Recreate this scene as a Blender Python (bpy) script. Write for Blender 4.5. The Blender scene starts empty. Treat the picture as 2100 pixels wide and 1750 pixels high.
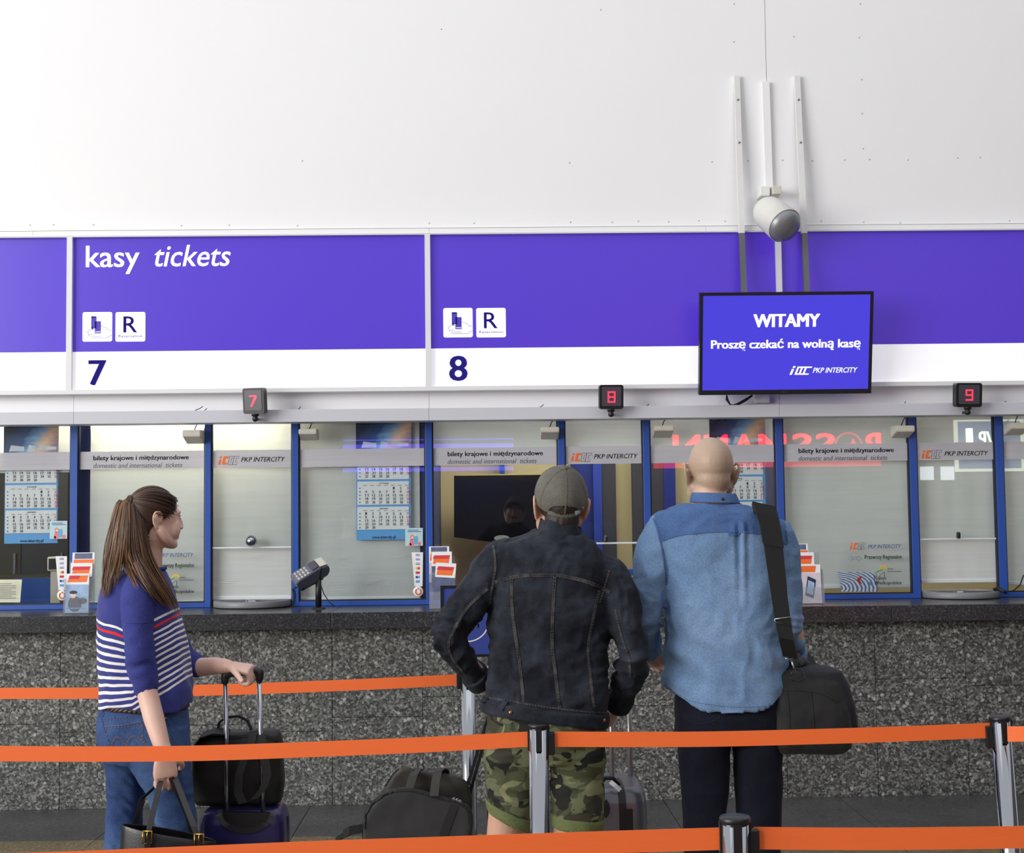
import bpy, bmesh, math, random
import numpy as np
from mathutils import Vector, Matrix
from mathutils.bvhtree import BVHTree

scn = bpy.context.scene
col = scn.collection
R = math.radians
rng = random.Random(7)

# ------------------------------------------------------------------ camera
CAM_Z = 1.62
F_PX = 2917.0
ROT = Matrix.Rotation(R(-1.15), 3, 'Z') @ Matrix.Rotation(math.pi/2 + R(3.62), 3, 'X') @ Matrix.Rotation(-0.0118, 3, 'Z')
cam_d = bpy.data.cameras.new('camera')
cam_d.sensor_fit = 'HORIZONTAL'
cam_d.sensor_width = 36.0
cam_d.lens = F_PX * 36.0 / 2100.0
cam = bpy.data.objects.new('camera', cam_d)
col.objects.link(cam)
cam.matrix_world = Matrix.Translation((0, 0, CAM_Z)) @ ROT.to_4x4()
scn.camera = cam

# ------------------------------------------------------------------ world, lights, exposure
scn.view_settings.view_transform = 'Standard'
scn.view_settings.look = 'None'
scn.view_settings.exposure = 0.0
scn.view_settings.gamma = 1.0
scn.view_settings.use_curve_mapping = False
wld = bpy.data.worlds.new('hall_daylight')
scn.world = wld
wld.use_nodes = True
bg = wld.node_tree.nodes['Background']
bg.inputs['Color'].default_value = (0.93, 0.965, 1.0, 1)
bg.inputs['Strength'].default_value = 0.80

def area(name, loc, target, sx, sy, power, colr):
    d = bpy.data.lights.new(name, 'AREA')
    d.shape = 'RECTANGLE'; d.size = sx; d.size_y = sy
    d.energy = power; d.color = colr
    o = bpy.data.objects.new(name, d); col.objects.link(o)
    v = Vector(target) - Vector(loc)
    o.matrix_world = Matrix.Translation(loc) @ v.to_track_quat('-Z', 'Y').to_matrix().to_4x4()
    return o
area('facade_daylight', (-13.0, -3.0, 4.6), (-0.5, 8.6, 1.6), 10.0, 7.0, 2150, (1.0, 0.985, 0.95))
area('roof_daylight', (0.5, 3.0, 10.5), (0.0, 6.5, 2.0), 12.0, 6.0, 120, (0.97, 0.985, 1.0))

# ------------------------------------------------------------------ helpers
def at(px, py, Y):
    """world point on the plane y = Y that the photo shows at a pixel (2100 x 1750 frame)"""
    d = ROT @ Vector(((px - 1050) / F_PX, -(py - 875) / F_PX, -1.0))
    t = Y / d.y
    return Vector((d.x * t, Y, CAM_Z + d.z * t))

def lin(c):
    return tuple((v/255/12.92) if v/255 <= 0.04045 else ((v/255+0.055)/1.055)**2.4 for v in c)

def tag(o, label=None, cat=None, group=None, kind=None):
    if label: o['label'] = label
    if cat: o['category'] = cat
    if group: o['group'] = group
    if kind: o['kind'] = kind
    return o

def link_child(o, parent):
    if parent is not None:
        o.parent = parent
        o.matrix_parent_inverse = parent.matrix_world.inverted() if parent.type != 'MESH' or True else Matrix()
    return o

def empty(name, loc=(0, 0, 0), label=None, cat=None, group=None, kind=None, parent=None):
    o = bpy.data.objects.new(name, None)
    col.objects.link(o)
    o.empty_display_size = 0.05
    o.matrix_world = Matrix.Translation(loc)
    if parent is not None:
        o.parent = parent
        o.matrix_parent_inverse = parent.matrix_world.inverted()
    return tag(o, label, cat, group, kind)

class MB:
    """collects primitive shapes; build() links them as one mesh object (world coordinates)"""
    def __init__(s):
        s.v = []; s.f = []; s.m = []; s.sm = []
    def add(s, verts, faces, mi=0, smooth=False, mtx=None):
        n = len(s.v)
        if mtx is not None:
            verts = [mtx @ Vector(p) for p in verts]
        s.v += [tuple(p) for p in verts]
        s.f += [tuple(i + n for i in f) for f in faces]
        s.m += [mi] * len(faces); s.sm += [smooth] * len(faces)
        return s
    def box(s, lo, hi, mi=0, mtx=None, bev=0.0):
        x0, y0, z0 = lo; x1, y1, z1 = hi
        if bev > 0:
            b = min(bev, abs(x1-x0)*.49, abs(y1-y0)*.49, abs(z1-z0)*.49)
            bm = bmesh.new()
            bmesh.ops.create_cube(bm, size=1.0)
            bmesh.ops.scale(bm, vec=(x1-x0, y1-y0, z1-z0), verts=bm.verts)
            bmesh.ops.translate(bm, vec=((x0+x1)/2, (y0+y1)/2, (z0+z1)/2), verts=bm.verts)
            bmesh.ops.bevel(bm, geom=list(bm.edges), offset=b, segments=2, affect='EDGES', profile=0.5)
            s.bm(bm, mi, mtx=mtx)
            return s
        v = [(x0,y0,z0),(x1,y0,z0),(x1,y1,z0),(x0,y1,z0),(x0,y0,z1),(x1,y0,z1),(x1,y1,z1),(x0,y1,z1)]
        f = [(0,3,2,1),(4,5,6,7),(0,1,5,4),(1,2,6,5),(2,3,7,6),(3,0,4,7)]
        return s.add(v, f, mi, False, mtx)
    def bm(s, bm, mi=0, smooth=False, mtx=None):
        bm.verts.index_update()
        s.add([v.co.copy() for v in bm.verts], [[v.index for v in f.verts] for f in bm.faces], mi, smooth, mtx)
        bm.free(); return s
    def cyl(s, p0, p1, r, n=20, mi=0, r1=None, caps=True):
        return s.tube([p0, p1], [r, r if r1 is None else r1], n, mi, caps, smooth=True)
    def tube(s, path, r, n=8, mi=0, caps=True, smooth=True, flat=1.0, up=None):
        P = [Vector(p) for p in path]; k = len(P)
        if not hasattr(r, '__len__'): r = [r] * k
        vs = []; prev = None
        for i in range(k):
            t = (P[min(i+1, k-1)] - P[max(i-1, 0)])
            t = t.normalized() if t.length > 1e-9 else Vector((0, 0, 1))
            ref = Vector(up) if up is not None else (prev if prev is not None else (Vector((0,0,1)) if abs(t.z) < .9 else Vector((1,0,0))))
            a = (ref - t * ref.dot(t))
            if a.length < 1e-6: a = Vector((1,0,0)) - t * t.x
            a.normalize(); b = t.cross(a); prev = a
            for j in range(n):
                th = 2*math.pi*j/n
                vs.append(P[i] + a*math.cos(th)*r[i] + b*math.sin(th)*r[i]*flat)
        fs = []
        for i in range(k-1):
            for j in range(n):
                fs.append((i*n+j, i*n+(j+1) % n, (i+1)*n+(j+1) % n, (i+1)*n+j))
        s.add(vs, fs, mi, smooth)
        if caps:
            n0 = len(s.v) - len(vs)
            s.f += [tuple(n0+j for j in reversed(range(n))), tuple(n0+(k-1)*n+j for j in range(n))]
            s.m += [mi]*2; s.sm += [False]*2
        return s
    def strip(s, path, w, th, side, mi=0):
        """flat band: path of points, half-thickness along normal = th/2, width w along 'side'"""
        P = [Vector(p) for p in path]; k = len(P); vs = []
        for i in range(k):
            sd = Vector(side[i] if hasattr(side[0], '__len__') else side).normalized()
            t = (P[min(i+1, k-1)] - P[max(i-1, 0)]).normalized()
            nn = t.cross(sd).normalized()
            ww = w[i] if hasattr(w, '__len__') else w
            vs += [P[i]-sd*ww/2-nn*th/2, P[i]+sd*ww/2-nn*th/2, P[i]+sd*ww/2+nn*th/2, P[i]-sd*ww/2+nn*th/2]
        fs = []
        for i in range(k-1):
            for j in range(4):
                fs.append((i*4+j, i*4+(j+1) % 4, (i+1)*4+(j+1) % 4, (i+1)*4+j))
        fs += [(3,2,1,0), tuple((k-1)*4+j for j in range(4))]
        return s.add(vs, fs, mi, False)
    def lathe(s, prof, c, axis=(0,0,1), n=32, mi=0, smooth=True):
        """prof: list of (radius, height along axis)"""
        ax = Vector(axis).normalized(); c = Vector(c)
        a = ax.orthogonal().normalized(); b = ax.cross(a)
        vs = [c + ax*h + (a*math.cos(2*math.pi*j/n) + b*math.sin(2*math.pi*j/n))*max(r, 1e-5) for r, h in prof for j in range(n)]
        fs = [(i*n+j, i*n+(j+1) % n, (i+1)*n+(j+1) % n, (i+1)*n+j) for i in range(len(prof)-1) for j in range(n)]
        return s.add(vs, fs, mi, smooth)
    def prism(s, poly, th, mtx, mi=0):
        """2-D polygon (x, z) extruded by th along local +y"""
        k = len(poly)
        vs = [(x, 0, z) for x, z in poly] + [(x, th, z) for x, z in poly]
        fs = [tuple(range(k)), tuple(reversed(range(k, 2*k)))] + [(i, (i+1) % k, (i+1) % k+k, i+k)[::-1] for i in range(k)]
        return s.add(vs, fs, mi, False, mtx)
    def build(s, name, mats, parent=None, recalc=True):
        me = bpy.data.meshes.new(name)
        me.from_pydata(s.v, [], s.f)
        mats = mats if isinstance(mats, (list, tuple)) else [mats]
        for m in mats: me.materials.append(m)
        me.polygons.foreach_set('material_index', s.m)
        me.polygons.foreach_set('use_smooth', s.sm)
        if recalc:
            b = bmesh.new(); b.from_mesh(me)
            bmesh.ops.recalc_face_normals(b, faces=b.faces)
            b.to_mesh(me); b.free()
        me.update()
        o = bpy.data.objects.new(name, me)
        col.objects.link(o)
        link_child(o, parent)
        return o

def box(name, lo, hi, m, parent=None, bev=0.0):
    return MB().box(lo, hi, bev=bev).build(name, m, parent)

def rrect(x0, z0, x1, z1, r, n=5):
    pts = []
    for cx, cz, a0 in ((x1-r, z1-r, 0), (x0+r, z1-r, 90), (x0+r, z0+r, 180), (x1-r, z0+r, 270)):
        for i in range(n+1):
            a = R(a0 + 90*i/n)
            pts.append((cx + r*math.cos(a), cz + r*math.sin(a)))
    return pts

# ---- lettering (built-in font) turned into thin meshes
_txt = {}
def text_data(s, bold=0.0, shear=0.0, align='LEFT', spacing=1.0, depth=0.01, line=1.0):
    key = (s, bold, shear, align, spacing, depth, line)
    if key in _txt: return _txt[key]
    c = bpy.data.curves.new('lettering', 'FONT')
    c.body = s; c.size = 1.0; c.offset = bold; c.shear = shear
    c.align_x = align; c.space_character = spacing; c.extrude = depth; c.resolution_u = 3; c.space_line = line
    o = bpy.data.objects.new('lettering', c); col.objects.link(o)
    dg = bpy.context.evaluated_depsgraph_get()
    me = bpy.data.meshes.new_from_object(o.evaluated_get(dg))
    v = np.array([p.co[:] for p in me.vertices]) if len(me.vertices) else np.zeros((0, 3))
    f = [tuple(p.vertices) for p in me.polygons]
    bpy.data.objects.remove(o); bpy.data.curves.remove(c); bpy.data.meshes.remove(me)
    _txt[key] = (v, f)
    return v, f

def letters(s, box_x0, box_x1, base, cap, Y=None, bold=0.0, shear=0.0, spacing=1.0, mtx=None, capref=None, depth=.0008, fit=True):
    """verts/faces of text whose left/right ends are x0/x1, baseline z = base, capital height = cap; lies in plane y = Y facing -y"""
    v, f = text_data(s, 0.0, shear, 'LEFT', spacing)
    v = v.copy()
    if bold:      # heavier strokes: the outline laid over itself with small shifts
        n0 = len(v); f0 = list(f); v0 = v.copy(); f = list(f)
        for k_, (dx_, dz_) in enumerate(((bold*.5, 0), (bold, 0), (bold*1.5, 0), (0, bold*.4), (bold*1.5, bold*.4))):
            w_ = v0.copy(); w_[:, 0] += dx_; w_[:, 1] += dz_; w_[:, 2] *= 1 + .02*(k_+1)
            v = np.vstack([v, w_]); f += [tuple(i + n0*(k_+1) for i in q) for q in f0]
    cv, _ = text_data(capref or 'H', 0.0, 0, 'LEFT', 1.0)
    k = cap / (cv[:, 1].max() - max(cv[:, 1].min(), -0.02))
    w = v[:, 0].max() - v[:, 0].min()
    kx = (box_x1 - box_x0) / w if fit and box_x1 is not None else k
    out = np.zeros_like(v)
    out[:, 0] = box_x0 + (v[:, 0] - v[:, 0].min()) * kx
    out[:, 2] = base + v[:, 1] * k
    out[:, 1] = (Y if Y is not None else 0) - np.sign(v[:, 2]) * depth
    if mtx is not None:
        out = [mtx @ Vector(p) for p in out]
    return [tuple(p) for p in out], f

# ------------------------------------------------------------------ materials
def new_mat(name):
    m = bpy.data.materials.new(name); m.use_nodes = True
    nt = m.node_tree
    return m, nt, nt.nodes['Principled BSDF'], nt.nodes['Material Output']

def mat(name, c, rough=0.5, metal=0.0, var=0.06, scale=30.0, bump=0.0, bscale=None, spec=0.5, sheen=0.0, emit=None, estr=0.0, stretch=None, coat=0.0):
    m, nt, p, out = new_mat(name)
    c = lin(c)
    tc = nt.nodes.new('ShaderNodeTexCoord')
    mp = nt.nodes.new('ShaderNodeMapping')
    nt.links.new(tc.outputs['Object'], mp.inputs['Vector'])
    if stretch: mp.inputs['Scale'].default_value = stretch
    nz = nt.nodes.new('ShaderNodeTexNoise'); nz.inputs['Scale'].default_value = scale; nz.inputs['Detail'].default_value = 4
    nt.links.new(mp.outputs[0], nz.inputs['Vector'])
    mx = nt.nodes.new('ShaderNodeMix'); mx.data_type = 'RGBA'
    mx.inputs['A'].default_value = (*[min(1, v*(1-var)) for v in c], 1)
    mx.inputs['B'].default_value = (*[min(1, v*(1+var)) for v in c], 1)
    nt.links.new(nz.outputs['Fac'], mx.inputs['Factor'])
    nt.links.new(mx.outputs['Result'], p.inputs['Base Color'])
    p.inputs['Roughness'].default_value = rough
    p.inputs['Metallic'].default_value = metal
    p.inputs['Specular IOR Level'].default_value = spec
    if sheen: p.inputs['Sheen Weight'].default_value = sheen
    if coat: p.inputs['Coat Weight'].default_value = coat
    if emit is not None:
        p.inputs['Emission Color'].default_value = (*lin(emit), 1)
        p.inputs['Emission Strength'].default_value = estr
    if bump:
        b = nt.nodes.new('ShaderNodeBump'); b.inputs['Strength'].default_value = bump; b.inputs['Distance'].default_value = 0.004
        n2 = nt.nodes.new('ShaderNodeTexNoise'); n2.inputs['Scale'].default_value = bscale or scale*4; n2.inputs['Detail'].default_value = 5
        nt.links.new(mp.outputs[0], n2.inputs['Vector'])
        nt.links.new(n2.outputs['Fac'], b.inputs['Height'])
        nt.links.new(b.outputs[0], p.inputs['Normal'])
    return m

def node(nt, t, **kw):
    n = nt.nodes.new(t)
    for k, v in kw.items():
        setattr(n, k, v)
    return n

def ramp(nt, stops, interp='LINEAR'):
    r = nt.nodes.new('ShaderNodeValToRGB')
    r.color_ramp.interpolation = interp
    e = r.color_ramp.elements
    while len(e) < len(stops): e.new(0.5)
    for el, (p, c) in zip(e, stops):
        el.position = p; el.color = (*c, 1) if len(c) == 3 else c
    return r

def granite(name, dark, mid, light, scale, rough, fleck=0.15, bump=0.25):
    """speckled stone: two sizes of grains"""
    m, nt, p, out = new_mat(name)
    tc = node(nt, 'ShaderNodeTexCoord')
    v1 = node(nt, 'ShaderNodeTexVoronoi'); v1.inputs['Scale'].default_value = scale; v1.inputs['Randomness'].default_value = 1
    v2 = node(nt, 'ShaderNodeTexVoronoi'); v2.inputs['Scale'].default_value = scale*0.42
    nz = node(nt, 'ShaderNodeTexNoise'); nz.inputs['Scale'].default_value = scale*1.9; nz.inputs['Detail'].default_value = 6; nz.inputs['Roughness'].default_value = .75
    n3 = node(nt, 'ShaderNodeTexNoise'); n3.inputs['Scale'].default_value = 2.2; n3.inputs['Detail'].default_value = 4
    wp = node(nt, 'ShaderNodeVectorMath', operation='MULTIPLY_ADD')
    wn = node(nt, 'ShaderNodeTexNoise'); wn.inputs['Scale'].default_value = scale*.8
    nt.links.new(tc.outputs['Object'], wn.inputs['Vector'])
    nt.links.new(wn.outputs['Color'], wp.inputs[0]); wp.inputs[1].default_value = (1.3/scale,)*3
    nt.links.new(tc.outputs['Object'], wp.inputs[2])
    for n in (v1, v2): nt.links.new(wp.outputs[0], n.inputs['Vector'])
    for n in (nz, n3): nt.links.new(tc.outputs['Object'], n.inputs['Vector'])
    sp = node(nt, 'ShaderNodeSeparateColor'); nt.links.new(v1.outputs['Color'], sp.inputs[0])
    r1 = ramp(nt, [(0.0, lin(dark)), (0.35, lin(dark)), (0.62, lin(mid)), (0.9, lin(light)), (1.0, lin(light))])
    ad = node(nt, 'ShaderNodeMath', operation='ADD'); mu = node(nt, 'ShaderNodeMath', operation='MULTIPLY'); mu.inputs[1].default_value = .45
    nt.links.new(sp.outputs[0], mu.inputs[0]); 
    m2 = node(nt, 'ShaderNodeMath', operation='MULTIPLY'); m2.inputs[1].default_value = .62
    nt.links.new(nz.outputs['Fac'], m2.inputs[0])
    nt.links.new(mu.outputs[0], ad.inputs[0]); nt.links.new(m2.outputs[0], ad.inputs[1])
    nt.links.new(ad.outputs[0], r1.inputs[0])
    s2 = node(nt, 'ShaderNodeSeparateColor'); nt.links.new(v2.outputs['Color'], s2.inputs[0])
    gt = node(nt, 'ShaderNodeMath', operation='GREATER_THAN'); gt.inputs[1].default_value = 1 - fleck
    nt.links.new(s2.outputs[1], gt.inputs[0])
    lt = node(nt, 'ShaderNodeMath', operation='LESS_THAN'); lt.inputs[1].default_value = .42
    nt.links.new(v2.outputs['Distance'], lt.inputs[0])
    ml = node(nt, 'ShaderNodeMath', operation='MULTIPLY'); nt.links.new(gt.outputs[0], ml.inputs[0]); nt.links.new(lt.outputs[0], ml.inputs[1])
    mx = node(nt, 'ShaderNodeMix', data_type='RGBA'); mx.inputs['B'].default_value = (*lin(light), 1)
    m8 = node(nt, 'ShaderNodeMath', operation='MULTIPLY'); m8.inputs[1].default_value = .8; nt.links.new(ml.outputs[0], m8.inputs[0])
    nt.links.new(m8.outputs[0], mx.inputs['Factor']); nt.links.new(r1.outputs[0], mx.inputs['A'])
    rr = ramp(nt, [(0.3, (.78,)*3), (.7, (1.12,)*3)]); nt.links.new(n3.outputs['Fac'], rr.inputs[0])
    m3 = node(nt, 'ShaderNodeMix', data_type='RGBA', blend_type='MULTIPLY'); m3.inputs['Factor'].default_value = 1
    nt.links.new(mx.outputs['Result'], m3.inputs['A']); nt.links.new(rr.outputs[0], m3.inputs['B'])
    nt.links.new(m3.outputs['Result'], p.inputs['Base Color'])
    p.inputs['Roughness'].default_value = rough
    if bump:
        b = node(nt, 'ShaderNodeBump'); b.inputs['Strength'].default_value = bump; b.inputs['Distance'].default_value = .003
        nt.links.new(nz.outputs['Fac'], b.inputs['Height']); nt.links.new(b.outputs[0], p.inputs['Normal'])
    return m

def glass_mat(name, tint=(1, 1, 1), refl=1.0, haze=0.0, ior=1.5):
    m, nt, p, out = new_mat(name)
    nt.nodes.remove(p)
    tr = node(nt, 'ShaderNodeBsdfTransparent'); tr.inputs[0].default_value = (*tint, 1)
    gl = node(nt, 'ShaderNodeBsdfGlossy'); gl.inputs['Roughness'].default_value = 0.0
    lw = node(nt, 'ShaderNodeLayerWeight'); lw.inputs['Blend'].default_value = .5      # Schlick reflectance, the same from both sides
    pw = node(nt, 'ShaderNodeMath', operation='POWER'); pw.inputs[1].default_value = 5.0; nt.links.new(lw.outputs['Facing'], pw.inputs[0])
    f0 = ((ior-1)/(ior+1))**2
    mu = node(nt, 'ShaderNodeMath', operation='MULTIPLY_ADD'); mu.inputs[1].default_value = (1-f0)*refl; mu.inputs[2].default_value = f0*refl; nt.links.new(pw.outputs[0], mu.inputs[0])
    mx = node(nt, 'ShaderNodeMixShader'); nt.links.new(mu.outputs[0], mx.inputs[0])
    nt.links.new(tr.outputs[0], mx.inputs[1]); nt.links.new(gl.outputs[0], mx.inputs[2])
    last = mx
    if haze:
        df = node(nt, 'ShaderNodeBsdfDiffuse'); df.inputs[0].default_value = (.82, .82, .84, 1)
        m2 = node(nt, 'ShaderNodeMixShader'); m2.inputs[0].default_value = haze
        nt.links.new(mx.outputs[0], m2.inputs[1]); nt.links.new(df.outputs[0], m2.inputs[2]); last = m2
    nt.links.new(last.outputs[0], out.inputs[0])
    return m

def translucent_mat(name, c, t=0.5, alpha=0.0, weave=True):
    """thin cloth or paper that lets light through"""
    m, nt, p, out = new_mat(name)
    nt.nodes.remove(p)
    tc = node(nt, 'ShaderNodeTexCoord')
    wv = node(nt, 'ShaderNodeTexNoise'); wv.inputs['Scale'].default_value = 3.0
    mp = node(nt, 'ShaderNodeMapping'); mp.inputs['Scale'].default_value = (.6, 1, 14)
    nt.links.new(tc.outputs['Object'], mp.inputs[0]); nt.links.new(mp.outputs[0], wv.inputs['Vector'])
    cl = lin(c)
    mc = node(nt, 'ShaderNodeMix', data_type='RGBA')
    mc.inputs['A'].default_value = (*[v*.92 for v in cl], 1); mc.inputs['B'].default_value = (*[min(1, v*1.08) for v in cl], 1)
    nt.links.new(wv.outputs['Fac'], mc.inputs['Factor'])
    df = node(nt, 'ShaderNodeBsdfDiffuse'); tl = node(nt, 'ShaderNodeBsdfTranslucent')
    nt.links.new(mc.outputs['Result'], df.inputs[0]); nt.links.new(mc.outputs['Result'], tl.inputs[0])
    mx = node(nt, 'ShaderNodeMixShader'); mx.inputs[0].default_value = t
    nt.links.new(df.outputs[0], mx.inputs[1]); nt.links.new(tl.outputs[0], mx.inputs[2])
    tr = node(nt, 'ShaderNodeBsdfTransparent')
    m2 = node(nt, 'ShaderNodeMixShader'); m2.inputs[0].default_value = alpha
    nt.links.new(mx.outputs[0], m2.inputs[1]); nt.links.new(tr.outputs[0], m2.inputs[2])
    nt.links.new(m2.outputs[0], out.inputs[0])
    return m

def emit_mat(name, c, strength, base=None):
    m, nt, p, out = new_mat(name)
    p.inputs['Base Color'].default_value = (*lin(base or c), 1)
    p.inputs['Roughness'].default_value = 0.3
    p.inputs['Emission Color'].default_value = (*lin(c), 1)
    p.inputs['Emission Strength'].default_value = strength
    return m

M = {}
M['wall_white'] = mat('painted_panel_white', (238, 238, 240), .42, var=.015, scale=2.0, bump=.03, bscale=9)
M['trim_white'] = mat('trim_white', (232, 232, 232), .4, var=.02, scale=6)
M['alu_white'] = mat('lacquered_aluminium', (226, 226, 228), .32, var=.02, scale=8)
M['seam'] = mat('dark_seam', (60, 60, 62), .8)
M['screw'] = mat('painted_screw', (186, 186, 190), .5)
M['valance'] = mat('valance_paint', (196, 197, 206), .45, var=.02, scale=5)
M['frame_blue'] = mat('blue_lacquer', (38, 80, 166), .38, var=.04, scale=12)
M['gasket'] = mat('rubber_gasket', (28, 28, 34), .6)
M['stone'] = granite('rough_granite', (48, 48, 47), (100, 100, 97), (178, 178, 174), 92, .72, fleck=.05, bump=.45)
M['lip'] = granite('dark_polished_granite', (38, 39, 42), (50, 51, 55), (92, 93, 98), 190, .24, fleck=.03, bump=.03)
M['floor_dark'] = granite('floor_dark_stone', (66, 66, 67), (80, 80, 80), (106, 106, 108), 120, .38, fleck=.03, bump=.03)
M['floor_beige'] = granite('floor_terrazzo', (96, 86, 66), (122, 108, 80), (158, 142, 108), 130, .42, fleck=.08, bump=.03)
M['glass'] = glass_mat('window_glass', (.97, .985, .98), 1.25)
M['frost'] = translucent_mat('frosted_film', (226, 225, 232), .4, .2)
M['blind'] = translucent_mat('blind_fabric', (214, 219, 220), .3, .0)
M['blind_rail'] = mat('blind_rail_white', (214, 218, 220), .4)
M['chrome'] = mat('polished_steel', (172, 174, 180), .08, metal=1.0, var=.02)
M['steel'] = mat('brushed_steel', (158, 158, 162), .3, metal=1.0, var=.05, scale=60, stretch=(1, 1, .05))
M['black_plastic'] = mat('black_plastic', (24, 25, 28), .38)
M['black_soft'] = mat('black_rubber', (20, 20, 22), .6)
M['grey_plastic'] = mat('grey_plastic', (96, 99, 116), .36)
M['ivory_plastic'] = mat('ivory_plastic', (206, 202, 190), .45)
M['white_plastic'] = mat('white_plastic', (228, 227, 224), .4)
M['paper'] = mat('paper_white', (232, 232, 234), .7, var=.02)
M['ink_blue'] = mat('ink_blue', (58, 62, 140), .6)
M['ink_grey'] = mat('ink_grey', (92, 92, 104), .6)
M['ink_black'] = mat('ink_black', (34, 34, 40), .6)
M['ink_red'] = mat('ink_red', (206, 52, 62), .6)
M['ink_green'] = mat('ink_green', (40, 168, 104), .6)
M['ink_orange'] = mat('ink_orange', (236, 112, 42), .5)
M['ink_yellow'] = mat('ink_yellow', (240, 190, 60), .5)
M['ink_sky'] = mat('ink_light_blue', (96, 158, 214), .6)
M['tape'] = mat('orange_webbing', (236, 106, 44), .62, var=.05, scale=60, stretch=(.15, .15, 6), bump=.05, bscale=300)
# ------------------------------------------------------------------ the setting
YS, YL, YW, YG = 8.19, 8.09, 8.70, 8.725        # stone face, ledge front, window frame front, glass
HC = at(1050, 1252, YL).z                        # ledge height
def zz(py, Y): return at(1050, py, Y).z
def xx(px, Y, py=1050): return at(px, py, Y).x

def structure(o, label=None):
    o['kind'] = 'structure'
    if label: o['label'] = label
    return o

# floor: dark stone border along the counter, pale terrazzo field with tiles
fl = empty('floor', (0, 0, 0)); structure(fl, 'hall floor of beige terrazzo with dark stone border along the counter')
bx0, bx1 = -7.0, 7.0
yb = [at(80, 1708, 7.0)]
YB = 7.40
for i in range(14):
    x0 = bx0 + i
    box('border_tile', (x0+.002, YB+.002, -.02), (x0+.998, YS+.05, .0), M['floor_dark'], fl)
tile = None
for j in range(3):
    for i in range(14):
        box('floor_tile', (bx0+i+.002, YB-.9*(j+1)+.002, -.02), (bx0+i+.998, YB-.9*j-.002, 0), M['floor_dark'] if (i > 6 and False) else M['floor_beige'], fl)
box('floor_field', (-16, -14, -.03), (16, YB-2.7, 0.0), M['floor_beige'], fl)
box('screed', (-16, YB-2.7, -.06), (16, 11.2, -.021), M['seam'], fl)

# counter front: granite slabs, two to a column, joints at uneven heights
cf = empty('wall_counter', (0, YS, 0)); structure(cf, 'speckled grey granite counter front under the ticket windows')
xs = [xx(681 + 186*k, YS, 1450) for k in range(-7, 11)]
jy = {-3: 1489, -2: 1478, -1: 1494, 0: 1467, 1: 1427, 2: 1440, 3: 1452, 4: 1457, 5: 1449, 6: 1404, 7: 1420}
ztop = HC - .093
r2 = random.Random(3)
for k in range(len(xs)-1):
    x0, x1 = xs[k], xs[k+1]
    py = jy.get(k-7, 1450 + r2.uniform(-25, 30))
    zj = at(1050, py - (k-7-1.5)*186*-0.0145*0, YS).z
    d = r2.uniform(-.0015, .0015)
    g = .0016
    for za, zb in ((0.001, zj-g), (zj+g, ztop-.001)):
        dd = d + r2.uniform(-.001, .001)
        box('stone_slab', (x0+g, YS+dd, za), (x1-g, YS+.03, zb), M['stone'], cf)
box('slab_backing', (xs[0], YS+.012, 0), (xs[-1], YS+.10, ztop-.004), M['seam'], cf)

# ledge on top: long polished slabs
lg = empty('counter_ledge', (0, YL, HC), 'long dark polished granite ledge along the ticket windows', 'counter')
lx = [-5.2, xx(-480, YL, 1270), xx(679, YL, 1270), xx(1829, YL, 1270), 5.4]
for a, b in zip(lx[:-1], lx[1:]):
    box('ledge_slab', (a+.001, YL, HC-.093), (b-.001, YW+.30, HC), M['lip'], lg, bev=.003)

# upper wall: painted sheet panels with a joint and rows of small screws
YU = 8.60
zs_top = zz(481, 8.56)
uw = empty('wall_back', (0, YU, zs_top)); structure(uw, 'bright white panelled wall above the signs')
xj = xx(1570, YU, 80)
for a, b in ((-9, xj-.0015), (xj+.0015, xj+4.3), (xj+4.303, 9)):
    box('wall_panel', (a, YU, zz(466, YU)), (b, YU+.05, 7.2), M['wall_white'], uw)
box('wall_core', (-9, YU+.07, zz(640, YU)), (9, YU+.3, 7.2), M['seam'], uw)
scr = MB()
def screw(px, py, Y=YU):
    p = at(px, py, Y)
    scr.lathe([(0, -.0022), (.004, -.0018), (.0055, 0)], p, (0, 1, 0), 8)
for px, py in ((1460, 332), (1534, 330), (1605, 329), (1666, 330), (1732, 328), (1783, 327), (1862, 328), (1964, 324), (2010, 323),
               (1764, 8), (1762, 77), (1767, 163), (1768, 233), (1770, 305), (1505, 8), (1505, 86), (1628, 75), (1433, 453), (1487, 454),
               (1684, 454), (1771, 456), (1846, 457), (62, 462), (110, 461), (192, 461), (372, 463), (470, 462), (610, 463), (880, 458),
               (972, 458), (1170, 456), (1255, 456), (1309, 454), (1371, 455), (2070, 453), (620, 330), (1168, 334), (1232, 20), (905, 60)):
    screw(px, py)
o = scr.build('screws', M['screw'], uw); o['kind'] = 'stuff'
# trims above the sign band
tr = empty('trim_1', (0, 8.58, zs_top)); structure(tr, 'thin white edging strip above the sign band')
tx = [-9, xx(68, 8.57, 475), xx(880, 8.57, 475), xx(1448, 8.57, 475), 9]
for a, b in zip(tx[:-1], tx[1:]):
    box('edging_strip', (a+.0008, 8.57, zz(477, 8.57)), (b-.0008, YU+.02, zz(467, 8.57)), M['trim_white'], tr)
# panels below the signs
pb = empty('trim_2', (0, 8.63, zz(836, 8.63))); structure(pb, 'white sheet panels between signs and valance')
sx = [-9, xx(-578, 8.63, 820), xx(151, 8.63, 820), xx(880, 8.63, 820), xx(1599, 8.63, 820), xx(2325, 8.63, 820), 9]
for a, b in zip(sx[:-1], sx[1:]):
    box('fascia_panel', (a+.001, 8.63, zz(845, 8.63)), (b-.001, 8.67, zz(790, 8.63)), M['wall_white'], pb)
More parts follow.
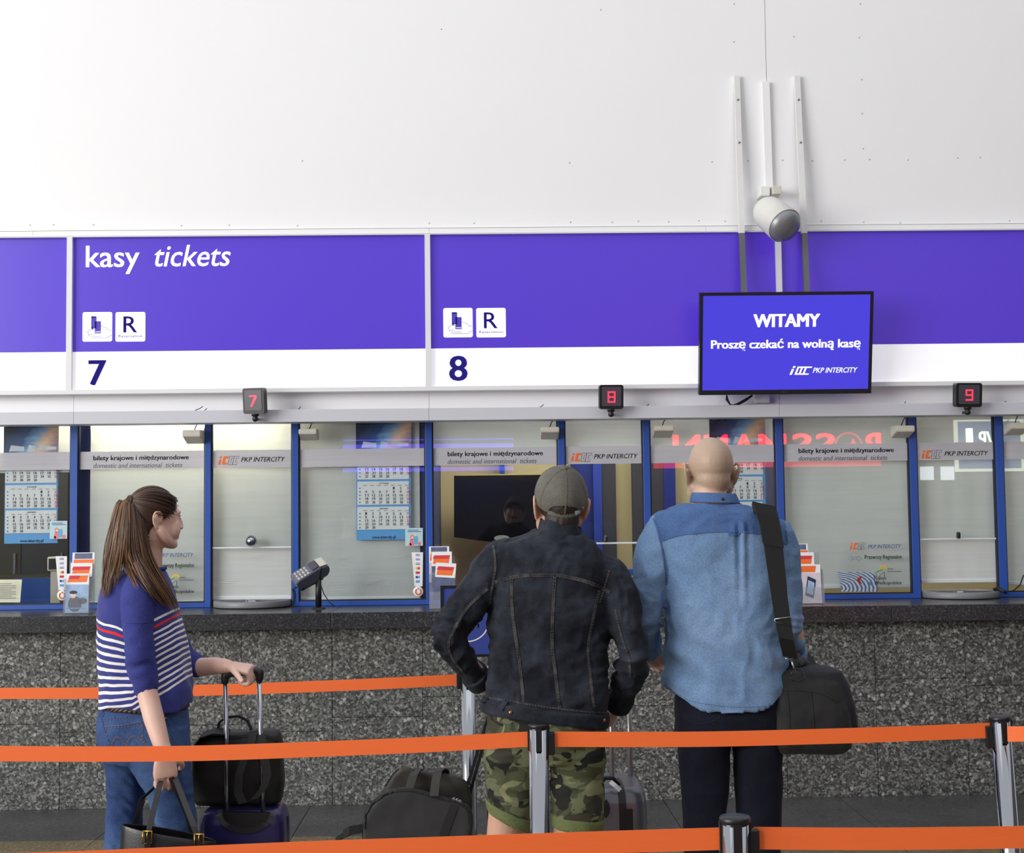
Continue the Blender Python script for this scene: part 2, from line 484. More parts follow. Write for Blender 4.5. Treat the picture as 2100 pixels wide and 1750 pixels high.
# valance
vl = empty('trim_3', (0, 8.50, zz(861, 8.50))); structure(vl, 'pale grey valance box running above the windows')
zv0, zv1 = zz(861, 8.50), zz(835.5, 8.50)
for a, b in ((-9, xx(151, 8.5, 850)), (xx(151, 8.5, 850), xx(880, 8.5, 850)), (xx(880, 8.5, 850), xx(1599, 8.5, 850)), (xx(1599, 8.5, 850), 9)):
    box('valance_board', (a+.0006, 8.50, zv0), (b-.0006, 8.665, zv1), M['valance'], vl, bev=.002)
w = MB()
for px, py, l in ((410, 838, .03), (420, 842, .02), (614, 838, .012), (1110, 834, .025), (1327, 833, .02), (1340, 836, .02), (1855, 828, .012), (2060, 827, .015)):
    p = at(px, py, 8.55); w.tube([p + Vector((-l, 0, -.012)), p, p + Vector((l*.6, 0, .012))], .0025, 5)
w.build('cable_stub', M['black_soft'], vl)

# ------------------------------------------------------------------ illuminated signs
M['sign_blue'] = emit_mat('sign_film_violet', (92, 58, 214), .30, (72, 49, 178))
M['sign_white'] = emit_mat('sign_film_white', (250, 250, 255), .42, (235, 235, 240))
M['sign_letter'] = emit_mat('sign_film_letter', (255, 255, 255), .5, (240, 240, 240))
M['sign_number'] = emit_mat('sign_film_number', (66, 56, 158), .4, (66, 56, 150))
YSG = 8.56
zb_top, zb_mid, zb_bot = zz(481.5, YSG), zz(713.5, YSG), zz(792, YSG)
zf_bot = zz(799.5, 8.53); zf_top = zz(477.5, 8.53)
dv = [xx(-592, 8.53, 640), xx(141.5, 8.53, 640), xx(877.5, 8.53, 640), xx(1600, 8.53, 640), xx(2328, 8.53, 640)]
fw = .0165
def rect_plate(mb, px0, px1, py0, py1, Y, th, r, mi=0):
    a = at((px0+px1)/2, (py0+py1)/2, Y); s = Y/F_PX
    w_, h_ = (px1-px0)*s/2, (py1-py0)*s/2
    mb.prism(rrect(-w_, -h_, w_, h_, r), th, Matrix.Translation((a.x, Y-th, a.z)), mi)
    return a
def sign(i, label):
    x0, x1 = dv[i], dv[i+1]
    t = empty('illuminated_sign', ((x0+x1)/2, 8.56, zf_bot), label, 'sign', 'illuminated signs over the windows')
    f = MB()
    f.box((x0, 8.53, zf_bot), (x0+fw, 8.62, zf_top)); f.box((x1-fw, 8.53, zf_bot), (x1, 8.62, zf_top))
    f.box((x0+fw, 8.53, zf_bot), (x1-fw, 8.62, zb_bot)); f.box((x0+fw, 8.53, zb_top), (x1-fw, 8.62, zf_top))
    f.build('frame', M['alu_white'], t)
    box('blue_panel', (x0+fw, YSG, zb_mid), (x1-fw, YSG+.02, zb_top), M['sign_blue'], t)
    box('white_panel', (x0+fw, YSG, zb_bot), (x1-fw, YSG+.02, zb_mid), M['sign_white'], t)
    return t
s6 = sign(0, 'leftmost illuminated violet and white sign, cut by the picture edge')
s7 = sign(1, 'illuminated violet sign reading kasy tickets with number 7')
s8 = sign(2, 'illuminated violet sign with white number panel reading 8')
s9 = sign(3, 'illuminated violet sign partly behind the welcome screen')
def text_on(name, s, px0, px1, pybase, capx, Y, m, parent, **kw):
    a = at(px0, pybase, Y); b = at(px1, pybase, Y)
    v, f = letters(s, a.x, b.x, a.z, capx*Y/F_PX, Y, **kw)
    return MB().add(v, f).build(name, m, parent, recalc=False)
text_on('lettering', 'kasy', 176, 286, 548, 44, YSG-.001, M['sign_letter'], s7, bold=.012, capref='k')
text_on('lettering', 'tickets', 317, 473, 546.5, 44, YSG-.001, M['sign_letter'], s7, bold=.008, shear=.22, capref='k')
text_on('number', '7', 181, 218, 790, 50, YSG-.001, M['sign_number'], s7, bold=.035)
text_on('number', '8', 921, 959, 781, 50, YSG-.001, M['sign_number'], s8, bold=.03)
M['icon_ink'] = emit_mat('sign_film_icon', (80, 64, 190), .2, (70, 56, 170))
def icons(parent, dx, dy):
    mb = MB(); rect_plate(mb, 169.5+dx, 230+dx, 640+dy, 701+dy, YSG, .0012, .012)
    tile = mb.build('icon_tile', M['sign_letter'], parent)
    Y2 = YSG-.0016
    g = MB()
    def quad(x0, y0, x1, y1, yy=Y2): 
        a = at(x0+dx, y1+dy, yy); b = at(x1+dx, y0+dy, yy); g.box((a.x, yy-.0006, a.z), (b.x, yy, b.z))
    quad(187, 649, 198, 674); quad(187, 649, 196, 652); quad(194.5, 659, 207, 684); quad(188, 671, 191, 676)
    def line(pts, w=.0014):
        g.tube([at(x+dx, y+dy, Y2) for x, y in pts], w, 5)
    line([(179, 682), (185, 676), (194, 676)]); line([(179, 682), (183, 686), (193, 686)]); line([(185, 690), (207, 690)])
    line([(181, 686), (184, 690)]); line([(187, 693), (219, 693), (229, 687)]); line([(199, 668), (204, 667), (219, 673), (221, 677), (229, 677)])
    g.build('ticket_hand_icon', M['icon_ink'], tile)
    n = MB()
    for k in range(4): 
        a = at(196.5+dx+k*2.6, 682+dy, Y2-.0008); n.box((a.x, Y2-.0014, a.z), (a.x+.004, Y2-.0006, a.z+.007))
    n.build('ticket_marks', M['sign_letter'], tile)
    mb = MB(); rect_plate(mb, 237+dx, 298+dx, 640+dy, 701+dy, YSG, .0012, .012)
    t2 = mb.build('icon_tile', M['sign_letter'], parent)
    text_on('letter_r', 'R', 253+dx, 281+dx, 682+dy, 33, YSG-.002, M['icon_ink'], t2, bold=.008)
    text_on('caption', 'Reservation', 243+dx, 292+dx, 692+dy, 5, YSG-.002, M['icon_ink'], t2)
icons(s7, 0, 0)
icons(s8, 739.5, -8.5)

# ------------------------------------------------------------------ ticket windows
posts = [(-129, -114), (143.5, 158), (420, 432), (599, 612), (873, 887), (1146, 1160), (1321, 1335), (1594, 1609), (1869, 1884), (2046, 2062), (2322, 2336)]
kinds = ['cal', 'text', 'logo', 'cal', 'text', 'logo', 'cal', 'text', 'logo', 'cal']
desc = ['ticket window with calendar at left edge of picture', 'ticket window with drawn blind behind the woman', 'narrow ticket window with chrome knob and tray',
        'ticket window with drawn blind behind the card terminal', 'open ticket window showing a black screen inside', 'narrow open ticket window beside the capped man',
        'open ticket window behind the bald man', 'ticket window with drawn blind behind the shoulder bag', 'narrow ticket window under display 9', 'ticket window at right edge of picture']
ZT = zz(845, YW)
zr0, zr1 = HC+.001, zz(1228.5, YW)
zband0, zband1 = zz(953.5, YG), zz(917.5, YG)
zedge = zz(1115.5, YG)
wins = []
for i in range(10):
    xl0, xl1 = xx(posts[i][0], YW), xx(posts[i][1], YW); xr0, xr1 = xx(posts[i+1][0], YW), xx(posts[i+1][1], YW)
    wn = empty('window_%d' % (i+1), ((xl1+xr0)/2, YW, HC)); structure(wn, desc[i]); wins.append(wn)
    box('post', (xl0, YW, HC+.001), (xl1, YW+.06, ZT), M['frame_blue'], wn, bev=.002)
    if i == 9: box('post', (xr0, YW, HC+.001), (xr1, YW+.06, ZT), M['frame_blue'], wn, bev=.002)
    gk = MB()
    z0 = zr1 if kinds[i] != 'logo' else HC+.004
    gw = .007
    gk.box((xl1, YW+.012, z0), (xl1+gw, YW+.045, ZT)); gk.box((xr0-gw, YW+.012, z0), (xr0, YW+.045, ZT))
    if kinds[i] != 'logo':
        gk.box((xl1+gw, YW+.012, zr1), (xr0-gw, YW+.045, zr1+.008))
        box('bottom_rail', (xl1, YW, zr0), (xr0, YW+.06, zr1), M['frame_blue'], wn, bev=.002)
    gk.build('gasket', M['gasket'], wn)
    zp0 = zr1+.008 if kinds[i] != 'logo' else zedge
    box('pane', (xl1+gw, YG, zp0), (xr0-gw, YG+.008, ZT), M['glass'], wn)
    bx = xr0-gw-.001
    box('frosted_band', (xl1+gw+.001, YG-.0015, zband0), (bx, YG-.0005, zband1), M['frost'], wn)
    if kinds[i] == 'logo':
        box('pane_edge', (xl1+.001, YG-.004, zedge-.009), (xr0-.001, YG+.012, zedge+.001), M['blind_rail'], wn, bev=.002)
    # lettering on the band
    def ic_logo(px, py, k, yl, parent):
        """slanted letters i c in orange followed by two outlined c shapes"""
        s = yl/F_PX*k
        o0 = at(px, py, yl)
        def P(u, v): return Vector((o0.x + (u + .22*v)*s, yl, o0.z + v*s))
        def bar(mb, pts, th=.0008):
            q = [P(u, v) for u, v in pts]; n = len(q)
            mb.add(q + [p - Vector((0, th, 0)) for p in q], [tuple(range(n, 2*n))] + [(a, (a+1) % n, (a+1) % n+n, a+n) for a in range(n)])
        mb = MB()
        bar(mb, [(0, 0), (5, 0), (5, 11), (0, 11)]); bar(mb, [(0, 13.2), (5, 13.2), (5, 17), (0, 17)])
        c = [(8, 0), (17, 0), (17, 4), (13, 4), (13, 13), (18, 13), (18, 17), (8, 17)]
        bar(mb, [(8, 0), (13, 0), (13, 17), (8, 17)]); bar(mb, [(13, 0), (18, 0), (18, 4.2), (13, 4.2)]); bar(mb, [(13, 12.8), (18, 12.8), (18, 17), (13, 17)])
        mb.build('logo_orange', M['ink_orange'], parent, recalc=False)
        mb = MB()
        for d in (10, 19.5):
            pts = [(10+d, 0), (19+d, 0), (19+d, 4), (15+d, 4), (15+d, 13), (20+d, 13), (20+d, 17), (10+d, 17)]
            if d == 10: pts = [(16.5+d-6, 0)] + pts[1:]
            mb.tube([P(u, v) for u, v in pts + [pts[0]]], .45*s, 4)
        mb.build('logo_outline', M['ink_grey'], parent)
    yl = YG-.002
    if kinds[i] == 'text':
        ox = {1: 0, 4: 726.5, 7: 1446}[i]
        pyb = {1: 944.5, 4: 936, 7: 929.5}[i]
        text_on('lettering', 'bilety krajowe i międzynarodowe', 191.5+ox, 387+ox, pyb, 9.3, yl, M['ink_blue'], wn, bold=.02)
        text_on('lettering', 'domestic and international  tickets', 191.5+ox, 374+ox, pyb+15.8, 9.6, yl, M['ink_grey'], wn, shear=.25)
    if kinds[i] == 'logo':
        ox = {2: 0, 5: 723.5, 8: 1442.5}[i]
        pyb = {2: 947.5, 5: 941, 8: 935}[i]
        ic_logo(447+ox, pyb+6, 1.0, yl, wn)
        text_on('lettering', 'PKP INTERCITY', 494.5+ox, 584.5+ox, pyb, 9.2, yl, M['ink_black'], wn, bold=.004, shear=.28)
    if i in (1, 7):
        ox = 0 if i == 1 else 1451.5
        oy = 0 if i == 1 else -17.5
        if i == 7: ic_logo(291.5+ox, 1145+oy, .78, yl, wn)
        text_on('lettering', 'PKP INTERCITY', 328.5+ox, 397+ox, 1142.5+oy, 7.4, yl, M['ink_blue'], wn, shear=.28)
        text_on('lettering', 'Przewozy Regionalne', 322+ox, 398+ox, 1164.5+oy, 8.5, yl, M['ink_green'], wn, bold=.02)
        text_on('lettering', 'Koleje', 341.5+ox, 366+ox, 1206.5+oy, 6.5, yl, M['ink_black'], wn, bold=.008)
        text_on('lettering', 'Wielkopolskie', 341.5+ox, 398+ox, 1217+oy, 6.8, yl, M['ink_black'], wn, bold=.014)
        # arrows and sun marks
        mb = MB()
        for sgn, x0, m_ in ((1, 296, 0), (-1, 286, 1)):
            pts = [(0, 0), (14, 0), (14, -3), (22, 2), (14, 7), (14, 4), (0, 4)]
            mb.tube([at(x0+ox+(u if sgn > 0 else 24-u)*.9, 1165-v+oy, yl) for u, v in pts+[pts[0]]], .0012, 4, m_)
        mb.build('arrow_marks', [M['ink_grey'], M['ink_sky']], wn)
        mb = MB()
        for q in range(6):
            a = R(20+q*28); c0 = at(360+ox, 1186+oy, yl); 
            d_ = Vector((math.cos(a), 0, math.sin(a)))
            mb.strip([c0+d_*.012, c0+d_*.026], .009, .0012, d_.cross(Vector((0, 1, 0))), 0 if q > 1 else 0)
        c0 = at(352+ox, 1190+oy, yl); mb.strip([c0+Vector((-.02, 0, -.004)), c0+Vector((.02, 0, .012))], .008, .0012, (0, 0, 1), 1)
        c1 = at(356+ox, 1196+oy, yl); mb.strip([c1+Vector((-.018, 0, -.016)), c1+Vector((.012, 0, .014))], .004, .0012, (0, 0, 1), 2)
        mb.strip([c1+Vector((.02, 0, -.016)), c1+Vector((.018, 0, .014))], .005, .0012, (1, 0, 0), 2)
        mb.build('sun_mark', [M['ink_yellow'], M['ink_green'], M['ink_grey']], wn)
        mb = MB()      # two lines of print too fine to read
        for xa_, xb_, yy_ in ((368, 380, 1185.5), (368, 397, 1191)):
            A_, B_ = at(xa_+ox, yy_+oy, yl), at(xb_+ox, yy_+oy, yl); mb.box((A_.x, yl-.0006, A_.z), (B_.x, yl, A_.z+.004))
        mb.build('fine_print', M['ink_grey'], wn)['kind'] = 'stuff'
# further bays to both sides of the picture
for n_, (pa, pb2, lab) in enumerate(((-307, -129, 'narrow ticket window beyond the left picture edge'), (-580, -307, 'wide ticket window beyond the left picture edge'), (2336, 2514, 'narrow ticket window beyond the right picture edge'), (2514, 2790, 'wide ticket window beyond the right picture edge'))):
    wn = empty('window_%d' % (13+n_), (xx((pa+pb2)/2, YW), YW, HC)); structure(wn, lab)
    xa, xb = xx(pa, YW), xx(pb2, YW)
    box('post', (xa, YW, HC+.001), (xa+.041, YW+.06, ZT), M['frame_blue'], wn, bev=.002)
    if pb2 > 2600: box('post', (xb, YW, HC+.001), (xb+.041, YW+.06, ZT), M['frame_blue'], wn, bev=.002)
    box('bottom_rail', (xa+.041, YW, zr0), (xb, YW+.06, zr1), M['frame_blue'], wn, bev=.002)
    box('pane', (xa+.042, YG, zr1), (xb-.001, YG+.008, ZT), M['glass'], wn)
    box('frosted_band', (xa+.043, YG-.0015, zband0), (xb-.002, YG-.0005, zband1), M['frost'], wn)
# knobs on the narrow panes
def knob(px, py, r, m, wn, name):
    p = at(px, py, YG-.03)
    mb = MB(); mb.lathe([(0, -r), (r*.5, -r*.87), (r*.87, -r*.5), (r, 0), (r*.87, r*.5), (r*.5, r*.87), (r*.28, r), (r*.28, r*1.6)], p, (0, 1, 0), 24)
    mb.build(name, m, wn)
knob(515, 1110, .036, M['chrome'], wins[2], 'knob')
for px, py, wn in ((1242.5, 1106, wins[5]), (1965.5, 1098, wins[8])):
    p = at(px, py, YG-.01)
    MB().box((p.x-.012, p.y-.012, p.z-.02), (p.x+.012, p.y+.012, p.z+.02), bev=.008).build('clamp', M['black_plastic'], wn)
# coverings of the sliding sash beside the drawn blind at window 2 and 4
for wn, a, b in ((wins[1], 158.5, 184), (wins[3], 861, 872)):
    box('side_channel', (xx(a, YW+.08), YW+.09, HC+.01), (xx(b, YW+.08), YW+.12, ZT), mat('channel_blue', (34, 44, 92), .4), wn)

# ------------------------------------------------------------------ roller blinds
YBL = YG + .05
M['blind_print'] = mat('blind_print_white', (222, 224, 226), .6)
def blind(i, px0, px1, pybot, label):
    x0, x1 = xx(px0, YBL), xx(px1, YBL); z0 = zz(pybot, YBL)
    t = empty('roller_blind', ((x0+x1)/2, YBL, z0), label, 'blind', 'roller blinds behind the ticket windows')
    mb = MB(); n = 24
    r3 = random.Random(i)
    vs = []
    zt = ZT+.02
    for a in range(n+1):
        for b in range(7):
            z = z0 + (zt-z0)*b/6
            vs.append((x0+(x1-x0)*a/n, YBL + .0035*math.sin(a*.9+i)*math.sin(b*1.1+i) , z))
    fs = [(a*7+b, (a+1)*7+b, (a+1)*7+b+1, a*7+b+1) for a in range(n) for b in range(6)]
    mb.add(vs, fs, smooth=True).build('fabric', M['blind'], t, recalc=False)
    MB().box((x0, YBL-.008, z0-.004), (x1, YBL+.006, z0+.020), bev=.004).build('bottom_bar', M['blind_rail'], t)
    MB().cyl((x0, YBL+.02, zt+.03), (x1, YBL+.02, zt+.03), .028, 16).build('roller', M['blind_rail'], t)
    if z0 < 1.5:      # faint repeated print and fine lines
        mb = MB(); mb2 = 0
        z = z0 + .10; row = 0
        while z < zt-.35:
            x = x0 + .06 + (row % 2)*.17
            while x < x1-.12:
                mb.box((x, YBL-.0075, z), (x+.075, YBL-.0068, z+.003)); mb.box((x+.02, YBL-.0075, z+.012), (x+.09, YBL-.0068, z+.0145))
                x += .34
            z += .155; row += 1
        mb.build('printed_lines', M['blind_print'], t)['kind'] = 'stuff'
    return t
blind(1, 185, 418, 1229.5, 'drawn grey roller blind in the window behind the woman')
blind(2, 433.5, 598, 1222, 'drawn grey roller blind above the left money tray')
blind(3, 613.5, 861, 1226.5, 'drawn grey roller blind behind the card terminal')
blind(7, 1610, 1867, 1214.5, 'drawn grey roller blind behind the black shoulder bag')
blind(8, 1885, 2045, 1206, 'drawn grey roller blind above the right money tray')
blind(9, 2063, 2320, 1212, 'drawn grey roller blind at the right picture edge')
blind(10, -292, -131, 1233, 'drawn grey roller blind beyond the left edge, narrow bay')
blind(11, -564, -309, 1236, 'drawn grey roller blind beyond the left edge, wide bay')
blind(12, 2352, 2512, 1210, 'drawn grey roller blind beyond the right edge, narrow bay')
blind(13, 2531, 2788, 1208, 'drawn grey roller blind beyond the right edge, wide bay')
blind(0, -112, 143, 958, 'raised grey roller blind at the left picture edge')
blind(4, 888, 1145, 949, 'raised grey roller blind above the black screen')
blind(5, 1161, 1320, 946, 'raised grey roller blind over the narrow window beside the cap')
blind(6, 1336, 1593, 943, 'raised grey roller blind above the bald head')

# ------------------------------------------------------------------ booths behind the glass
M['cream'] = mat('cream_wall', (196, 184, 142), .7, var=.03, scale=3)
M['booth_dark'] = mat('booth_dark', (52, 54, 64), .7)
M['booth_ceiling'] = mat('booth_ceiling', (206, 204, 196), .7)
M['wood'] = mat('desk_wood', (150, 104, 66), .45, var=.15, scale=6, stretch=(.3, 3, 3))
M['wood_red'] = mat('desk_edge', (112, 54, 40), .45, var=.1)
M['door_blue'] = mat('door_blue', (30, 48, 128), .4)
bw = empty('wall_booth', (0, 10.6, 0)); structure(bw, 'cream rear wall of the ticket office seen through the glass')
box('rear_wall', (-6, 10.6, 0), (6, 10.7, 3.2), M['cream'], bw)
bc = structure(box('ceiling', (-6, 8.72, 2.75), (6, 10.7, 2.85), M['booth_ceiling']), 'ceiling of the ticket office')
bf = structure(box('wall_under_desk', (-6, 8.30, -.02), (6, 8.36, HC-.1), M['booth_dark']), 'board wall under the ledge')
xp = [xx(150, YW), xx(880, YW), xx(1602, YW)]
for n, x in enumerate(xp):
    structure(box('wall_partition_%d' % (n+1), (x-.015, YW+.13, 0), (x+.015, 10.6, 2.75), M['booth_dark'] if n == 0 else mat('partition_%d' % n, (60, 70, 110), .6)), 'partition between ticket booths')
structure(box('wall_end_left', (-6.1, 8.7, 0), (-6.0, 10.7, 3.2), M['cream']), 'left end wall of the ticket office')
structure(box('wall_end_right', (6.0, 8.7, 0), (6.1, 10.7, 3.2), M['cream']), 'right end wall of the ticket office')
# blue door and window seen in the open booth
d1 = empty('door_1', (at(1215, 1240, 10.5).x, 10.5, 0)); structure(d1, 'dark blue office door seen through the glass')
def sheet(name, px0, px1, py0, py1, Y, th, m, parent, bev=0):
    a = at(px0, py1, Y); b = at(px1, py0, Y)
    return MB().box((a.x, Y, a.z), (b.x, Y+th, b.z), bev=bev).build(name, m, parent)
sheet('door_leaf', 1176, 1222, 900, 1340, 10.52, .05, M['door_blue'], d1)
sheet('door_jamb', 1222, 1232, 880, 1340, 10.48, .1, mat('jamb_blue', (44, 70, 170), .4), d1)
sheet('door_jamb', 1025, 1034, 880, 975, 10.48, .1, M['frame_blue'], d1)
w11 = empty('window_11', (at(1280, 1000, 10.5).x, 10.5, 1)); structure(w11, 'inner office window with blue sill seen through the glass')
sheet('inner_frame', 1236, 1262, 930, 1200, 10.5, .06, M['booth_dark'], w11)
sheet('inner_frame', 1300, 1326, 930, 1200, 10.5, .06, M['booth_dark'], w11)
sheet('inner_sill', 1200, 1330, 1168, 1182, 10.3, .1, M['frame_blue'], w11)
sheet('inner_frame', 1366, 1384, 930, 1240, 10.5, .06, M['door_blue'], w11)
sheet('dark_pane', 1340, 1366, 940, 1200, 10.52, .03, M['booth_dark'], w11)
for n, (pa, pb_, lab) in enumerate(((-160, 140, 'brown office desk inside the left edge window'), (890, 1555, 'long brown office desk inside the open windows'))):
    dk = empty('office_desk', (xx((pa+pb_)/2, 9.1), 9.1, 0), lab, 'desk')
    x0, x1 = xx(pa, 9.1), xx(pb_, 9.1)
    box('desk_top', (x0, 9.03, .98), (x1, 9.68, 1.01), M['wood'], dk)
    box('desk_edge', (x0, 9.01, .94), (x1, 9.03, 1.01), M['wood_red'], dk)
    for s in (0, 1):
        xs_ = x0+.05 if s == 0 else x1-.09
        box('leg', (xs_, 9.05, 0), (xs_+.04, 9.4, .98), M['wood_red'], dk)
# ------------------------------------------------------------------ things on the wall
# welcome screen
YT0, YT1 = 8.28, 8.40
def tvY(py): return YT0 + (py-600)/208*(YT1-YT0)
TL, TR, BL, BR = at(1437, 600.5, YT0), at(1793, 598, YT0), at(1432.5, 811, YT1), at(1785, 806.5, YT1)
ux = ((TR-TL)+(BR-BL))/2; tw = ux.length; ux.normalize()
uz = ((TL-BL)+(TR-BR))/2; uz = uz - ux*uz.dot(ux); th_ = uz.length; uz.normalize()
un_ = uz.cross(ux)      # points away from the viewer (+y)
ctr = (TL+TR+BL+BR)/4
TV = Matrix.Translation(ctr) @ Matrix((ux, un_, uz)).transposed().to_4x4()
def tvl(px, py):
    return TV.inverted() @ at(px, py, tvY(py))
M['screen_blue'] = emit_mat('screen_blue', (78, 70, 236), .85, (10, 10, 30))
M['screen_white'] = emit_mat('screen_white', (250, 250, 255), 1.1, (30, 30, 30))
tv = empty('wall_screen', ctr, 'wide black framed screen reading WITAMY on blue', 'screen')
W2, H2, bz = tw/2, th_/2, .018
mb = MB()
mb.box((-W2, -.004, -H2), (-W2+bz, .05, H2), mtx=TV); mb.box((W2-bz, -.004, -H2), (W2, .05, H2), mtx=TV)
mb.box((-W2+bz, -.004, H2-bz), (W2-bz, .05, H2), mtx=TV); mb.box((-W2+bz, -.004, -H2), (W2-bz, .05, -H2+.027), mtx=TV)
mb.build('bezel', M['black_plastic'], tv)
MB().box((-W2+bz, .004, -H2+.027), (W2-bz, .012, H2-bz), mtx=TV).build('display', M['screen_blue'], tv)
MB().box((-W2*.8, .045, -H2*.8), (W2*.8, .085, H2*.8), mtx=TV).build('rear_cover', M['black_plastic'], tv)
def tv_text(s, px0, px1, py, cap, m=None, **kw):
    a, b = tvl(px0, py), tvl(px1, py)
    v, f = letters(s, a.x, b.x, a.z, cap*8.34/F_PX, .003, mtx=TV, **kw)
    MB().add(v, f).build('screen_lettering', m or M['screen_white'], tv, recalc=False)
tv_text('WITAMY', 1545, 1682, 671.5, 26, bold=.06)
tv_text('Proszę czekać na wolną kasę', 1458, 1765, 715.5, 17, bold=.045)
tv_text('PKP INTERCITY', 1667, 1759, 765, 10.5, bold=.02, shear=.3)
g = MB()
def tq(pts):
    q = [TV @ Vector((p.x, .0025, p.z)) for p in (tvl(x, y) for x, y in pts)]
    g.add(q, [tuple(range(len(q)))])
tq([(1619, 769), (1624, 757), (1629, 757), (1624, 769)]); tq([(1625.5, 755), (1627, 751), (1632, 751), (1630.5, 755)])
for d in (0, 8, 16):
    tq([(1629+d, 769), (1636+d, 752), (1640+d, 752), (1633+d, 769)]); tq([(1633+d, 769), (1634.5+d, 766), (1643+d, 766), (1642+d, 769)]); tq([(1639+d, 755), (1640.5+d, 752), (1650+d, 752), (1649+d, 755)])
g.build('screen_logo', M['screen_white'], tv, recalc=False)
a, b = tvl(1602, 806), tvl(1614, 806)
v, f = letters('NEC', a.x, b.x, -H2+.009, .009, -.005, mtx=TV, bold=.02)
MB().add(v, f).build('maker_mark', M['steel'], tv, recalc=False)
# mounting rails
M['rail_white'] = mat('rail_white', (222, 221, 220), .45); M['rail_grey'] = mat('rail_grey', (104, 104, 108), .4, metal=.4)
for c0, c1, c2, lab in ((1511.5, 1521.5, 1526.5, 'left steel mounting rail above the welcome screen'), (1635, 1650, 1655.5, 'right steel mounting rail above the welcome screen')):
    t = empty('mounting_rail', at(c0, 478, 8.47), lab, 'bracket', 'mounting rails of the welcome screen')
    pA, pB, pC = at(c0, 155, 8.575), at(c1, 478, 8.50), at(c2, 603, 8.44)
    for nm, P, Q, m_ in (('upper_rail', pA, pB, M['rail_white']), ('lower_rail', pB, pC, M['rail_grey'])):
        mb = MB(); mb.strip([P, Q], .034, .004, (1, 0, 0))
        for s in (-1, 1):
            mb.strip([P+Vector((s*.0155, .014, 0)), Q+Vector((s*.0155, .014, 0))], .028, .003, (0, 1, 0))
        mb.build(nm, m_, t)
    for k in (.3, .95):
        p = pA.lerp(pB, k*.42+.03)
        MB().lathe([(0, -.006), (.006, -.005), (.008, 0)], p - Vector((0, .002, 0)), (0, 1, 0), 10).build('bolt', M['steel'], t)
# cable duct and sound projector
t = empty('cable_duct', at(1576, 385, 8.59), 'slim white cable duct above the loudspeaker', 'duct')
MB().strip([at(1569.5, 168, 8.585), at(1577, 386, 8.585)], .044, .03, (1, 0, 0)).build('duct_channel', M['wall_white'], t)
sp = empty('loudspeaker', at(1580, 400, 8.56), 'white bullet shaped loudspeaker with grey grille on the wall', 'loudspeaker')
dirv = Vector((.37, -.70, -.60)).normalized()
fr = at(1609, 463, 8.27)
bk = fr - dirv*.25
mb = MB(); mb.lathe([(0.002, -.004), (.045, .0), (.075, .018), (.094, .05), (.102, .10), (.108, .25), (.104, .252), (.103, .246)], bk, dirv, 40)
mb.build('housing', mat('speaker_white', (214, 213, 208), .5, var=.06, scale=14), sp)
M['grille'] = mat('speaker_grille', (142, 143, 148), .4, metal=.5, var=.06, scale=500)
mb = MB(); mb.lathe([(.103, .246), (.100, .262), (.086, .284), (.062, .301), (.032, .311), (.001, .314)], bk, dirv, 40); mb.build('grille', M['grille'], sp)
p = at(1571, 393, 8.52)
MB().box((p.x-.045, 8.49, p.z-.035), (p.x+.02, 8.60, p.z+.03), bev=.008).build('mounting_box', M['white_plastic'], sp)
p2 = at(1591, 391, 8.50)
MB().box((p2.x-.026, 8.47, p2.z-.028), (p2.x+.028, 8.60, p2.z+.024), bev=.004).build('swivel_bracket', M['ivory_plastic'], sp)
# socket and cables under the screen
sk = empty('wall_socket', at(1562, 820, 8.62), 'small white socket box under the welcome screen', 'socket')
p = at(1563, 818, 8.60); MB().box((p.x-.048, 8.585, p.z-.028), (p.x+.048, 8.63, p.z+.04), bev=.01).build('socket_box', M['white_plastic'], sk)
cb = MB()
for k in range(3):
    pts = [(1491-k, 806), (1489+k*2, 820), (1497+k, 830+k), (1512, 832-k*2), (1530, 822-k*2), (1543, 812-k)]
    P = [at(x, y, 8.55) for x, y in pts]
    cb.tube([P[0].lerp(P[0], 0)] + P, .0035, 6)
tag(cb.build('screen_cable', M['black_soft']), 'black cable loop hanging under the welcome screen', 'cable')

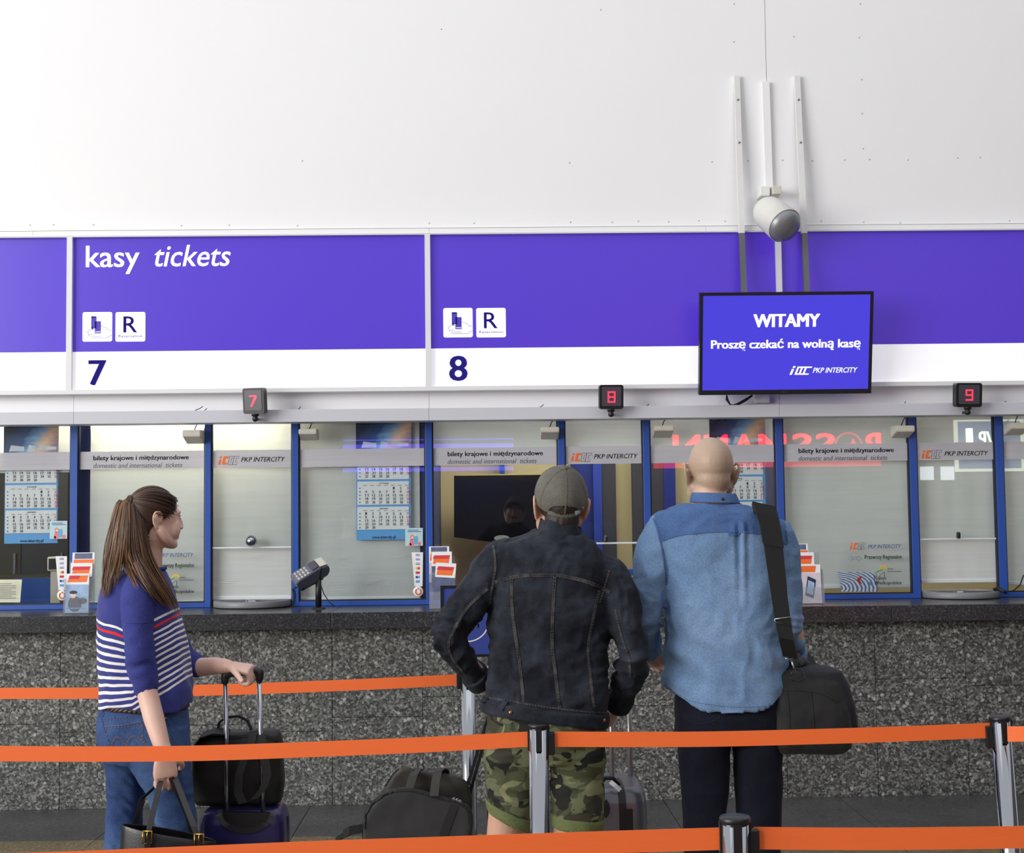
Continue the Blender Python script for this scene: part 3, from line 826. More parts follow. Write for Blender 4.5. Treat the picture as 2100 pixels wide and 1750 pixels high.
# number displays
M['disp_face'] = mat('display_filter', (74, 72, 82), .25)
M['disp_red'] = emit_mat('display_red', (255, 66, 92), 1.3, (60, 0, 0))
SEG = {'7': 'abc', '8': 'abcdefg', '9': 'abcdfg'}
def num_display(ch, px, py, rz, pw, ph):
    c = at(px, py, 8.40)
    t = empty('number_display', (c.x, 8.40, c.z-.11), {'7': 'black tilting number display with red 7, over the woman', '8': 'black tilting number display with red 8, over the cap', '9': 'black tilting number display with red 9, at the right'}[ch], 'display', 'number displays over the ticket windows')
    s = 8.40/F_PX; w_, h_ = pw*s/2, ph*s/2
    X = Matrix.Translation(c) @ Matrix.Rotation(R(rz), 4, 'Z') @ Matrix.Rotation(R(6), 4, 'X')
    mb = MB(); mb.prism(rrect(-w_, -h_, w_, h_, .014), .05, X)
    mb.build('housing', M['black_plastic'], t)
    mb = MB(); mb.prism(rrect(-w_*.8, -h_*.74, w_*.8, h_*.84, .006), .004, X @ Matrix.Translation((0, -.003, 0)))
    fc = mb.build('face', M['disp_face'], t)
    g = MB(); dw, dh, tk = .024, .034, .010
    bars = {'a': (-dw, dh-tk, dw, dh), 'g': (-dw, -tk/2, dw, tk/2), 'd': (-dw, -dh, dw, -dh+tk), 'f': (-dw, 0, -dw+tk, dh), 'b': (dw-tk, 0, dw, dh), 'e': (-dw, -dh, -dw+tk, 0), 'c': (dw-tk, -dh, dw, 0)}
    if ch == '7':
        g.add([X @ Vector((x, -.0045, z)) for x, z in ((-dw, dh), (dw, dh), (dw, dh-tk*1.6), (-.006, -dh), (-.02, -dh), (dw-.016, dh-tk), (-dw, dh-tk))], [(0, 1, 2, 5, 6), (2, 3, 4, 5)])
    else:
        for q in SEG[ch]:
            x0, z0, x1, z1 = bars[q]
            g.add([X @ Vector((x, -.0045, z)) for x, z in ((x0, z0), (x1, z0), (x1, z1), (x0, z1))], [(0, 1, 2, 3)])
    g.build('digit', M['disp_red'], fc, recalc=False)
    # foot: ball joint and clamp on the valance
    b0 = X @ Vector((0, .02, -h_-.002))
    mb = MB(); mb.lathe([(.022, 0), (.022, -.012), (.013, -.016), (.017, -.024), (.018, -.032), (.013, -.042), (.004, -.046)], b0, (0, 0, 1), 18)
    mb.build('ball_joint', M['black_plastic'], t)
    MB().box((b0.x-.01, b0.y-.004, b0.z-.034), (b0.x+.008, 8.50, b0.z-.02)).build('arm', M['black_plastic'], t)
num_display('7', 519.5, 822.5, -14, 46, 53)
num_display('8', 1254, 814.5, 3, 50, 50)
num_display('9', 1987.5, 810.5, 5, 56, 50)

# wedge-shaped intercom boxes at the window heads
def intercom(px0, px1, py0, py1, py2, lab):
    zb, zf0, zf1 = at((px0+px1)/2, py2, 8.70).z, at((px0+px1)/2, py1, 8.57).z, at((px0+px1)/2, py0, 8.57).z
    x0, x1 = at(px0, py0, 8.57).x, at(px1, py0, 8.57).x
    t = empty('intercom_box', ((x0+x1)/2, 8.70, zb), lab, 'intercom', 'intercom boxes at the window heads')
    prof = [(8.699, zb), (8.57, zf0), (8.57, zf1), (8.699, zf1+.004)]
    vs = [(x, y, z) for x in (x0, x1) for y, z in prof]
    bm = bmesh.new(); V = [bm.verts.new(v) for v in vs]
    for f in ((0, 1, 2, 3), (7, 6, 5, 4), (0, 4, 5, 1), (1, 5, 6, 2), (2, 6, 7, 3), (3, 7, 4, 0)): bm.faces.new([V[i] for i in f])
    bmesh.ops.recalc_face_normals(bm, faces=bm.faces)
    bmesh.ops.bevel(bm, geom=list(bm.edges), offset=.004, segments=2, affect='EDGES')
    MB().bm(bm).build('housing', M['ivory_plastic'], t)
    MB().tube([((x0+x1)/2, 8.66, zf1+.002), ((x0+x1)/2+.01, 8.66, zf1+.03), ((x0+x1)/2+.03, 8.67, zf1+.06)], .003, 6).build('cable', M['black_soft'], t)
intercom(374, 411, 882, 895, 911, 'ivory intercom box at the window behind the woman')
intercom(612, 649, 880, 890, 904, 'ivory intercom box left of the hanging calendar')
intercom(1110, 1147, 876, 886, 902, 'ivory intercom box above the capped man')
intercom(1342, 1382, 873, 883, 899, 'ivory intercom box left of the bald head')
intercom(1838, 1876, 873, 885, 899, 'ivory intercom box left of the narrow window under display 9')
intercom(2073, 2112, 867, 879, 893, 'ivory intercom box at the right picture edge')

# ------------------------------------------------------------------ calendars
def header_mat():
    m, nt, p, out = new_mat('calendar_photo')
    tc = node(nt, 'ShaderNodeTexCoord'); sx_ = node(nt, 'ShaderNodeSeparateXYZ'); nt.links.new(tc.outputs['Generated'], sx_.inputs[0])
    r = ramp(nt, [(0, lin((26, 40, 74))), (.35, lin((38, 78, 140))), (.55, lin((126, 170, 214))), (.78, lin((236, 196, 160))), (1, lin((150, 130, 150)))])
    ad = node(nt, 'ShaderNodeMath', operation='MULTIPLY_ADD'); ad.inputs[1].default_value = -.35
    nt.links.new(sx_.outputs['Z'], ad.inputs[0]); nt.links.new(sx_.outputs['X'], ad.inputs[2])
    nz = node(nt, 'ShaderNodeTexNoise'); nz.inputs['Scale'].default_value = 5; nt.links.new(tc.outputs['Generated'], nz.inputs['Vector'])
    a2 = node(nt, 'ShaderNodeMath', operation='MULTIPLY_ADD'); a2.inputs[1].default_value = .3; nt.links.new(nz.outputs['Fac'], a2.inputs[0]); nt.links.new(ad.outputs[0], a2.inputs[2])
    nt.links.new(a2.outputs[0], r.inputs[0]); nt.links.new(r.outputs[0], p.inputs['Base Color']); p.inputs['Roughness'].default_value = .4
    return m
M['cal_photo'] = header_mat()
M['cal_blue'] = mat('calendar_blue', (92, 158, 218), .5)
M['cal_paper'] = translucent_mat('calendar_paper', (246, 248, 252), .3)
def grid_text(first, ndays, prevn):
    """list of (row, column, text, red)"""
    out = []
    for d in range(1, ndays+1):
        k = first + d - 1
        out.append((k//7, k % 7, str(d), (k % 7) == 6))
    return out
MONTHS = [('kwiecień', 2, 30), ('maj', 4, 31), ('czerwiec', 0, 30)]
def calendar(dx, dy, lab, Y=YG+.024):
    def q(x, y, yy): return at(x+dx, y+dy, yy)
    a = q(731, 1108, Y); b = q(842, 866, Y)
    t = empty('wall_calendar', ((a.x+b.x)/2, Y, a.z), lab, 'calendar', 'three-month wall calendars in the windows')
    def pl(name, x0, x1, y0, y1, yy, th, m, par=t):
        A = q(x0, y1, yy); B = q(x1, y0, yy); return MB().box((A.x, yy, A.z), (B.x, yy+th, B.z)).build(name, m, par)
    pl('backing', 731, 842, 924, 1108, Y, .002, M['cal_blue'])
    hd = pl('picture', 730, 843, 864, 923, Y-.001, .003, M['cal_photo'])
    A = q(735, 872, Y-.003); B = q(757, 872, Y)
    v, f = letters('2015', A.x, B.x, A.z, .02, Y-.0015, bold=.01); MB().add(v, f).build('year', M['paper'], hd, recalc=False)
    g = MB()
    for x0, x1, y0, y1 in ((741, 772, 906, 919), (778, 796, 905, 920), (800, 838, 906, 916)):
        P = [q(x0+4, y0, Y-.0018), q(x1, y0+3, Y-.0018), q(x1, y1-1, Y-.0018), q(x0, y1, Y-.0018)]
        g.add(P, [(3, 2, 1, 0)])
    g.build('train_photos', [mat('train_silver', (200, 208, 216), .4, var=.3, scale=20)], hd, recalc=False)
    pl('strip', 731, 842, 923, 932, Y-.0015, .002, M['paper'])
    for k, (y0, y1) in enumerate(((934, 984), (987, 1036), (1039, 1087))):
        yy = Y-.004
        pad = pl('month_pad', 733, 838.5, y0, y1, yy, .003, M['cal_paper'])
        nm, first, nd = MONTHS[k]
        gb = MB(); gr = MB(); yt = yy-.0012
        rows = 5
        for r_, c_, s_, red in grid_text(first, nd, 0):
            cx = 749 + c_*14.2; cy = y0 + 17 + r_*7.2
            A = q(cx, cy, yt); wpx = 3.1*len(s_)
            B = q(cx+wpx, cy, yt)
            v, f = letters(s_, A.x, B.x, A.z, 5.0*Y/F_PX, yt)
            (gr if red else gb).add(v, f)
        A = q(778, y0+5.5, yt); B = q(796, y0+5.5, yt); v, f = letters(nm, A.x, B.x, A.z, 3*Y/F_PX, yt); gb.add(v, f)
        for c_ in range(7):
            A = q(745+c_*14.2, y0+9, yt); gb.box((A.x, yt, A.z), (A.x+.022, yt+.001, A.z+.002))
        for r_ in range(5):
            A = q(737, y0+16+r_*7.2, yt); gb.box((A.x, yt, A.z), (A.x+.006, yt+.001, A.z+.007))
        gb.build('dates', M['ink_black'], pad, recalc=False)['kind'] = 'stuff'
        gr.build('sundays', M['ink_red'], pad, recalc=False)['kind'] = 'stuff'
    A = q(763, 1105, Y-.001); B = q(811, 1105, Y-.001)
    v, f = letters('www.intercity.pl', A.x, B.x, A.z, 6*Y/F_PX, Y-.001, bold=.012); MB().add(v, f).build('web_address', M['paper'], t, recalc=False)
calendar(0, 0, 'blue backed calendar hanging right of the card terminal')
calendar(-722.5, 7.5, 'blue backed calendar at the left picture edge')
calendar(725.5, -9.5, 'blue backed calendar half hidden behind the bald head')

# ------------------------------------------------------------------ stickers on the glass
M['st_mint'] = mat('sticker_mint', (176, 210, 214), .4); M['st_white'] = mat('sticker_white', (236, 236, 236), .35)
M['pink'] = mat('ink_pink', (228, 116, 134), .5); M['teal'] = mat('ink_teal', (96, 170, 206), .5); M['skin_ink'] = mat('ink_skin', (236, 196, 170), .5)
YK = YG-.002
def family_sticker(dx, dy, lab):
    def q(x, y, yy=YK): return at(x+dx, y+dy, yy)
    A, B = q(831, 1120), q(867, 1083)
    t = empty('sticker', ((A.x+B.x)/2, YK, A.z), lab, 'sticker', 'family stickers on the glass')
    MB().box((A.x, YK-.001, A.z), (B.x, YK, B.z)).build('card', M['st_mint'], t)
    g = MB()
    def blob(x, y, rx, ry, mi):
        c = q(x, y, YK-.0015); k = Y_ = YK/F_PX
        n = 14; g.add([(c.x+math.cos(2*math.pi*i/n)*rx*k, YK-.0016-.0002*mi, c.z+math.sin(2*math.pi*i/n)*ry*k) for i in range(n)], [tuple(range(n))], mi)
    blob(845, 1113, 5, 8, 0); blob(845, 1102, 4, 5, 0); blob(845.5, 1103, 2.6, 3, 2); blob(852.5, 1108, 5, 10, 1); blob(852, 1097.5, 2.8, 3, 2)
    blob(841, 1117, 3, 3, 0); blob(860, 1115, 3.6, 4.5, 0); blob(859.5, 1110, 2.2, 2.4, 2)
    g.build('family_figures', [M['pink'], M['teal'], M['skin_ink']], t, recalc=False)
    g = MB()      # caption too fine to read
    for y, xe in ((1088.5, 858), (1091.5, 864)):
        A_, B_ = q(836, y), q(xe, y); g.box((A_.x, YK-.0016, A_.z), (B_.x, YK-.001, A_.z+.004))
    g.build('caption', M['ink_blue'], t)['kind'] = 'stuff'
family_sticker(0, 0, 'small mint family sticker at the calendar right of the card terminal')
family_sticker(-729, -14.5, 'small mint family sticker on the calendar at the left edge')
def card_sticker(dx, dy, lab):
    def q(x, y, yy=YK): return at(x+dx, y+dy, yy)
    t = empty('sticker', q(857, 1200), lab, 'sticker', 'payment stickers on the glass')
    P = [q(844, 1133), q(867.5, 1133), q(866.5, 1203), q(850, 1203)]
    mb = MB(); mb.add(P + [p - Vector((0, .001, 0)) for p in P], [(7, 6, 5, 4), (0, 1, 5, 4), (1, 2, 6, 5), (2, 3, 7, 6), (3, 0, 4, 7)])
    mb.build('strip', M['st_white'], t)
    c = q(857.5, 1213.5); mb = MB(); mb.lathe([(0, -.0016), (.030, -.0016), (.031, 0)], c, (0, 1, 0), 28); mb.build('round_badge', M['st_white'], t)
    mb = MB(); n = 20
    mb.tube([c + Vector((math.cos(R(125+290*i/n))*.016, -.0022, math.sin(R(125+290*i/n))*.017)) for i in range(n+1)], .0042, 5)
    mb.lathe([(0, -.003), (.005, -.003), (.005, 0)], c+Vector((0, -.001, .018)), (0, 1, 0), 10)
    mb.build('badge_mark', M['ink_orange'], t)
    g = MB(); cols = [(0, 1138, 0), (0, 1147, 0), (0, 1156, 0), (1, 1166, 1), (1, 1175, 2), (1, 1184, 3), (1, 1193, 4)]
    for big, y, mi in cols:
        A = q(852.5, y+2.4); B = q(861, y-2.6)
        if big: g.box((A.x, YK-.002, A.z), ((A.x+B.x)/2, YK-.001, B.z), mi); g.box(((A.x+B.x)/2, YK-.002, A.z), (B.x, YK-.001, B.z), 2 if mi < 3 else 4)
        else: g.box((A.x, YK-.002, A.z), (B.x, YK-.001, A.z+.004), 0); g.box((A.x, YK-.002, A.z+.008), (B.x, YK-.001, A.z+.011), 0)
    g.build('card_marks', [M['ink_blue'], M['ink_yellow'], M['ink_red'], M['ink_blue'], M['ink_sky']], t)
card_sticker(0, 0, 'white payment card sticker left of the middle brochure holder')
card_sticker(-730, 8, 'white payment card sticker beside the left brochure holder')

# ------------------------------------------------------------------ on the ledge
M['acrylic'] = glass_mat('clear_acrylic', (.93, .95, .96), 1.0, .10)
M['photo_a'] = mat('leaflet_photo_blue', (150, 176, 208), .35, var=.45, scale=22)
M['photo_b'] = mat('leaflet_photo_dark', (88, 96, 126), .35, var=.5, scale=26)
M['photo_c'] = mat('leaflet_photo_pale', (206, 196, 206), .35, var=.3, scale=24)
M['navy_ink'] = mat('ink_navy', (32, 38, 72), .5)
def brochures(px, py, yb, kind, lab):
    """px: left edge of the holder, py: ledge line"""
    o0 = at(px, py, yb); k = yb/F_PX
    o0.z = HC
    t = empty('brochure_holder', (o0.x+.075, yb, HC), lab, 'holder', 'clear brochure holders on the ledge')
    wd = .148 if kind != 'r' else .15
    MB().box((o0.x, yb-.035, HC), (o0.x+wd, yb+.09, HC+.004)).build('foot', M['acrylic'], t)
    MB().box((o0.x, yb-.035, HC+.004), (o0.x+wd, yb-.031, HC+.10)).build('front_lip', M['acrylic'], t)
    MB().box((o0.x, yb+.085, HC+.004), (o0.x+wd, yb+.089, HC+.30)).build('back_plate', M['acrylic'], t)
    for s in (0, wd-.003):
        MB().box((o0.x+s, yb-.031, HC+.004), (o0.x+s+.003, yb+.085, HC+.20)).build('side', M['acrylic'], t)
    MB().box((o0.x+.003, yb+.02, HC+.08), (o0.x+wd-.003, yb+.024, HC+.21)).build('divider', M['acrylic'], t)
    return o0
def leaflet(x, y, z, w_, h_, tilt, lab, style, lean=0):
    X = Matrix.Translation((x, y, z)) @ Matrix.Rotation(R(-tilt), 4, 'X') @ Matrix.Rotation(R(lean), 4, 'Y')
    t = empty('leaflet', (x+w_/2, y, z), lab, 'leaflet', 'leaflets in the brochure holders')
    MB().box((0, 0, 0), (w_, .006, h_), mtx=X).build('pages', M['paper'], t)
    def pr(name, x0, z0, x1, z1, m, sk=0, dy=.0006):
        vs = [(x0*w_, -dy, z0*h_), (x1*w_, -dy, z0*h_), ((x1+sk)*w_, -dy, z1*h_), ((x0+sk)*w_, -dy, z1*h_)]
        MB().add([X @ Vector(v) for v in vs], [(0, 1, 2, 3)]).build(name, m, t, recalc=False)
    if style == 'cap':
        pr('photo', .0, .0, 1, .72, M['photo_a']); pr('banner', .08, .78, .9, .95, M['ink_orange'], .06); pr('banner', .1, .86, .55, .95, M['ink_red'], .08, .0009)
        g = MB()
        def bl(cx, cz, rx, rz_, mi, d=.001):
            n = 16; g.add([X @ Vector((cx*w_+math.cos(2*math.pi*i/n)*rx*w_, -d, cz*h_+math.sin(2*math.pi*i/n)*rz_*h_)) for i in range(n)], [tuple(range(n))], mi)
        bl(.42, .22, .3, .2, 0); bl(.34, .44, .12, .075, 1, .0012); bl(.34, .52, .17, .045, 0, .0014); bl(.75, .3, .2, .08, 0)
        g.build('figure_print', [M['navy_ink'], M['skin_ink']], t, recalc=False)
        pr('strip_print', .05, .10, .9, .13, M['ink_sky'], 0, .0016)
    elif style == 'orange':
        pr('photo', 0, .0, 1, .6, M['photo_b']); pr('banner', .06, .66, .84, .9, M['ink_orange'], .08); pr('banner', .06, .8, .84, .9, M['ink_red'], .06, .0009)
    elif style == 'phone':
        pr('photo', 0, 0, 1, .78, M['photo_c']); pr('banner', .05, .8, .75, .96, M['ink_orange'], .06)
        g = MB(); pts = [(.24, .2), (.62, .12), (.78, .6), (.4, .7)]
        g.add([X @ Vector((a*w_, -.0012, b*h_)) for a, b in pts], [(0, 1, 2, 3)], 0)
        pts = [(.31, .27), (.6, .2), (.7, .52), (.42, .6)]; g.add([X @ Vector((a*w_, -.0016, b*h_)) for a, b in pts], [(0, 1, 2, 3)], 1)
        g.build('phone_print', [M['navy_ink'], M['photo_a']], t, recalc=False)
    else:
        pr('photo', .0, .0, 1, .55, M['photo_c']); pr('banner', .04, .6, .95, .8, M['ink_orange'], .03); pr('photo', .1, .82, .9, .98, M['photo_b'])
b0 = brochures(133, 1254, 8.30, 'l', 'clear brochure holder left of the woman')
leaflet(b0.x+.006, 8.30-.022, HC+.006, .132, .225, 6, 'leaflet showing a figure in a peaked cap, left holder', 'cap')
leaflet(b0.x+.016, 8.30+.035, HC+.085, .125, .205, 6, 'leaflet with orange banner behind the peaked cap leaflet', 'orange')
leaflet(b0.x+.018, 8.30+.062, HC+.145, .128, .205, 6, 'plain white topped leaflet at the back of the left holder', 'plain')
b1 = brochures(881, 1244, 8.30, 'm', 'clear brochure holder above the blue queue sign')
leaflet(b1.x+.024, 8.30-.018, HC+.06, .118, .21, 7, 'leaflet with red and orange banner at the front of the middle holder', 'orange', 4)
leaflet(b1.x+.012, 8.30+.035, HC+.12, .118, .21, 6, 'leaflet with orange title in the centre of the middle holder', 'orange')
leaflet(b1.x-.004, 8.30+.062, HC+.15, .118, .21, 5, 'tall white leaflet at the back of the middle holder', 'plain')
b2 = brochures(1636, 1237, 8.30, 'r', 'clear brochure holder right of the bald man')
leaflet(b2.x+.010, 8.30-.020, HC+.006, .128, .225, 7, 'leaflet showing a mobile phone, right holder', 'phone')
leaflet(b2.x-.004, 8.30+.035, HC+.10, .118, .20, 6, 'white striped leaflet in the centre of the right holder', 'orange')
leaflet(b2.x-.016, 8.30+.062, HC+.15, .10, .20, 5, 'leaflet with blue picture at the back of the right holder', 'plain')

# card terminal
ct = empty('card_terminal', at(652, 1243, 8.44), 'grey card payment terminal on a short black pole', 'card terminal')
def tp(x, y, yy=8.40): return at(x, y, yy)
prof = [(596, 1187), (601, 1180), (612, 1173), (638, 1156), (658, 1150), (666, 1154), (670, 1166), (668, 1175), (652, 1186), (622, 1203), (603, 1200)]
bm = bmesh.new()
A = [bm.verts.new(tp(x, y, 8.40)) for x, y in prof]; B = [bm.verts.new(tp(x, y, 8.40)+Vector((0, .085, 0))) for x, y in prof]
n = len(prof)
bm.faces.new(A); bm.faces.new(list(reversed(B)))
for i in range(n): bm.faces.new((A[i], B[i], B[(i+1) % n], A[(i+1) % n]))
bmesh.ops.recalc_face_normals(bm, faces=bm.faces)
bmesh.ops.bevel(bm, geom=list(bm.edges), offset=.004, segments=2, affect='EDGES')
MB().bm(bm).build('body', M['grey_plastic'], ct)
mb = MB()
for r_ in range(4):
    for c_ in range(3):
        p = tp(603+r_*6.2, 1181-r_*4.1-1.5); mb.box((p.x-.006, 8.407+c_*.024, p.z-.003), (p.x+.006, 8.407+c_*.024+.018, p.z+.004))
mb.build('keypad', M['ivory_plastic'], ct)
p = tp(632, 1159); q_ = tp(652, 1149.5)
mb = MB(); mb.strip([tp(628, 1161.5)+Vector((0, .0425, .004)), tp(640, 1153.5)+Vector((0, .0425, .004))], .06, .004, (0, 1, 0)); mb.build('screen', M['disp_face'], ct)
mb = MB(); mb.strip([tp(643, 1153)+Vector((0, .0425, .004)), tp(658, 1148.5)+Vector((0, .0425, .003))], .07, .006, (0, 1, 0)); mb.build('printer_lid', M['ivory_plastic'], ct)
mb = MB(); mb.strip([tp(645, 1152, 8.399), tp(650, 1187, 8.399)], .005, .003, (1, 0, 0)); mb.build('seam_band', M['black_plastic'], ct)
MB().strip([tp(617, 1204, 8.44), tp(661, 1180, 8.44)], .03, .07, (0, 0, 1)).build('cradle', M['black_plastic'], ct)
pb_ = at(653, 1180, 8.44)
ax_ = (tp(668, 1162)-tp(600, 1192)).normalized(); pc_ = tp(636, 1178)+Vector((0, .0425, 0))
ROLL_T = Matrix.Translation(pc_) @ Matrix.Rotation(R(38), 4, ax_) @ Matrix.Translation(-pc_)
for o_ in list(ct.children):      # the terminal is turned a little towards the customer
    o_.data.transform(ROLL_T)
    o_.data.transform(Matrix.Translation((pb_.x, 8.44, 0)) @ Matrix.Rotation(R(24), 4, 'Z') @ Matrix.Translation((-pb_.x, -8.44, 0)))
MB().cyl((pb_.x, 8.44, HC+.01), (pb_.x, 8.44, pb_.z), .018, 18).build('pole', M['black_plastic'], ct)
mb = MB(); mb.lathe([(0, .012), (.030, .012), (.042, .008), (.045, 0)], (pb_.x, 8.44, HC+.0005), (0, 0, 1), 28); mb.build('base', M['black_plastic'], ct)
mb = MB(); pts = []
for i in range(90):
    a = i*2*math.pi/9; x_, z_ = at(601, 1207+i*.36, 8.42).x, at(601, 1207+i*.36, 8.42).z
    pts.append((x_+.009*math.cos(a)+.01*math.sin(i/90*3.1), 8.42+.009*math.sin(a), z_))
mb.tube(pts, .0024, 5); mb.build('coiled_cord', M['black_soft'], ct)
MB().tube([at(604, 1206, 8.42), at(612, 1203, 8.42), at(618, 1201, 8.42)], .006, 8).build('cord_plug', M['black_plastic'], ct)
MB().tube([at(658, 1200, 8.46), at(664, 1218, 8.45), at(676, 1236, 8.44), at(686, 1244, 8.43)], .003, 6).build('lead', M['black_soft'], ct)

# money trays set into the narrow windows
def tray(px, py, lab):
    c = at(px, py, YW); c = Vector((c.x, YW+.02, HC))
    t = empty('money_tray', c, lab, 'money tray', 'round money trays under the narrow windows')
    r = .232
    mb = MB(); mb.lathe([(r-.012, .004), (r, .004), (r+.002, .010), (r+.002, .036), (r-.004, .042), (r-.022, .043), (r-.030, .038), (r-.045, .018)], c, (0, 0, 1), 56); mb.build('rim', mat('tray_rim', (124, 126, 130), .5, metal=.15), t)
    mb = MB(); mb.lathe([(r-.04, .03), (r-.06, .018), (.10, .012), (.001, .012)], c, (0, 0, 1), 56); mb.build('dish', mat('tray_dish', (74, 80, 82), .4, metal=.3), t)
    mb = MB(); mb.lathe([(.04, .012), (.04, .04), (.034, .044), (.001, .045)], c, (0, 0, 1), 28); mb.build('hub', M['steel'], t)
    MB().box((c.x-.2, c.y-.004, HC+.015), (c.x+.2, c.y+.004, HC+.041)).build('divider', M['steel'], t)
tray(517, 1240, 'round grey money tray under the window with the chrome knob')
tray(1971, 1226, 'round grey money tray under the window at the right')
# black lead beside the right tray
mb = MB(); mb.tube([at(2040, 1209, 8.62), at(2050, 1213, 8.58), at(2060, 1215, 8.58), at(2078, 1212, 8.6), at(2092, 1200, 8.62), at(2099, 1180, 8.64)], .004, 6)
mb.tube([at(2038, 1210, 8.62), at(2048, 1206, 8.6), at(2056, 1212, 8.56), at(2064, 1216, 8.56)], .011, 8)
tag(mb.build('terminal_lead', M['black_soft']), 'black lead lying at the right end of the right money tray', 'cable')

# ------------------------------------------------------------------ inside the booths
nt_ = empty('notice_card', at(18, 1238, 8.80), 'cream notice card inside the left edge window', 'notice')
A = at(-40, 1236, 8.79); 
mb = MB(); P = [at(-60, 1236, 8.79), at(41, 1236, 8.79), at(45, 1189, 8.82), at(-56, 1189, 8.82)]
mb.add(P+[p+Vector((0, .003, 0)) for p in P], [(0, 1, 2, 3), (7, 6, 5, 4), (0, 4, 5, 1), (1, 5, 6, 2), (2, 6, 7, 3), (3, 7, 4, 0)]); mb.build('card', mat('cream_card', (232, 226, 204), .6), nt_)
mb = MB()
for k in range(8):
    a_, b_ = at(-50, 1199+k*4.2, 8.785), at(33 if k % 3 else 24, 1199+k*4.2, 8.785); mb.box((a_.x, 8.783, a_.z), (b_.x, 8.784, a_.z+.003))
mb.build('print', M['ink_grey'], nt_)['kind'] = 'stuff'
pc = empty('picture_card', at(1760, 1214, YG+.03), 'blue and white ringed card with red arrow leaning inside the glass', 'card')
Yc = YG+.030
P = [at(1726, 1214, Yc), at(1801, 1214, Yc), at(1793, 1174, Yc), at(1718, 1174, Yc)]
def ring_mat():
    m, nt, p, out = new_mat('ringed_print'); tc = node(nt, 'ShaderNodeTexCoord'); mp = node(nt, 'ShaderNodeMapping')
    mp.inputs['Location'].default_value = (.1, 0, -.2); nt.links.new(tc.outputs['Generated'], mp.inputs[0])
    wv = node(nt, 'ShaderNodeTexWave', wave_type='RINGS', rings_direction='SPHERICAL'); wv.inputs['Scale'].default_value = 3.2; wv.inputs['Distortion'].default_value = 2.5
    nt.links.new(mp.outputs[0], wv.inputs['Vector']); r = ramp(nt, [(.25, lin((92, 120, 176))), (.5, lin((196, 208, 226))), (.7, lin((240, 242, 246)))])
    nt.links.new(wv.outputs['Fac'], r.inputs[0]); nt.links.new(r.outputs[0], p.inputs['Base Color']); return m
mb = MB(); mb.add(P+[p+Vector((0, .003, 0)) for p in P], [(0, 1, 2, 3), (7, 6, 5, 4), (0, 4, 5, 1), (1, 5, 6, 2), (2, 6, 7, 3), (3, 7, 4, 0)]); mb.build('card', ring_mat(), pc)
mb = MB(); mb.add([at(x, y, Yc-.001) for x, y in ((1756, 1190), (1764, 1182), (1769, 1182), (1763, 1190), (1768, 1198), (1762, 1198))], [(0, 1, 2, 3), (0, 3, 4, 5)]); mb.build('red_arrow', M['ink_red'], pc, recalc=False)
mb = MB(); mb.add([at(x, y, Yc-.001) for x, y in ((1772, 1186), (1784, 1200), (1790, 1203), (1786, 1196))], [(0, 1, 2, 3)]); mb.build('blue_streak', M['teal'], pc, recalc=False)
# dark screen on the rear wall
ds = empty('office_screen', at(1025, 1110, 10.25), 'large dark screen inside the open booth behind the cap', 'screen')
Yd = 10.25
prof = [(931, 975), (1180, 972), (1180, 1100)] + [(1180-(249)*i/12, 1100+13*math.sin(math.pi*(i/12))*.9+ (2 if i else 0)) for i in range(1, 13)]
P = [at(x, y, Yd) for x, y in prof]
mb = MB(); n = len(P); mb.add(P+[p+Vector((0, .08, 0)) for p in P], [tuple(range(n)), tuple(reversed(range(n, 2*n)))]+[(i, (i+1) % n, (i+1) % n+n, i+n) for i in range(n)])
mb.build('casing', mat('screen_gloss_black', (16, 17, 22), .12), ds)
mb = MB(); c = at(1029, 1104, Yd-.004); mb.add([(c.x+math.cos(2*math.pi*i/24)*.056, Yd-.004, c.z+math.sin(2*math.pi*i/24)*.021) for i in range(24)], [tuple(range(24))]); mb.build('oval_badge', mat('badge_silver', (176, 190, 184), .3, metal=.3), ds, recalc=False)
MB().strip([at(931, 975, Yd-.003), at(1180, 972, Yd-.003)], .008, .004, (0, 0, 1)).build('top_edge', mat('edge_gold', (196, 180, 120), .4), ds)
MB().cyl((at(1050, 1100, Yd+.05).x, Yd+.05, 1.01), (at(1050, 1100, Yd+.05).x, Yd+.05, at(1050, 1100, Yd).z), .03, 12).build('stand', M['black_plastic'], ds)
MB().box((at(1050, 1100, Yd).x-.2, Yd-.05, .985), (at(1050, 1100, Yd).x+.2, Yd+.2, 1.01)).build('stand_foot', M['black_plastic'], ds)
cbn = empty('office_cabinet', (at(1050, 1240, 10.35).x, 10.4, 0), 'low wooden cabinet under the dark screen', 'cabinet')
x0, x1 = at(905, 1200, 10.2).x, at(1180, 1200, 10.2).x
box('body', (x0, 10.15, 0), (x1, 10.59, .955), M['wood_red'], cbn); box('top', (x0-.01, 10.13, .955), (x1+.01, 10.59, .984), M['wood'], cbn)
ph = empty('desk_telephone', at(1275, 1170, 9.3), 'ivory telephone on the desk inside the narrow open window', 'telephone')
p = at(1268, 1166, 9.25)
MB().box((p.x-.10, 9.17, 1.011), (p.x+.08, 9.33, 1.05), bev=.012).build('base', M['ivory_plastic'], ph)
MB().box((p.x-.09, 9.2, 1.055), (p.x+.06, 9.24, 1.085), bev=.012).build('handset', M['ivory_plastic'], ph)
bx_ = empty('small_printer', at(1250, 1130, 9.35), 'grey ticket printer on the desk beside the telephone', 'printer')
p = at(1247, 1120, 9.42)
MB().box((p.x-.05, 9.38, 1.011), (p.x+.05, 9.48, 1.30), bev=.01).build('housing', mat('printer_grey', (120, 122, 120), .5), bx_)
MB().box((p.x-.03, 9.375, 1.22), (p.x+.03, 9.385, 1.26)).build('slot', M['black_plastic'], bx_)
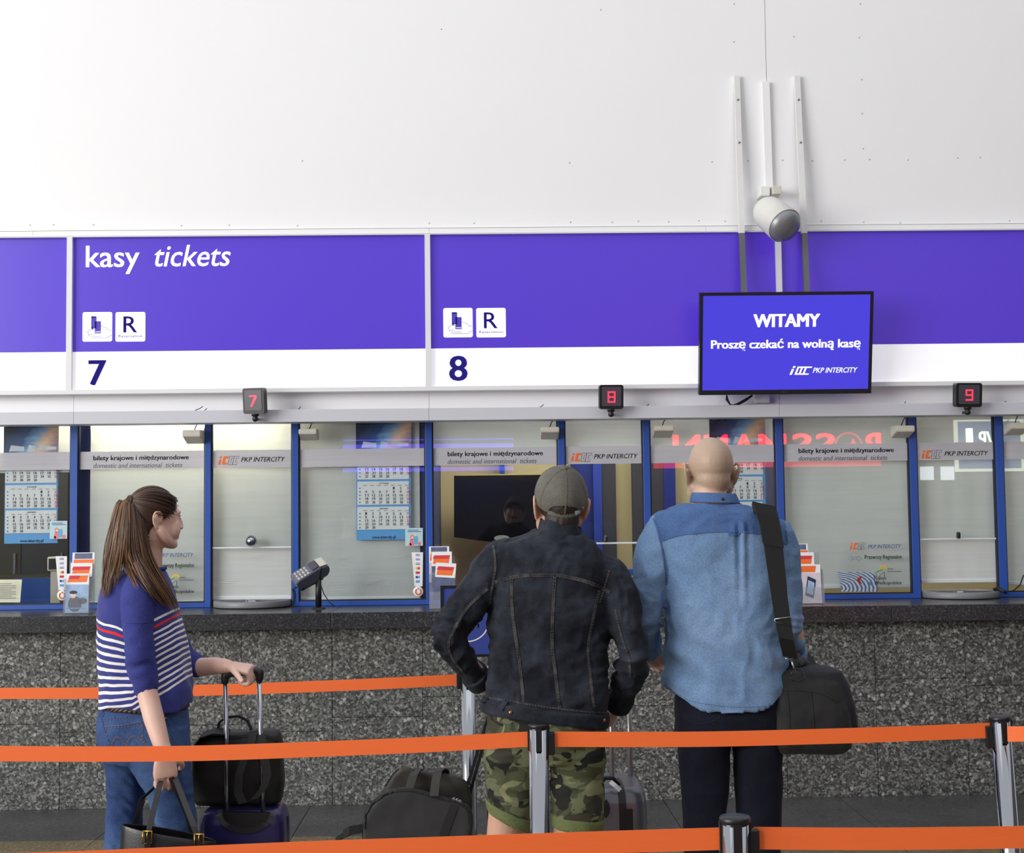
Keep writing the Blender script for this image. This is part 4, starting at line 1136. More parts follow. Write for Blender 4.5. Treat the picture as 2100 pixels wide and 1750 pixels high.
mo = empty('cash_monitor', at(112, 1180, 9.2), 'small ivory cash monitor inside the left edge window', 'monitor')
a_ = at(96, 1172, 9.2); b_ = at(127, 1142, 9.2)
MB().box((a_.x, 9.2, a_.z), (b_.x, 9.30, b_.z), bev=.01).build('casing', M['ivory_plastic'], mo)
MB().box((a_.x+.012, 9.195, a_.z+.012), (b_.x-.012, 9.2, b_.z-.012)).build('tube_face', mat('tube_face', (44, 40, 42), .2), mo)
MB().box(((a_.x+b_.x)/2-.03, 9.22, 1.011), ((a_.x+b_.x)/2+.03, 9.28, a_.z+.01)).build('neck', M['ivory_plastic'], mo)
ch = empty('office_chair', (at(60, 1170, 9.75).x, 9.75, 0), 'dark office chair back inside the left edge window', 'chair')
p = at(62, 1190, 9.75)
mb = MB(); mb.box((p.x-.24, 9.75, .75), (p.x+.24, 9.81, 1.27), bev=.06); mb.build('backrest', mat('chair_grey', (66, 64, 56), .8), ch)
MB().box((p.x-.23, 9.78, .45), (p.x+.23, 10.12, .53), bev=.03).build('seat', mat('chair_seat', (60, 58, 52), .8), ch)
MB().cyl((p.x, 9.94, .05), (p.x, 9.94, .46), .03, 12).build('column', M['black_plastic'], ch)
mb = MB()
for k in range(5):
    a = 2*math.pi*k/5; mb.tube([(p.x, 9.94, .1), (p.x+.22*math.cos(a), 9.94+.22*math.sin(a), .04)], .025, 6)
mb.build('star_base', M['black_plastic'], ch)
fo = tag(MB().box((at(62, 1225, 9.1).x, 9.06, 1.0115), (at(112, 1225, 9.1).x, 9.35, 1.022)).build('folder', mat('folder_purple', (74, 66, 128), .5)), 'purple folder lying on the desk at the left edge', 'folder')

cu = empty('dark_filler', (at(20, 1200, 10.2).x, 10.3, 0), 'dark box with doors, added to darken the left edge window', 'dark_filler')  # added dark box that stands in for the unlit booth interior
M['filler_tone'] = mat('filler_dark', (58, 58, 62), .5, var=.1, scale=4)
cx0, cx1 = at(-150, 1100, 10.2).x, at(140, 1100, 10.2).x
box('filler_box', (cx0, 10.22, 0), (cx1, 10.59, 2.45), M['filler_tone'], cu)
for k in range(3):
    w3 = (cx1-cx0)/3
    d_ = box('door', (cx0+k*w3+.004, 10.2, .08), (cx0+(k+1)*w3-.004, 10.219, 2.42), mat('filler_door_%d' % k, ((46, 46, 50), (66, 64, 60), (52, 54, 62))[k], .45), cu)
    box('handle', (cx0+(k+1)*w3-.05, 10.185, 1.2), (cx0+(k+1)*w3-.035, 10.199, 1.4), M['steel'], d_)
bb_ = tag(MB().box((at(30, 1200, 9.62).x, 9.60, 1.011), (at(122, 1200, 9.62).x, 9.63, at(60, 1186, 9.62).z)).build('privacy_board', M['frame_blue']), 'low blue board on the desk at the left edge window', 'board')
# ------------------------------------------------------------------ strip lamp and added fill panels in the booths
M['tube'] = emit_mat('fluorescent_tube', (255, 243, 214), 75.0)
M['fill_emitter'] = emit_mat('fill_emitter', (255, 246, 230), 12.0)
lf = empty('fluorescent_lamp', (xx(300, 8.95), 8.95, at(300, 868, 8.95).z), 'glowing strip lamp above the left windows', 'lamp')
zl = zz(872, 8.95)
MB().box((xx(-100, 8.95), 8.90, zl+.04), (xx(602, 8.95), 9.02, zl+.09)).build('fitting', M['white_plastic'], lf)
MB().cyl((xx(-90, 8.95), 8.96, zl+.022), (xx(598, 8.95), 8.96, zl+.022), .019, 14).build('tube', M['tube'], lf)
for px, wh in ((1010, 'behind the black screen'), (1240, 'behind the narrow open window'), (1460, 'behind the bald man'), (1740, 'behind the ringed card'), (2100, 'at the right edge')):  # unseen panels added to brighten the booths and backlight the blinds
    c = at(px, 900, 9.7)
    t = empty('fill_panel', (c.x, 9.7, 2.72), 'unseen fill panel added under the ticket office ceiling, ' + wh, 'lamp', 'added fill panels in the ticket office')
    MB().box((c.x-.30, 9.4, 2.70), (c.x+.30, 10.0, 2.748)).build('housing', M['white_plastic'], t)
    MB().box((c.x-.28, 9.42, 2.695), (c.x+.28, 9.98, 2.70)).build('diffuser', M['fill_emitter'], t)

# ------------------------------------------------------------------ the far side of the hall (mirrored in the glass)
YF = -13.0; YM = 2*YG - YF
hw = empty('wall_far', (0, YF, 0)); structure(hw, 'shop wall on the far side of the hall')
box('shop_wall', (-16, YF-.3, 0), (16, YF, 4.6), mat('shop_wall', (92, 92, 98), .7, var=.1, scale=1.2), hw)
def mir(px, py):
    p = at(px, py, YM); return p.x, p.z
FX = Matrix.Translation((0, YF, 0)) @ Matrix.Rotation(math.pi, 4, 'Z')     # local -y faces the counter
M['neon_red'] = emit_mat('neon_red', (255, 60, 84), 4.2)
rs = empty('shop_sign', (mir(1580, 950)[0], YF, mir(1580, 950)[1]), 'red lit shop sign on the far side of the hall', 'sign')
xR, zt_ = mir(1806, 889); xL, zb_ = mir(1372, 943)
cap = zt_-zb_
xs_R = [(1806, 1766, 'R'), (1712, 1672, 'S'), (1664, 1624, 'S'), (1612, 1556, 'M'), (1550, 1500, 'A'), (1492, 1444, 'N'), (1436, 1380, 'N')]
for a_, b_, s_ in xs_R:
    xa, xb = mir(a_, 940)[0], mir(b_, 940)[0]
    v, f = letters(s_, -xa, -xb, zb_, cap, -.05, bold=.03, mtx=FX, depth=.03)
    MB().add(v, f).build('letter', M['neon_red'], rs, recalc=False)
cx_, cz_ = mir(1739, 916); mb = MB()
mb.tube([(cx_+math.cos(2*math.pi*i/40)*.29, YF+.06, cz_+math.sin(2*math.pi*i/40)*.29) for i in range(41)], .025, 8)
mb.strip([(cx_-.15, YF+.06, cz_), (cx_+.15, YF+.06, cz_+.03)], .1, .03, (0, 0, 1)); mb.strip([(cx_+.1, YF+.06, cz_-.12), (cx_+.1, YF+.06, cz_+.16)], .07, .03, (1, 0, 0))
mb.build('ring_emblem', M['neon_red'], rs)
xa, za = mir(1806, 955); xb, zb2 = mir(1340, 949)
box('underline', (xb, YF+.01, za-.01), (xa, YF+.05, zb2+.02), M['neon_red'], rs)
M['neon_violet'] = emit_mat('neon_violet', (104, 84, 255), 5.0)
vs_ = empty('violet_sign', (mir(880, 970)[0], YF, mir(880, 970)[1]), 'violet light bars on the far side of the hall', 'sign')
for y0, y1 in ((899, 905), (909, 922), (957, 969)):
    a_, b_ = mir(704, y1), mir(1053, y0)
    box('light_bar', (a_[0], YF+.01, a_[1]), (b_[0], YF+.06, b_[1]), M['neon_violet'], vs_)
M['bill_blue'] = emit_mat('poster_blue', (40, 110, 190), 2.4); M['bill_white'] = emit_mat('poster_white', (240, 244, 220), 5.0)
tb = empty('channel_sign', (mir(2010, 915)[0], YF, mir(2010, 915)[1]), 'blue lit sign with white border reading TVP 1', 'sign')
def mbox(name, x0, y0, x1, y1, d, m, par):
    a_, b_ = mir(x0, y1), mir(x1, y0); return box(name, (a_[0], YF+d, a_[1]), (b_[0], YF+d+.02, b_[1]), m, par)
mbox('border', 1958, 858, 2098, 968, .01, M['bill_white'], tb); mbox('panel', 1966, 864, 2090, 962, .03, M['bill_blue'], tb)
for a_, b_, y_, hpx, s_ in ((1994, 1980, 917, 38, '1'), (2060, 2006, 917, 32, 'TVP')):
    xa, xb = mir(a_, y_)[0], mir(b_, y_)[0]; z0 = mir(a_, y_)[1]
    v, f = letters(s_, -xa, -xb, z0, hpx*YM/F_PX, -.06, bold=.03, mtx=FX, depth=.005); MB().add(v, f).build('letter', M['bill_white'], tb, recalc=False)
M['day'] = emit_mat('daylight_pane', (240, 246, 255), 6.0)
w12 = empty('window_12', (mir(1920, 985)[0], YF, mir(1920, 985)[1])); structure(w12, 'bright windows on the far side of the hall')
for x0, x1 in ((1887, 1914), (1929, 1956)): mbox('pane', x0, 957, x1, 985, .01, M['day'], w12)

wr = empty('wall_light_block', (12.2, -2.5, 0)); structure(wr, 'unseen grey wall added beyond the right picture edge to cut light')  # added out of view to block hall light from the right
box('light_block', (12.2, YF, 0), (12.5, 8.4, 9.0), mat('light_block', (96, 96, 100), .7, var=.08, scale=1.0), wr)
# ------------------------------------------------------------------ queue barriers
def on_z(px, py, z):
    d = ROT @ Vector(((px-1050)/F_PX, -(py-875)/F_PX, -1.0)); t = (z-CAM_Z)/d.z
    return Vector((d.x*t, d.y*t, z))
HP = .95
def stanchion(x, y, lab, lean=(0, 0), turn=0):
    X = Matrix.Translation((x, y, 0)) @ Matrix.Rotation(lean[1], 4, 'Y') @ Matrix.Rotation(lean[0], 4, 'X') @ Matrix.Rotation(R(turn), 4, 'Z')
    t = empty('barrier_post', (x, y, 0), lab, 'barrier post', 'chrome barrier posts')
    r = .032
    def L(mb): 
        mb.v = [tuple(X @ Vector(p)) for p in mb.v]; return mb
    mb = MB(); mb.lathe([(.001, .030), (.04, .030), (.06, .022), (.165, .010), (.172, .004), (.172, .0005), (.001, .0005)], (0, 0, 0), (0, 0, 1), 40); L(mb).build('base', M['steel'], t)
    mb = MB(); mb.lathe([(r, .02), (r, HP-.014), (r-.004, HP-.013)], (0, 0, 0), (0, 0, 1), 40); L(mb).build('pole', M['chrome'], t)
    mb = MB(); mb.lathe([(r-.003, HP-.016), (r+.0028, HP-.014), (r+.003, HP-.004), (r, HP), (.001, HP+.001)], (0, 0, 0), (0, 0, 1), 40); L(mb).build('cap', M['black_plastic'], t)
    for a in (0, 90, 180, 270):
        Q = Matrix.Rotation(R(a), 4, 'Z')
        mb = MB(); mb.box((.02, -.0095, HP-.085), (r+.0035, .0095, HP-.012), mtx=Q); L(mb).build('belt_slot', M['black_plastic'], t)
    return t, X
def clip(t, X, sgn, zc, hw=.036):
    MB().box((min(sgn*.030, sgn*.052), -.012, zc-hw), (max(sgn*.030, sgn*.052), .012, zc+hw), mtx=X, bev=.003).build('belt_clip', M['black_plastic'], t)
def belt(pts, Y, lab, hw=.0245, n=8):
    """pts: list of (px, py of the belt centre, Y)"""
    P = [at(x, y, yy) for x, y, yy in pts]
    # smooth through the points
    out = []
    for i in range(len(P)-1):
        p0, p1, p2, p3 = P[max(i-1, 0)], P[i], P[i+1], P[min(i+2, len(P)-1)]
        for k in range(n):
            t = k/n
            out.append(.5*((2*p1)+(p2-p0)*t+(2*p0-5*p1+4*p2-p3)*t*t+(3*p1-p0-3*p2+p3)*t**3))
    out.append(P[-1])
    return tag(MB().strip(out, hw*2, .0014, (0, 0, 1)).build('belt', M['tape']), lab, 'belt', 'orange barrier belts')
pm = on_z(1104, 1484, HP); pr = on_z(2052, 1468, HP); pf = on_z(1507, 1674, HP); pk = on_z(960, 1371, HP)
tm, Xm = stanchion(pm.x, pm.y, 'chrome barrier post in front of the camouflage shorts', turn=0)
clip(tm, Xm, 1, .885)
trt, Xr = stanchion(pr.x+.04, pr.y, 'leaning chrome barrier post at the right edge', lean=(0, -.045), turn=0)
clip(trt, Xr, -1, .885)
tf, Xf = stanchion(pf.x, pf.y, 'chrome barrier post cut by the bottom edge of the picture', turn=0)
clip(tf, Xf, 1, .885)
tk, Xk = stanchion(pk.x, pk.y, 'chrome barrier post left of the camouflage shorts, under the blue sign')
clip(tk, Xk, -1, .905, .045); clip(tk, Xk, 1, .905, .045)
# posts that carry the far ends, just outside the picture
pl_, _ = stanchion(at(-420, 1500, pm.y).x, pm.y, 'chrome barrier post beyond the left picture edge, middle row')
pl2, _ = stanchion(at(-560, 1400, pk.y).x, pk.y, 'chrome barrier post beyond the left picture edge, back row')
pl3, _ = stanchion(at(-700, 1700, pf.y).x, pf.y, 'chrome barrier post beyond the left picture edge, front row')
pr2, _ = stanchion(at(2560, 1690, pf.y).x, pf.y, 'chrome barrier post beyond the right picture edge, front row')
ym, yf, yk = pm.y, pf.y, pk.y
belt([(-400, 1534, ym), (-180, 1544, ym), (0, 1546, ym), (210, 1547, ym), (420, 1545, ym), (650, 1537, ym), (870, 1528, ym), (1083, 1516.5, ym)], ym, 'orange belt across the woman, middle row')
belt([(1138, 1516.5, ym), (1330, 1517, ym), (1500, 1515.5, ym), (1780, 1508, ym), (2030, 1498.5, pr.y)], ym, 'orange belt across the bald man, middle row')
belt([(2066, 1506, pr.y-.05), (2300, 1502, pr.y-.3), (2700, 1480, pr.y-.9)], pr.y, 'short orange belt at the right edge')
belt([(-540, 1413, yk), (-200, 1421, yk), (0, 1422.5, yk), (200, 1421.5, yk), (400, 1416.5, yk), (560, 1411.5, yk), (750, 1404, yk), (943, 1394.5, yk)], yk, 'orange belt behind the woman, back row')
belt([(-670, 1757, yf), (-300, 1775, yf), (60, 1772.5, yf), (350, 1761, yf), (650, 1748.5, yf), (950, 1738, yf), (1260, 1727.5, yf), (1482, 1720.5, yf)], yf, 'orange belt along the bottom edge, front row')
belt([(1546, 1719.5, yf), (1800, 1721, yf), (2100, 1717.5, yf), (2350, 1712, yf), (2530, 1700, yf)], yf, 'orange belt at the bottom right, front row')
# blue notice on the back post
qs = empty('queue_sign', (pk.x, yk-.01, HP), 'blue sign with white circle on the back barrier post', 'sign')
M['sign_print'] = mat('sign_print_blue', (58, 74, 150), .35)
a_, b_ = at(909.5, 1343, yk-.02), at(1012, 1205, yk-.02)
mb = MB(); y0, y1 = yk-.032, yk-.012; fw_ = .011
mb.box((a_.x-fw_, y0, a_.z-fw_), (a_.x, y1, b_.z+fw_)); mb.box((b_.x, y0, a_.z-fw_), (b_.x+fw_, y1, b_.z+fw_)); mb.box((a_.x, y0, a_.z-fw_), (b_.x, y1, a_.z)); mb.box((a_.x, y0, b_.z), (b_.x, y1, b_.z+fw_))
mb.build('frame', M['black_plastic'], qs)
box('panel', (a_.x, yk-.026, a_.z), (b_.x, yk-.014, b_.z), M['sign_print'], qs)
c = at(959, 1272, yk-.027); mb = MB(); rr_ = 44.5*yk/F_PX
n = 48; vs = []
for i in range(n):
    for r_ in (rr_, rr_-.0055): vs.append((c.x+math.cos(2*math.pi*i/n)*r_, yk-.027, c.z+math.sin(2*math.pi*i/n)*r_))
mb.add(vs, [(2*i, 2*((i+1) % n), 2*((i+1) % n)+1, 2*i+1) for i in range(n)]); mb.build('white_ring', M['paper'], qs, recalc=False)
for s_, x0, x1, yb_ in (('K', 983, 991.5, 1269), ('KI', 970.5, 981.5, 1288)):
    A, B = at(x0, yb_, yk-.027), at(x1, yb_, yk-.027); v, f = letters(s_, A.x, B.x, A.z, 8.5*yk/F_PX, yk-.0275, bold=.03); MB().add(v, f).build('lettering', M['paper'], qs, recalc=False)
MB().cyl((pk.x, yk, HP), (pk.x, yk-.016, a_.z), .008, 10).build('stem', M['black_plastic'], qs)
# ------------------------------------------------------------------ modelling tools for figures and soft goods
def vnoise(P, seed=0):
    """smooth value noise in [-1, 1] at points P (n x 3)"""
    P = np.asarray(P, float) + seed*17.31
    I = np.floor(P).astype(np.int64); Fr = P - I
    U = Fr*Fr*(3-2*Fr)
    def h(i, j, k):
        n = (i*374761393 + j*668265263 + k*2147483647 + seed*1274126177) & 0xffffffff
        n = ((n ^ (n >> 13)) * 1274126177) & 0xffffffff
        n = n ^ (n >> 16)
        return (n & 0xffff)/32767.5 - 1
    r = 0
    for a in (0, 1):
        for b in (0, 1):
            for c in (0, 1):
                w = (U[:, 0] if a else 1-U[:, 0])*(U[:, 1] if b else 1-U[:, 1])*(U[:, 2] if c else 1-U[:, 2])
                r = r + w*h(I[:, 0]+a, I[:, 1]+b, I[:, 2]+c)
    return r
def fbm(P, seed=0, oct=3):
    P = np.asarray(P); r = 0; a = 1
    for k in range(oct):
        r = r + a*vnoise(P*2**k, seed+k); a *= .5
    return r
def ball(mb, c, r, rot=None, n=14):
    if not hasattr(r, '__len__'): r = (r, r, r)
    X = Matrix.Translation(c) @ (rot.to_4x4() if rot is not None else Matrix())
    vs = []; fs = []; m_ = n//2+1
    for i in range(m_+1):
        t = math.pi*i/m_
        for j in range(n):
            a = 2*math.pi*j/n
            vs.append(X @ Vector((r[0]*math.sin(t)*math.cos(a), r[1]*math.sin(t)*math.sin(a), r[2]*math.cos(t))))
    for i in range(m_):
        for j in range(n):
            fs.append((i*n+j, (i+1)*n+j, (i+1)*n+(j+1) % n, i*n+(j+1) % n))
    mb.add(vs, fs, smooth=True)
def limb(mb, pts, rs, n=18, flat=1.0, up=None, ends=True):
    P = [Vector(p) for p in pts]
    # subdivide with a spline so bends stay round
    Q = []; S = []
    for i in range(len(P)-1):
        p0, p1, p2, p3 = P[max(i-1, 0)], P[i], P[i+1], P[min(i+2, len(P)-1)]
        for k in range(5):
            t = k/5
            Q.append(.5*((2*p1)+(p2-p0)*t+(2*p0-5*p1+4*p2-p3)*t*t+(3*p1-p0-3*p2+p3)*t**3)); S.append(rs[i]*(1-t)+rs[i+1]*t)
    Q.append(P[-1]); S.append(rs[-1])
    mb.tube(Q, S, n, flat=flat, up=up)
    if ends:
        ball(mb, P[0], rs[0]*.98 if flat == 1 else rs[0]*min(1, flat)); ball(mb, P[-1], rs[-1]*.98 if flat == 1 else rs[-1]*min(1, flat))
def loft(mb, rings, n=40):
    """rings: (centre, half width vector, half depth vector, exponent)"""
    vs = []
    for c, a, b, e in rings:
        c, a, b = Vector(c), Vector(a), Vector(b)
        for j in range(n):
            t = 2*math.pi*j/n; ct, st = math.cos(t), math.sin(t)
            vs.append(c + a*math.copysign(abs(ct)**(2/e), ct) + b*math.copysign(abs(st)**(2/e), st))
    k = len(rings)
    fs = [(i*n+j, i*n+(j+1) % n, (i+1)*n+(j+1) % n, (i+1)*n+j) for i in range(k-1) for j in range(n)]
    fs += [tuple(reversed(range(n))), tuple((k-1)*n+j for j in range(n))]
    mb.add(vs, fs, smooth=True)
def remesh(mb, voxel, smooth, name, mats, parent, disp=None, sub=False):
    me = bpy.data.meshes.new('tmp'); me.from_pydata(mb.v, [], mb.f)
    b = bmesh.new(); b.from_mesh(me); bmesh.ops.recalc_face_normals(b, faces=b.faces); b.to_mesh(me); b.free()
    o = bpy.data.objects.new('tmp', me); col.objects.link(o)
    m1 = o.modifiers.new('r', 'REMESH'); m1.mode = 'VOXEL'; m1.voxel_size = voxel; m1.use_smooth_shade = True
    if smooth:
        m2 = o.modifiers.new('s', 'SMOOTH'); m2.iterations = smooth; m2.factor = .5
    dg = bpy.context.evaluated_depsgraph_get()
    out = bpy.data.meshes.new_from_object(o.evaluated_get(dg))
    bpy.data.objects.remove(o); bpy.data.meshes.remove(me)
    out.name = name
    if disp is not None:
        nv = len(out.vertices)
        co = np.empty(nv*3, np.float32); out.vertices.foreach_get('co', co); co = co.reshape(-1, 3).astype(float)
        no = np.empty(nv*3, np.float32); out.vertex_normals.foreach_get('vector', no); no = no.reshape(-1, 3).astype(float)
        co2 = disp(co, no)
        out.vertices.foreach_set('co', co2.astype(np.float32).ravel()); out.update()
    out.materials.clear()
    for m in (mats if isinstance(mats, (list, tuple)) else [mats]): out.materials.append(m)
    out.polygons.foreach_set('use_smooth', [True]*len(out.polygons))
    ob = bpy.data.objects.new(name, out); col.objects.link(ob); link_child(ob, parent)
    return ob
def bvh_of(ob):
    me = ob.data
    return BVHTree.FromPolygons([v.co.copy() for v in me.vertices], [tuple(p.vertices) for p in me.polygons])
CAM_P = Vector((0, 0, CAM_Z))
def hit(bvh, px, py):
    d = (ROT @ Vector(((px-1050)/F_PX, -(py-875)/F_PX, -1.0))).normalized()
    loc, nor, idx, dist = bvh.ray_cast(CAM_P, d)
    return (loc, nor) if loc is not None else (None, None)
def trace(bvh, pts, step=5.0):
    out = []
    for (x0, y0), (x1, y1) in zip(pts[:-1], pts[1:]):
        k = max(1, int(math.hypot(x1-x0, y1-y0)/step))
        for i in range(k):
            l, n = hit(bvh, x0+(x1-x0)*i/k, y0+(y1-y0)*i/k)
            if l is not None: out.append((l, n))
    l, n = hit(bvh, *pts[-1])
    if l is not None: out.append((l, n))
    return out
def smooth_px(pts, k=6):
    out = []
    P = [Vector((x, y)) for x, y in pts]
    for i in range(len(P)-1):
        p0, p1, p2, p3 = P[max(i-1, 0)], P[i], P[i+1], P[min(i+2, len(P)-1)]
        for j in range(k):
            t = j/k; q = .5*((2*p1)+(p2-p0)*t+(2*p0-5*p1+4*p2-p3)*t*t+(3*p1-p0-3*p2+p3)*t**3); out.append((q.x, q.y))
    out.append((P[-1].x, P[-1].y)); return out
def seam(mb, bvh, pts, w, th=.002, lift=.0006, mi=0, step=5.0):
    T = trace(bvh, smooth_px(pts), step)
    if len(T) < 2: return
    P = [l + n*lift for l, n in T]; sd = []
    for i in range(len(P)):
        t = (P[min(i+1, len(P)-1)]-P[max(i-1, 0)])
        s = t.cross(T[i][1])
        sd.append(s.normalized() if s.length > 1e-9 else Vector((1, 0, 0)))
    mb.strip(P, w, th, [tuple(s) for s in sd], mi)
def stitches(mb, bvh, pts, off, r=.0007, dash=.004, mi=0):
    """running stitch offset sideways by off (m)"""
    T = trace(bvh, smooth_px(pts), 2.5)
    if len(T) < 3: return
    P = []
    for i in range(len(T)):
        t = (T[min(i+1, len(T)-1)][0]-T[max(i-1, 0)][0]); s = t.cross(T[i][1])
        s = s.normalized() if s.length > 1e-9 else Vector((1, 0, 0))
        P.append(T[i][0]+T[i][1]*.0022+s*off)
    for i in range(0, len(P)-1, 2):
        if (P[i+1]-P[i]).length < .03: mb.tube([P[i], P[i+1]], r, 4, mi, caps=True)
def finger(mb, base, d0, pn, lens, rads, curls):
    """chain of phalanges; d0 direction, bends towards pn by the given angles"""
    p = Vector(base); d = Vector(d0).normalized(); ax = d.cross(Vector(pn)).normalized()
    pts = [p.copy()]
    for l, c in zip(lens, curls):
        d = Matrix.Rotation(R(c), 3, ax) @ d
        p = p + d*l; pts.append(p.copy())
    limb(mb, pts, rads, 10)
def hand(mb, wrist, f, pn, side, curl=(35, 50, 30), thumb=(.35, 20), k=1.0, fingers=True):
    """f: wrist to knuckles, pn: palm normal, side: towards the thumb"""
    w = Vector(wrist); f = Vector(f).normalized(); pn = (Vector(pn)-f*Vector(pn).dot(f)).normalized(); s = f.cross(pn)
    if s.dot(Vector(side)) < 0: s = -s
    rings = []
    for t, hw, hd in ((-.02, .026, .020), (.01, .028, .019), (.04, .038, .017), (.07, .043, .0155), (.088, .041, .013)):
        rings.append((w+f*t*k, s*hw*k, pn*hd*k, 2.4))
    loft(mb, rings, 20)
    for i, (o, L) in enumerate(((.031, .95), (.0105, 1.05), (-.0105, 1.0), (-.030, .8))):
        b = w+f*.082*k+s*o*k
        finger(mb, b, f+s*o*1.2, pn, [v*L*k for v in (.042, .027, .021)], [.0095*k, .0092*k, .0085*k, .0072*k], curl)
    tb = w+f*.025*k+s*.026*k
    td = (f*.55+s*.75+pn*thumb[0]).normalized()
    finger(mb, tb, td, pn*.6-s*.5+f*.2, [.040*k, .032*k, .024*k], [.0135*k, .0115*k, .0105*k, .0085*k], (0, thumb[1], thumb[1]))
def head(mb, c, Rm, k=1.0, jaw=1.0, ear=1.0, nose=1.0, ey=0.0):
    """c: centre of the head between the ears; local +y is the face, z up"""
    c = Vector(c)
    def L(p): return c + Rm @ (Vector(p)*k)
    ball(mb, L((0, -.012, .030)), (.0745*k, .096*k, .088*k), Rm, 26)
    ball(mb, L((0, .016, -.005)), (.068*k, .078*k, .085*k), Rm, 22)
    ball(mb, L((0, .030, -.055)), (.056*k*jaw, .058*k, .058*k), Rm, 20)
    ball(mb, L((0, .062, -.098)), (.030*k*jaw, .024*k, .020*k), Rm, 14)
    for s in (-1, 1):
        limb(mb, [L((s*.055*jaw, .0, -.050)), L((s*.050*jaw, .022, -.078)), L((s*.022, .062, -.100))], [.020*k, .019*k, .018*k], 12)
        ball(mb, L((s*.040, .060, -.028)), (.024*k, .022*k, .022*k), Rm, 12)          # cheek
        ball(mb, L((s*.040*jaw, .030, -.040)), (.026*k, .048*k, .048*k), Rm, 16)
        ball(mb, L((s*.031, .073, .002)), (.013*k, .011*k, .011*k), Rm, 12)           # eye
        limb(mb, [L((s*.012, .083, .018)), L((s*.033, .079, .022)), L((s*.050, .062, .017))], [.008*k, .009*k, .007*k], 10)
        # ear: rim, bowl and lobe
        e = ear*k
        E = [(.0, .012, -.010), (.004, .016, .010), (.009, .010, .026), (.014, -.006, .032), (.017, -.019, .024), (.015, -.022, .004), (.010, -.015, -.018), (.004, -.002, -.030)]
        P = [L((s*.074, -.004+ey, -.008)) + Rm @ (Vector((s*x, y, z))*e) for x, y, z in E]
        limb(mb, P, [.0042*e, .0046*e, .0048*e, .0048*e, .0050*e, .0050*e, .0055*e, .0068*e], 8)
        Q = Rm @ Matrix.Rotation(s*R(22), 3, 'Z')
        ball(mb, L((s*.076, -.006+ey, -.006)), (.0065*e, .017*e, .026*e), Q, 12)
    limb(mb, [L((0, .086, .010)), L((0, .098, -.012)), L((0, .108*nose, -.034))], [.0085*k, .0095*k, .0125*k], 10)
    for s in (-1, 1): ball(mb, L((s*.012, .096, -.037)), (.0085*k, .010*k, .0075*k), Rm, 10)
    limb(mb, [L((-.022, .080, -.066)), L((0, .0885, -.063)), L((.022, .080, -.066))], [.005*k, .007*k, .005*k], 8)
    limb(mb, [L((-.020, .080, -.074)), L((0, .0865, -.076)), L((.020, .080, -.074))], [.005*k, .0075*k, .005*k], 8)
def shoe(parent, x, y, ang, m, sole, name='shoe'):
    X = Matrix.Translation((x, y, 0)) @ Matrix.Rotation(ang, 4, 'Z')
    mb = MB()
    rings = [((0, -.10, .045), (.03, 0, 0), (0, 0, .03), 2.2), ((0, -.085, .05), (.038, 0, 0), (0, 0, .042), 2.2), ((0, -.03, .06), (.041, 0, 0), (0, 0, .05), 2.2), ((0, .04, .05), (.043, 0, 0), (0, 0, .04), 2.2), ((0, .11, .04), (.050, 0, 0), (0, 0, .03), 2.2), ((0, .16, .034), (.043, 0, 0), (0, 0, .024), 2.2), ((0, .185, .03), (.02, 0, 0), (0, 0, .012), 2.2)]
    loft(mb, [(X @ Vector(c), X.to_3x3() @ Vector(a), X.to_3x3() @ Vector(b), e) for c, a, b, e in rings], 24)
    u = mb.build('shoe_upper', m, parent)
    mb = MB(); mb.prism([(px_, py_) for px_, py_ in [(.045*math.cos(t)*(1.1 if math.sin(t) > 0 else .9), .14*math.sin(t)+.04) for t in [2*math.pi*i/24 for i in range(24)]]], .022, X @ Matrix.Rotation(math.pi/2, 4, 'X') @ Matrix.Translation((0, -.0225, 0)) @ Matrix.Scale(-1, 4, (0, 0, 1)))
    mb.build('shoe_sole', sole, parent)

# ------------------------------------------------------------------ cloth and skin materials
def skin_mat(name, c, red=(196, 120, 100)):
    m, nt, p, out = new_mat(name)
    tc = node(nt, 'ShaderNodeTexCoord')
    n1 = node(nt, 'ShaderNodeTexNoise'); n1.inputs['Scale'].default_value = 9; n1.inputs['Detail'].default_value = 4
    nt.links.new(tc.outputs['Object'], n1.inputs['Vector'])
    r = ramp(nt, [(.3, lin(c)), (.75, tuple(a*.8+b*.2 for a, b in zip(lin(c), lin(red))))]); nt.links.new(n1.outputs['Fac'], r.inputs[0])
    nt.links.new(r.outputs[0], p.inputs['Base Color']); p.inputs['Roughness'].default_value = .5
    p.inputs['Subsurface Weight'].default_value = .18; p.inputs['Subsurface Radius'].default_value = (1, .35, .2); p.inputs['Subsurface Scale'].default_value = .012
    n2 = node(nt, 'ShaderNodeTexNoise'); n2.inputs['Scale'].default_value = 260; nt.links.new(tc.outputs['Object'], n2.inputs['Vector'])
    b = node(nt, 'ShaderNodeBump'); b.inputs['Strength'].default_value = .12; b.inputs['Distance'].default_value = .002; nt.links.new(n2.outputs['Fac'], b.inputs['Height']); nt.links.new(b.outputs[0], p.inputs['Normal'])
    return m
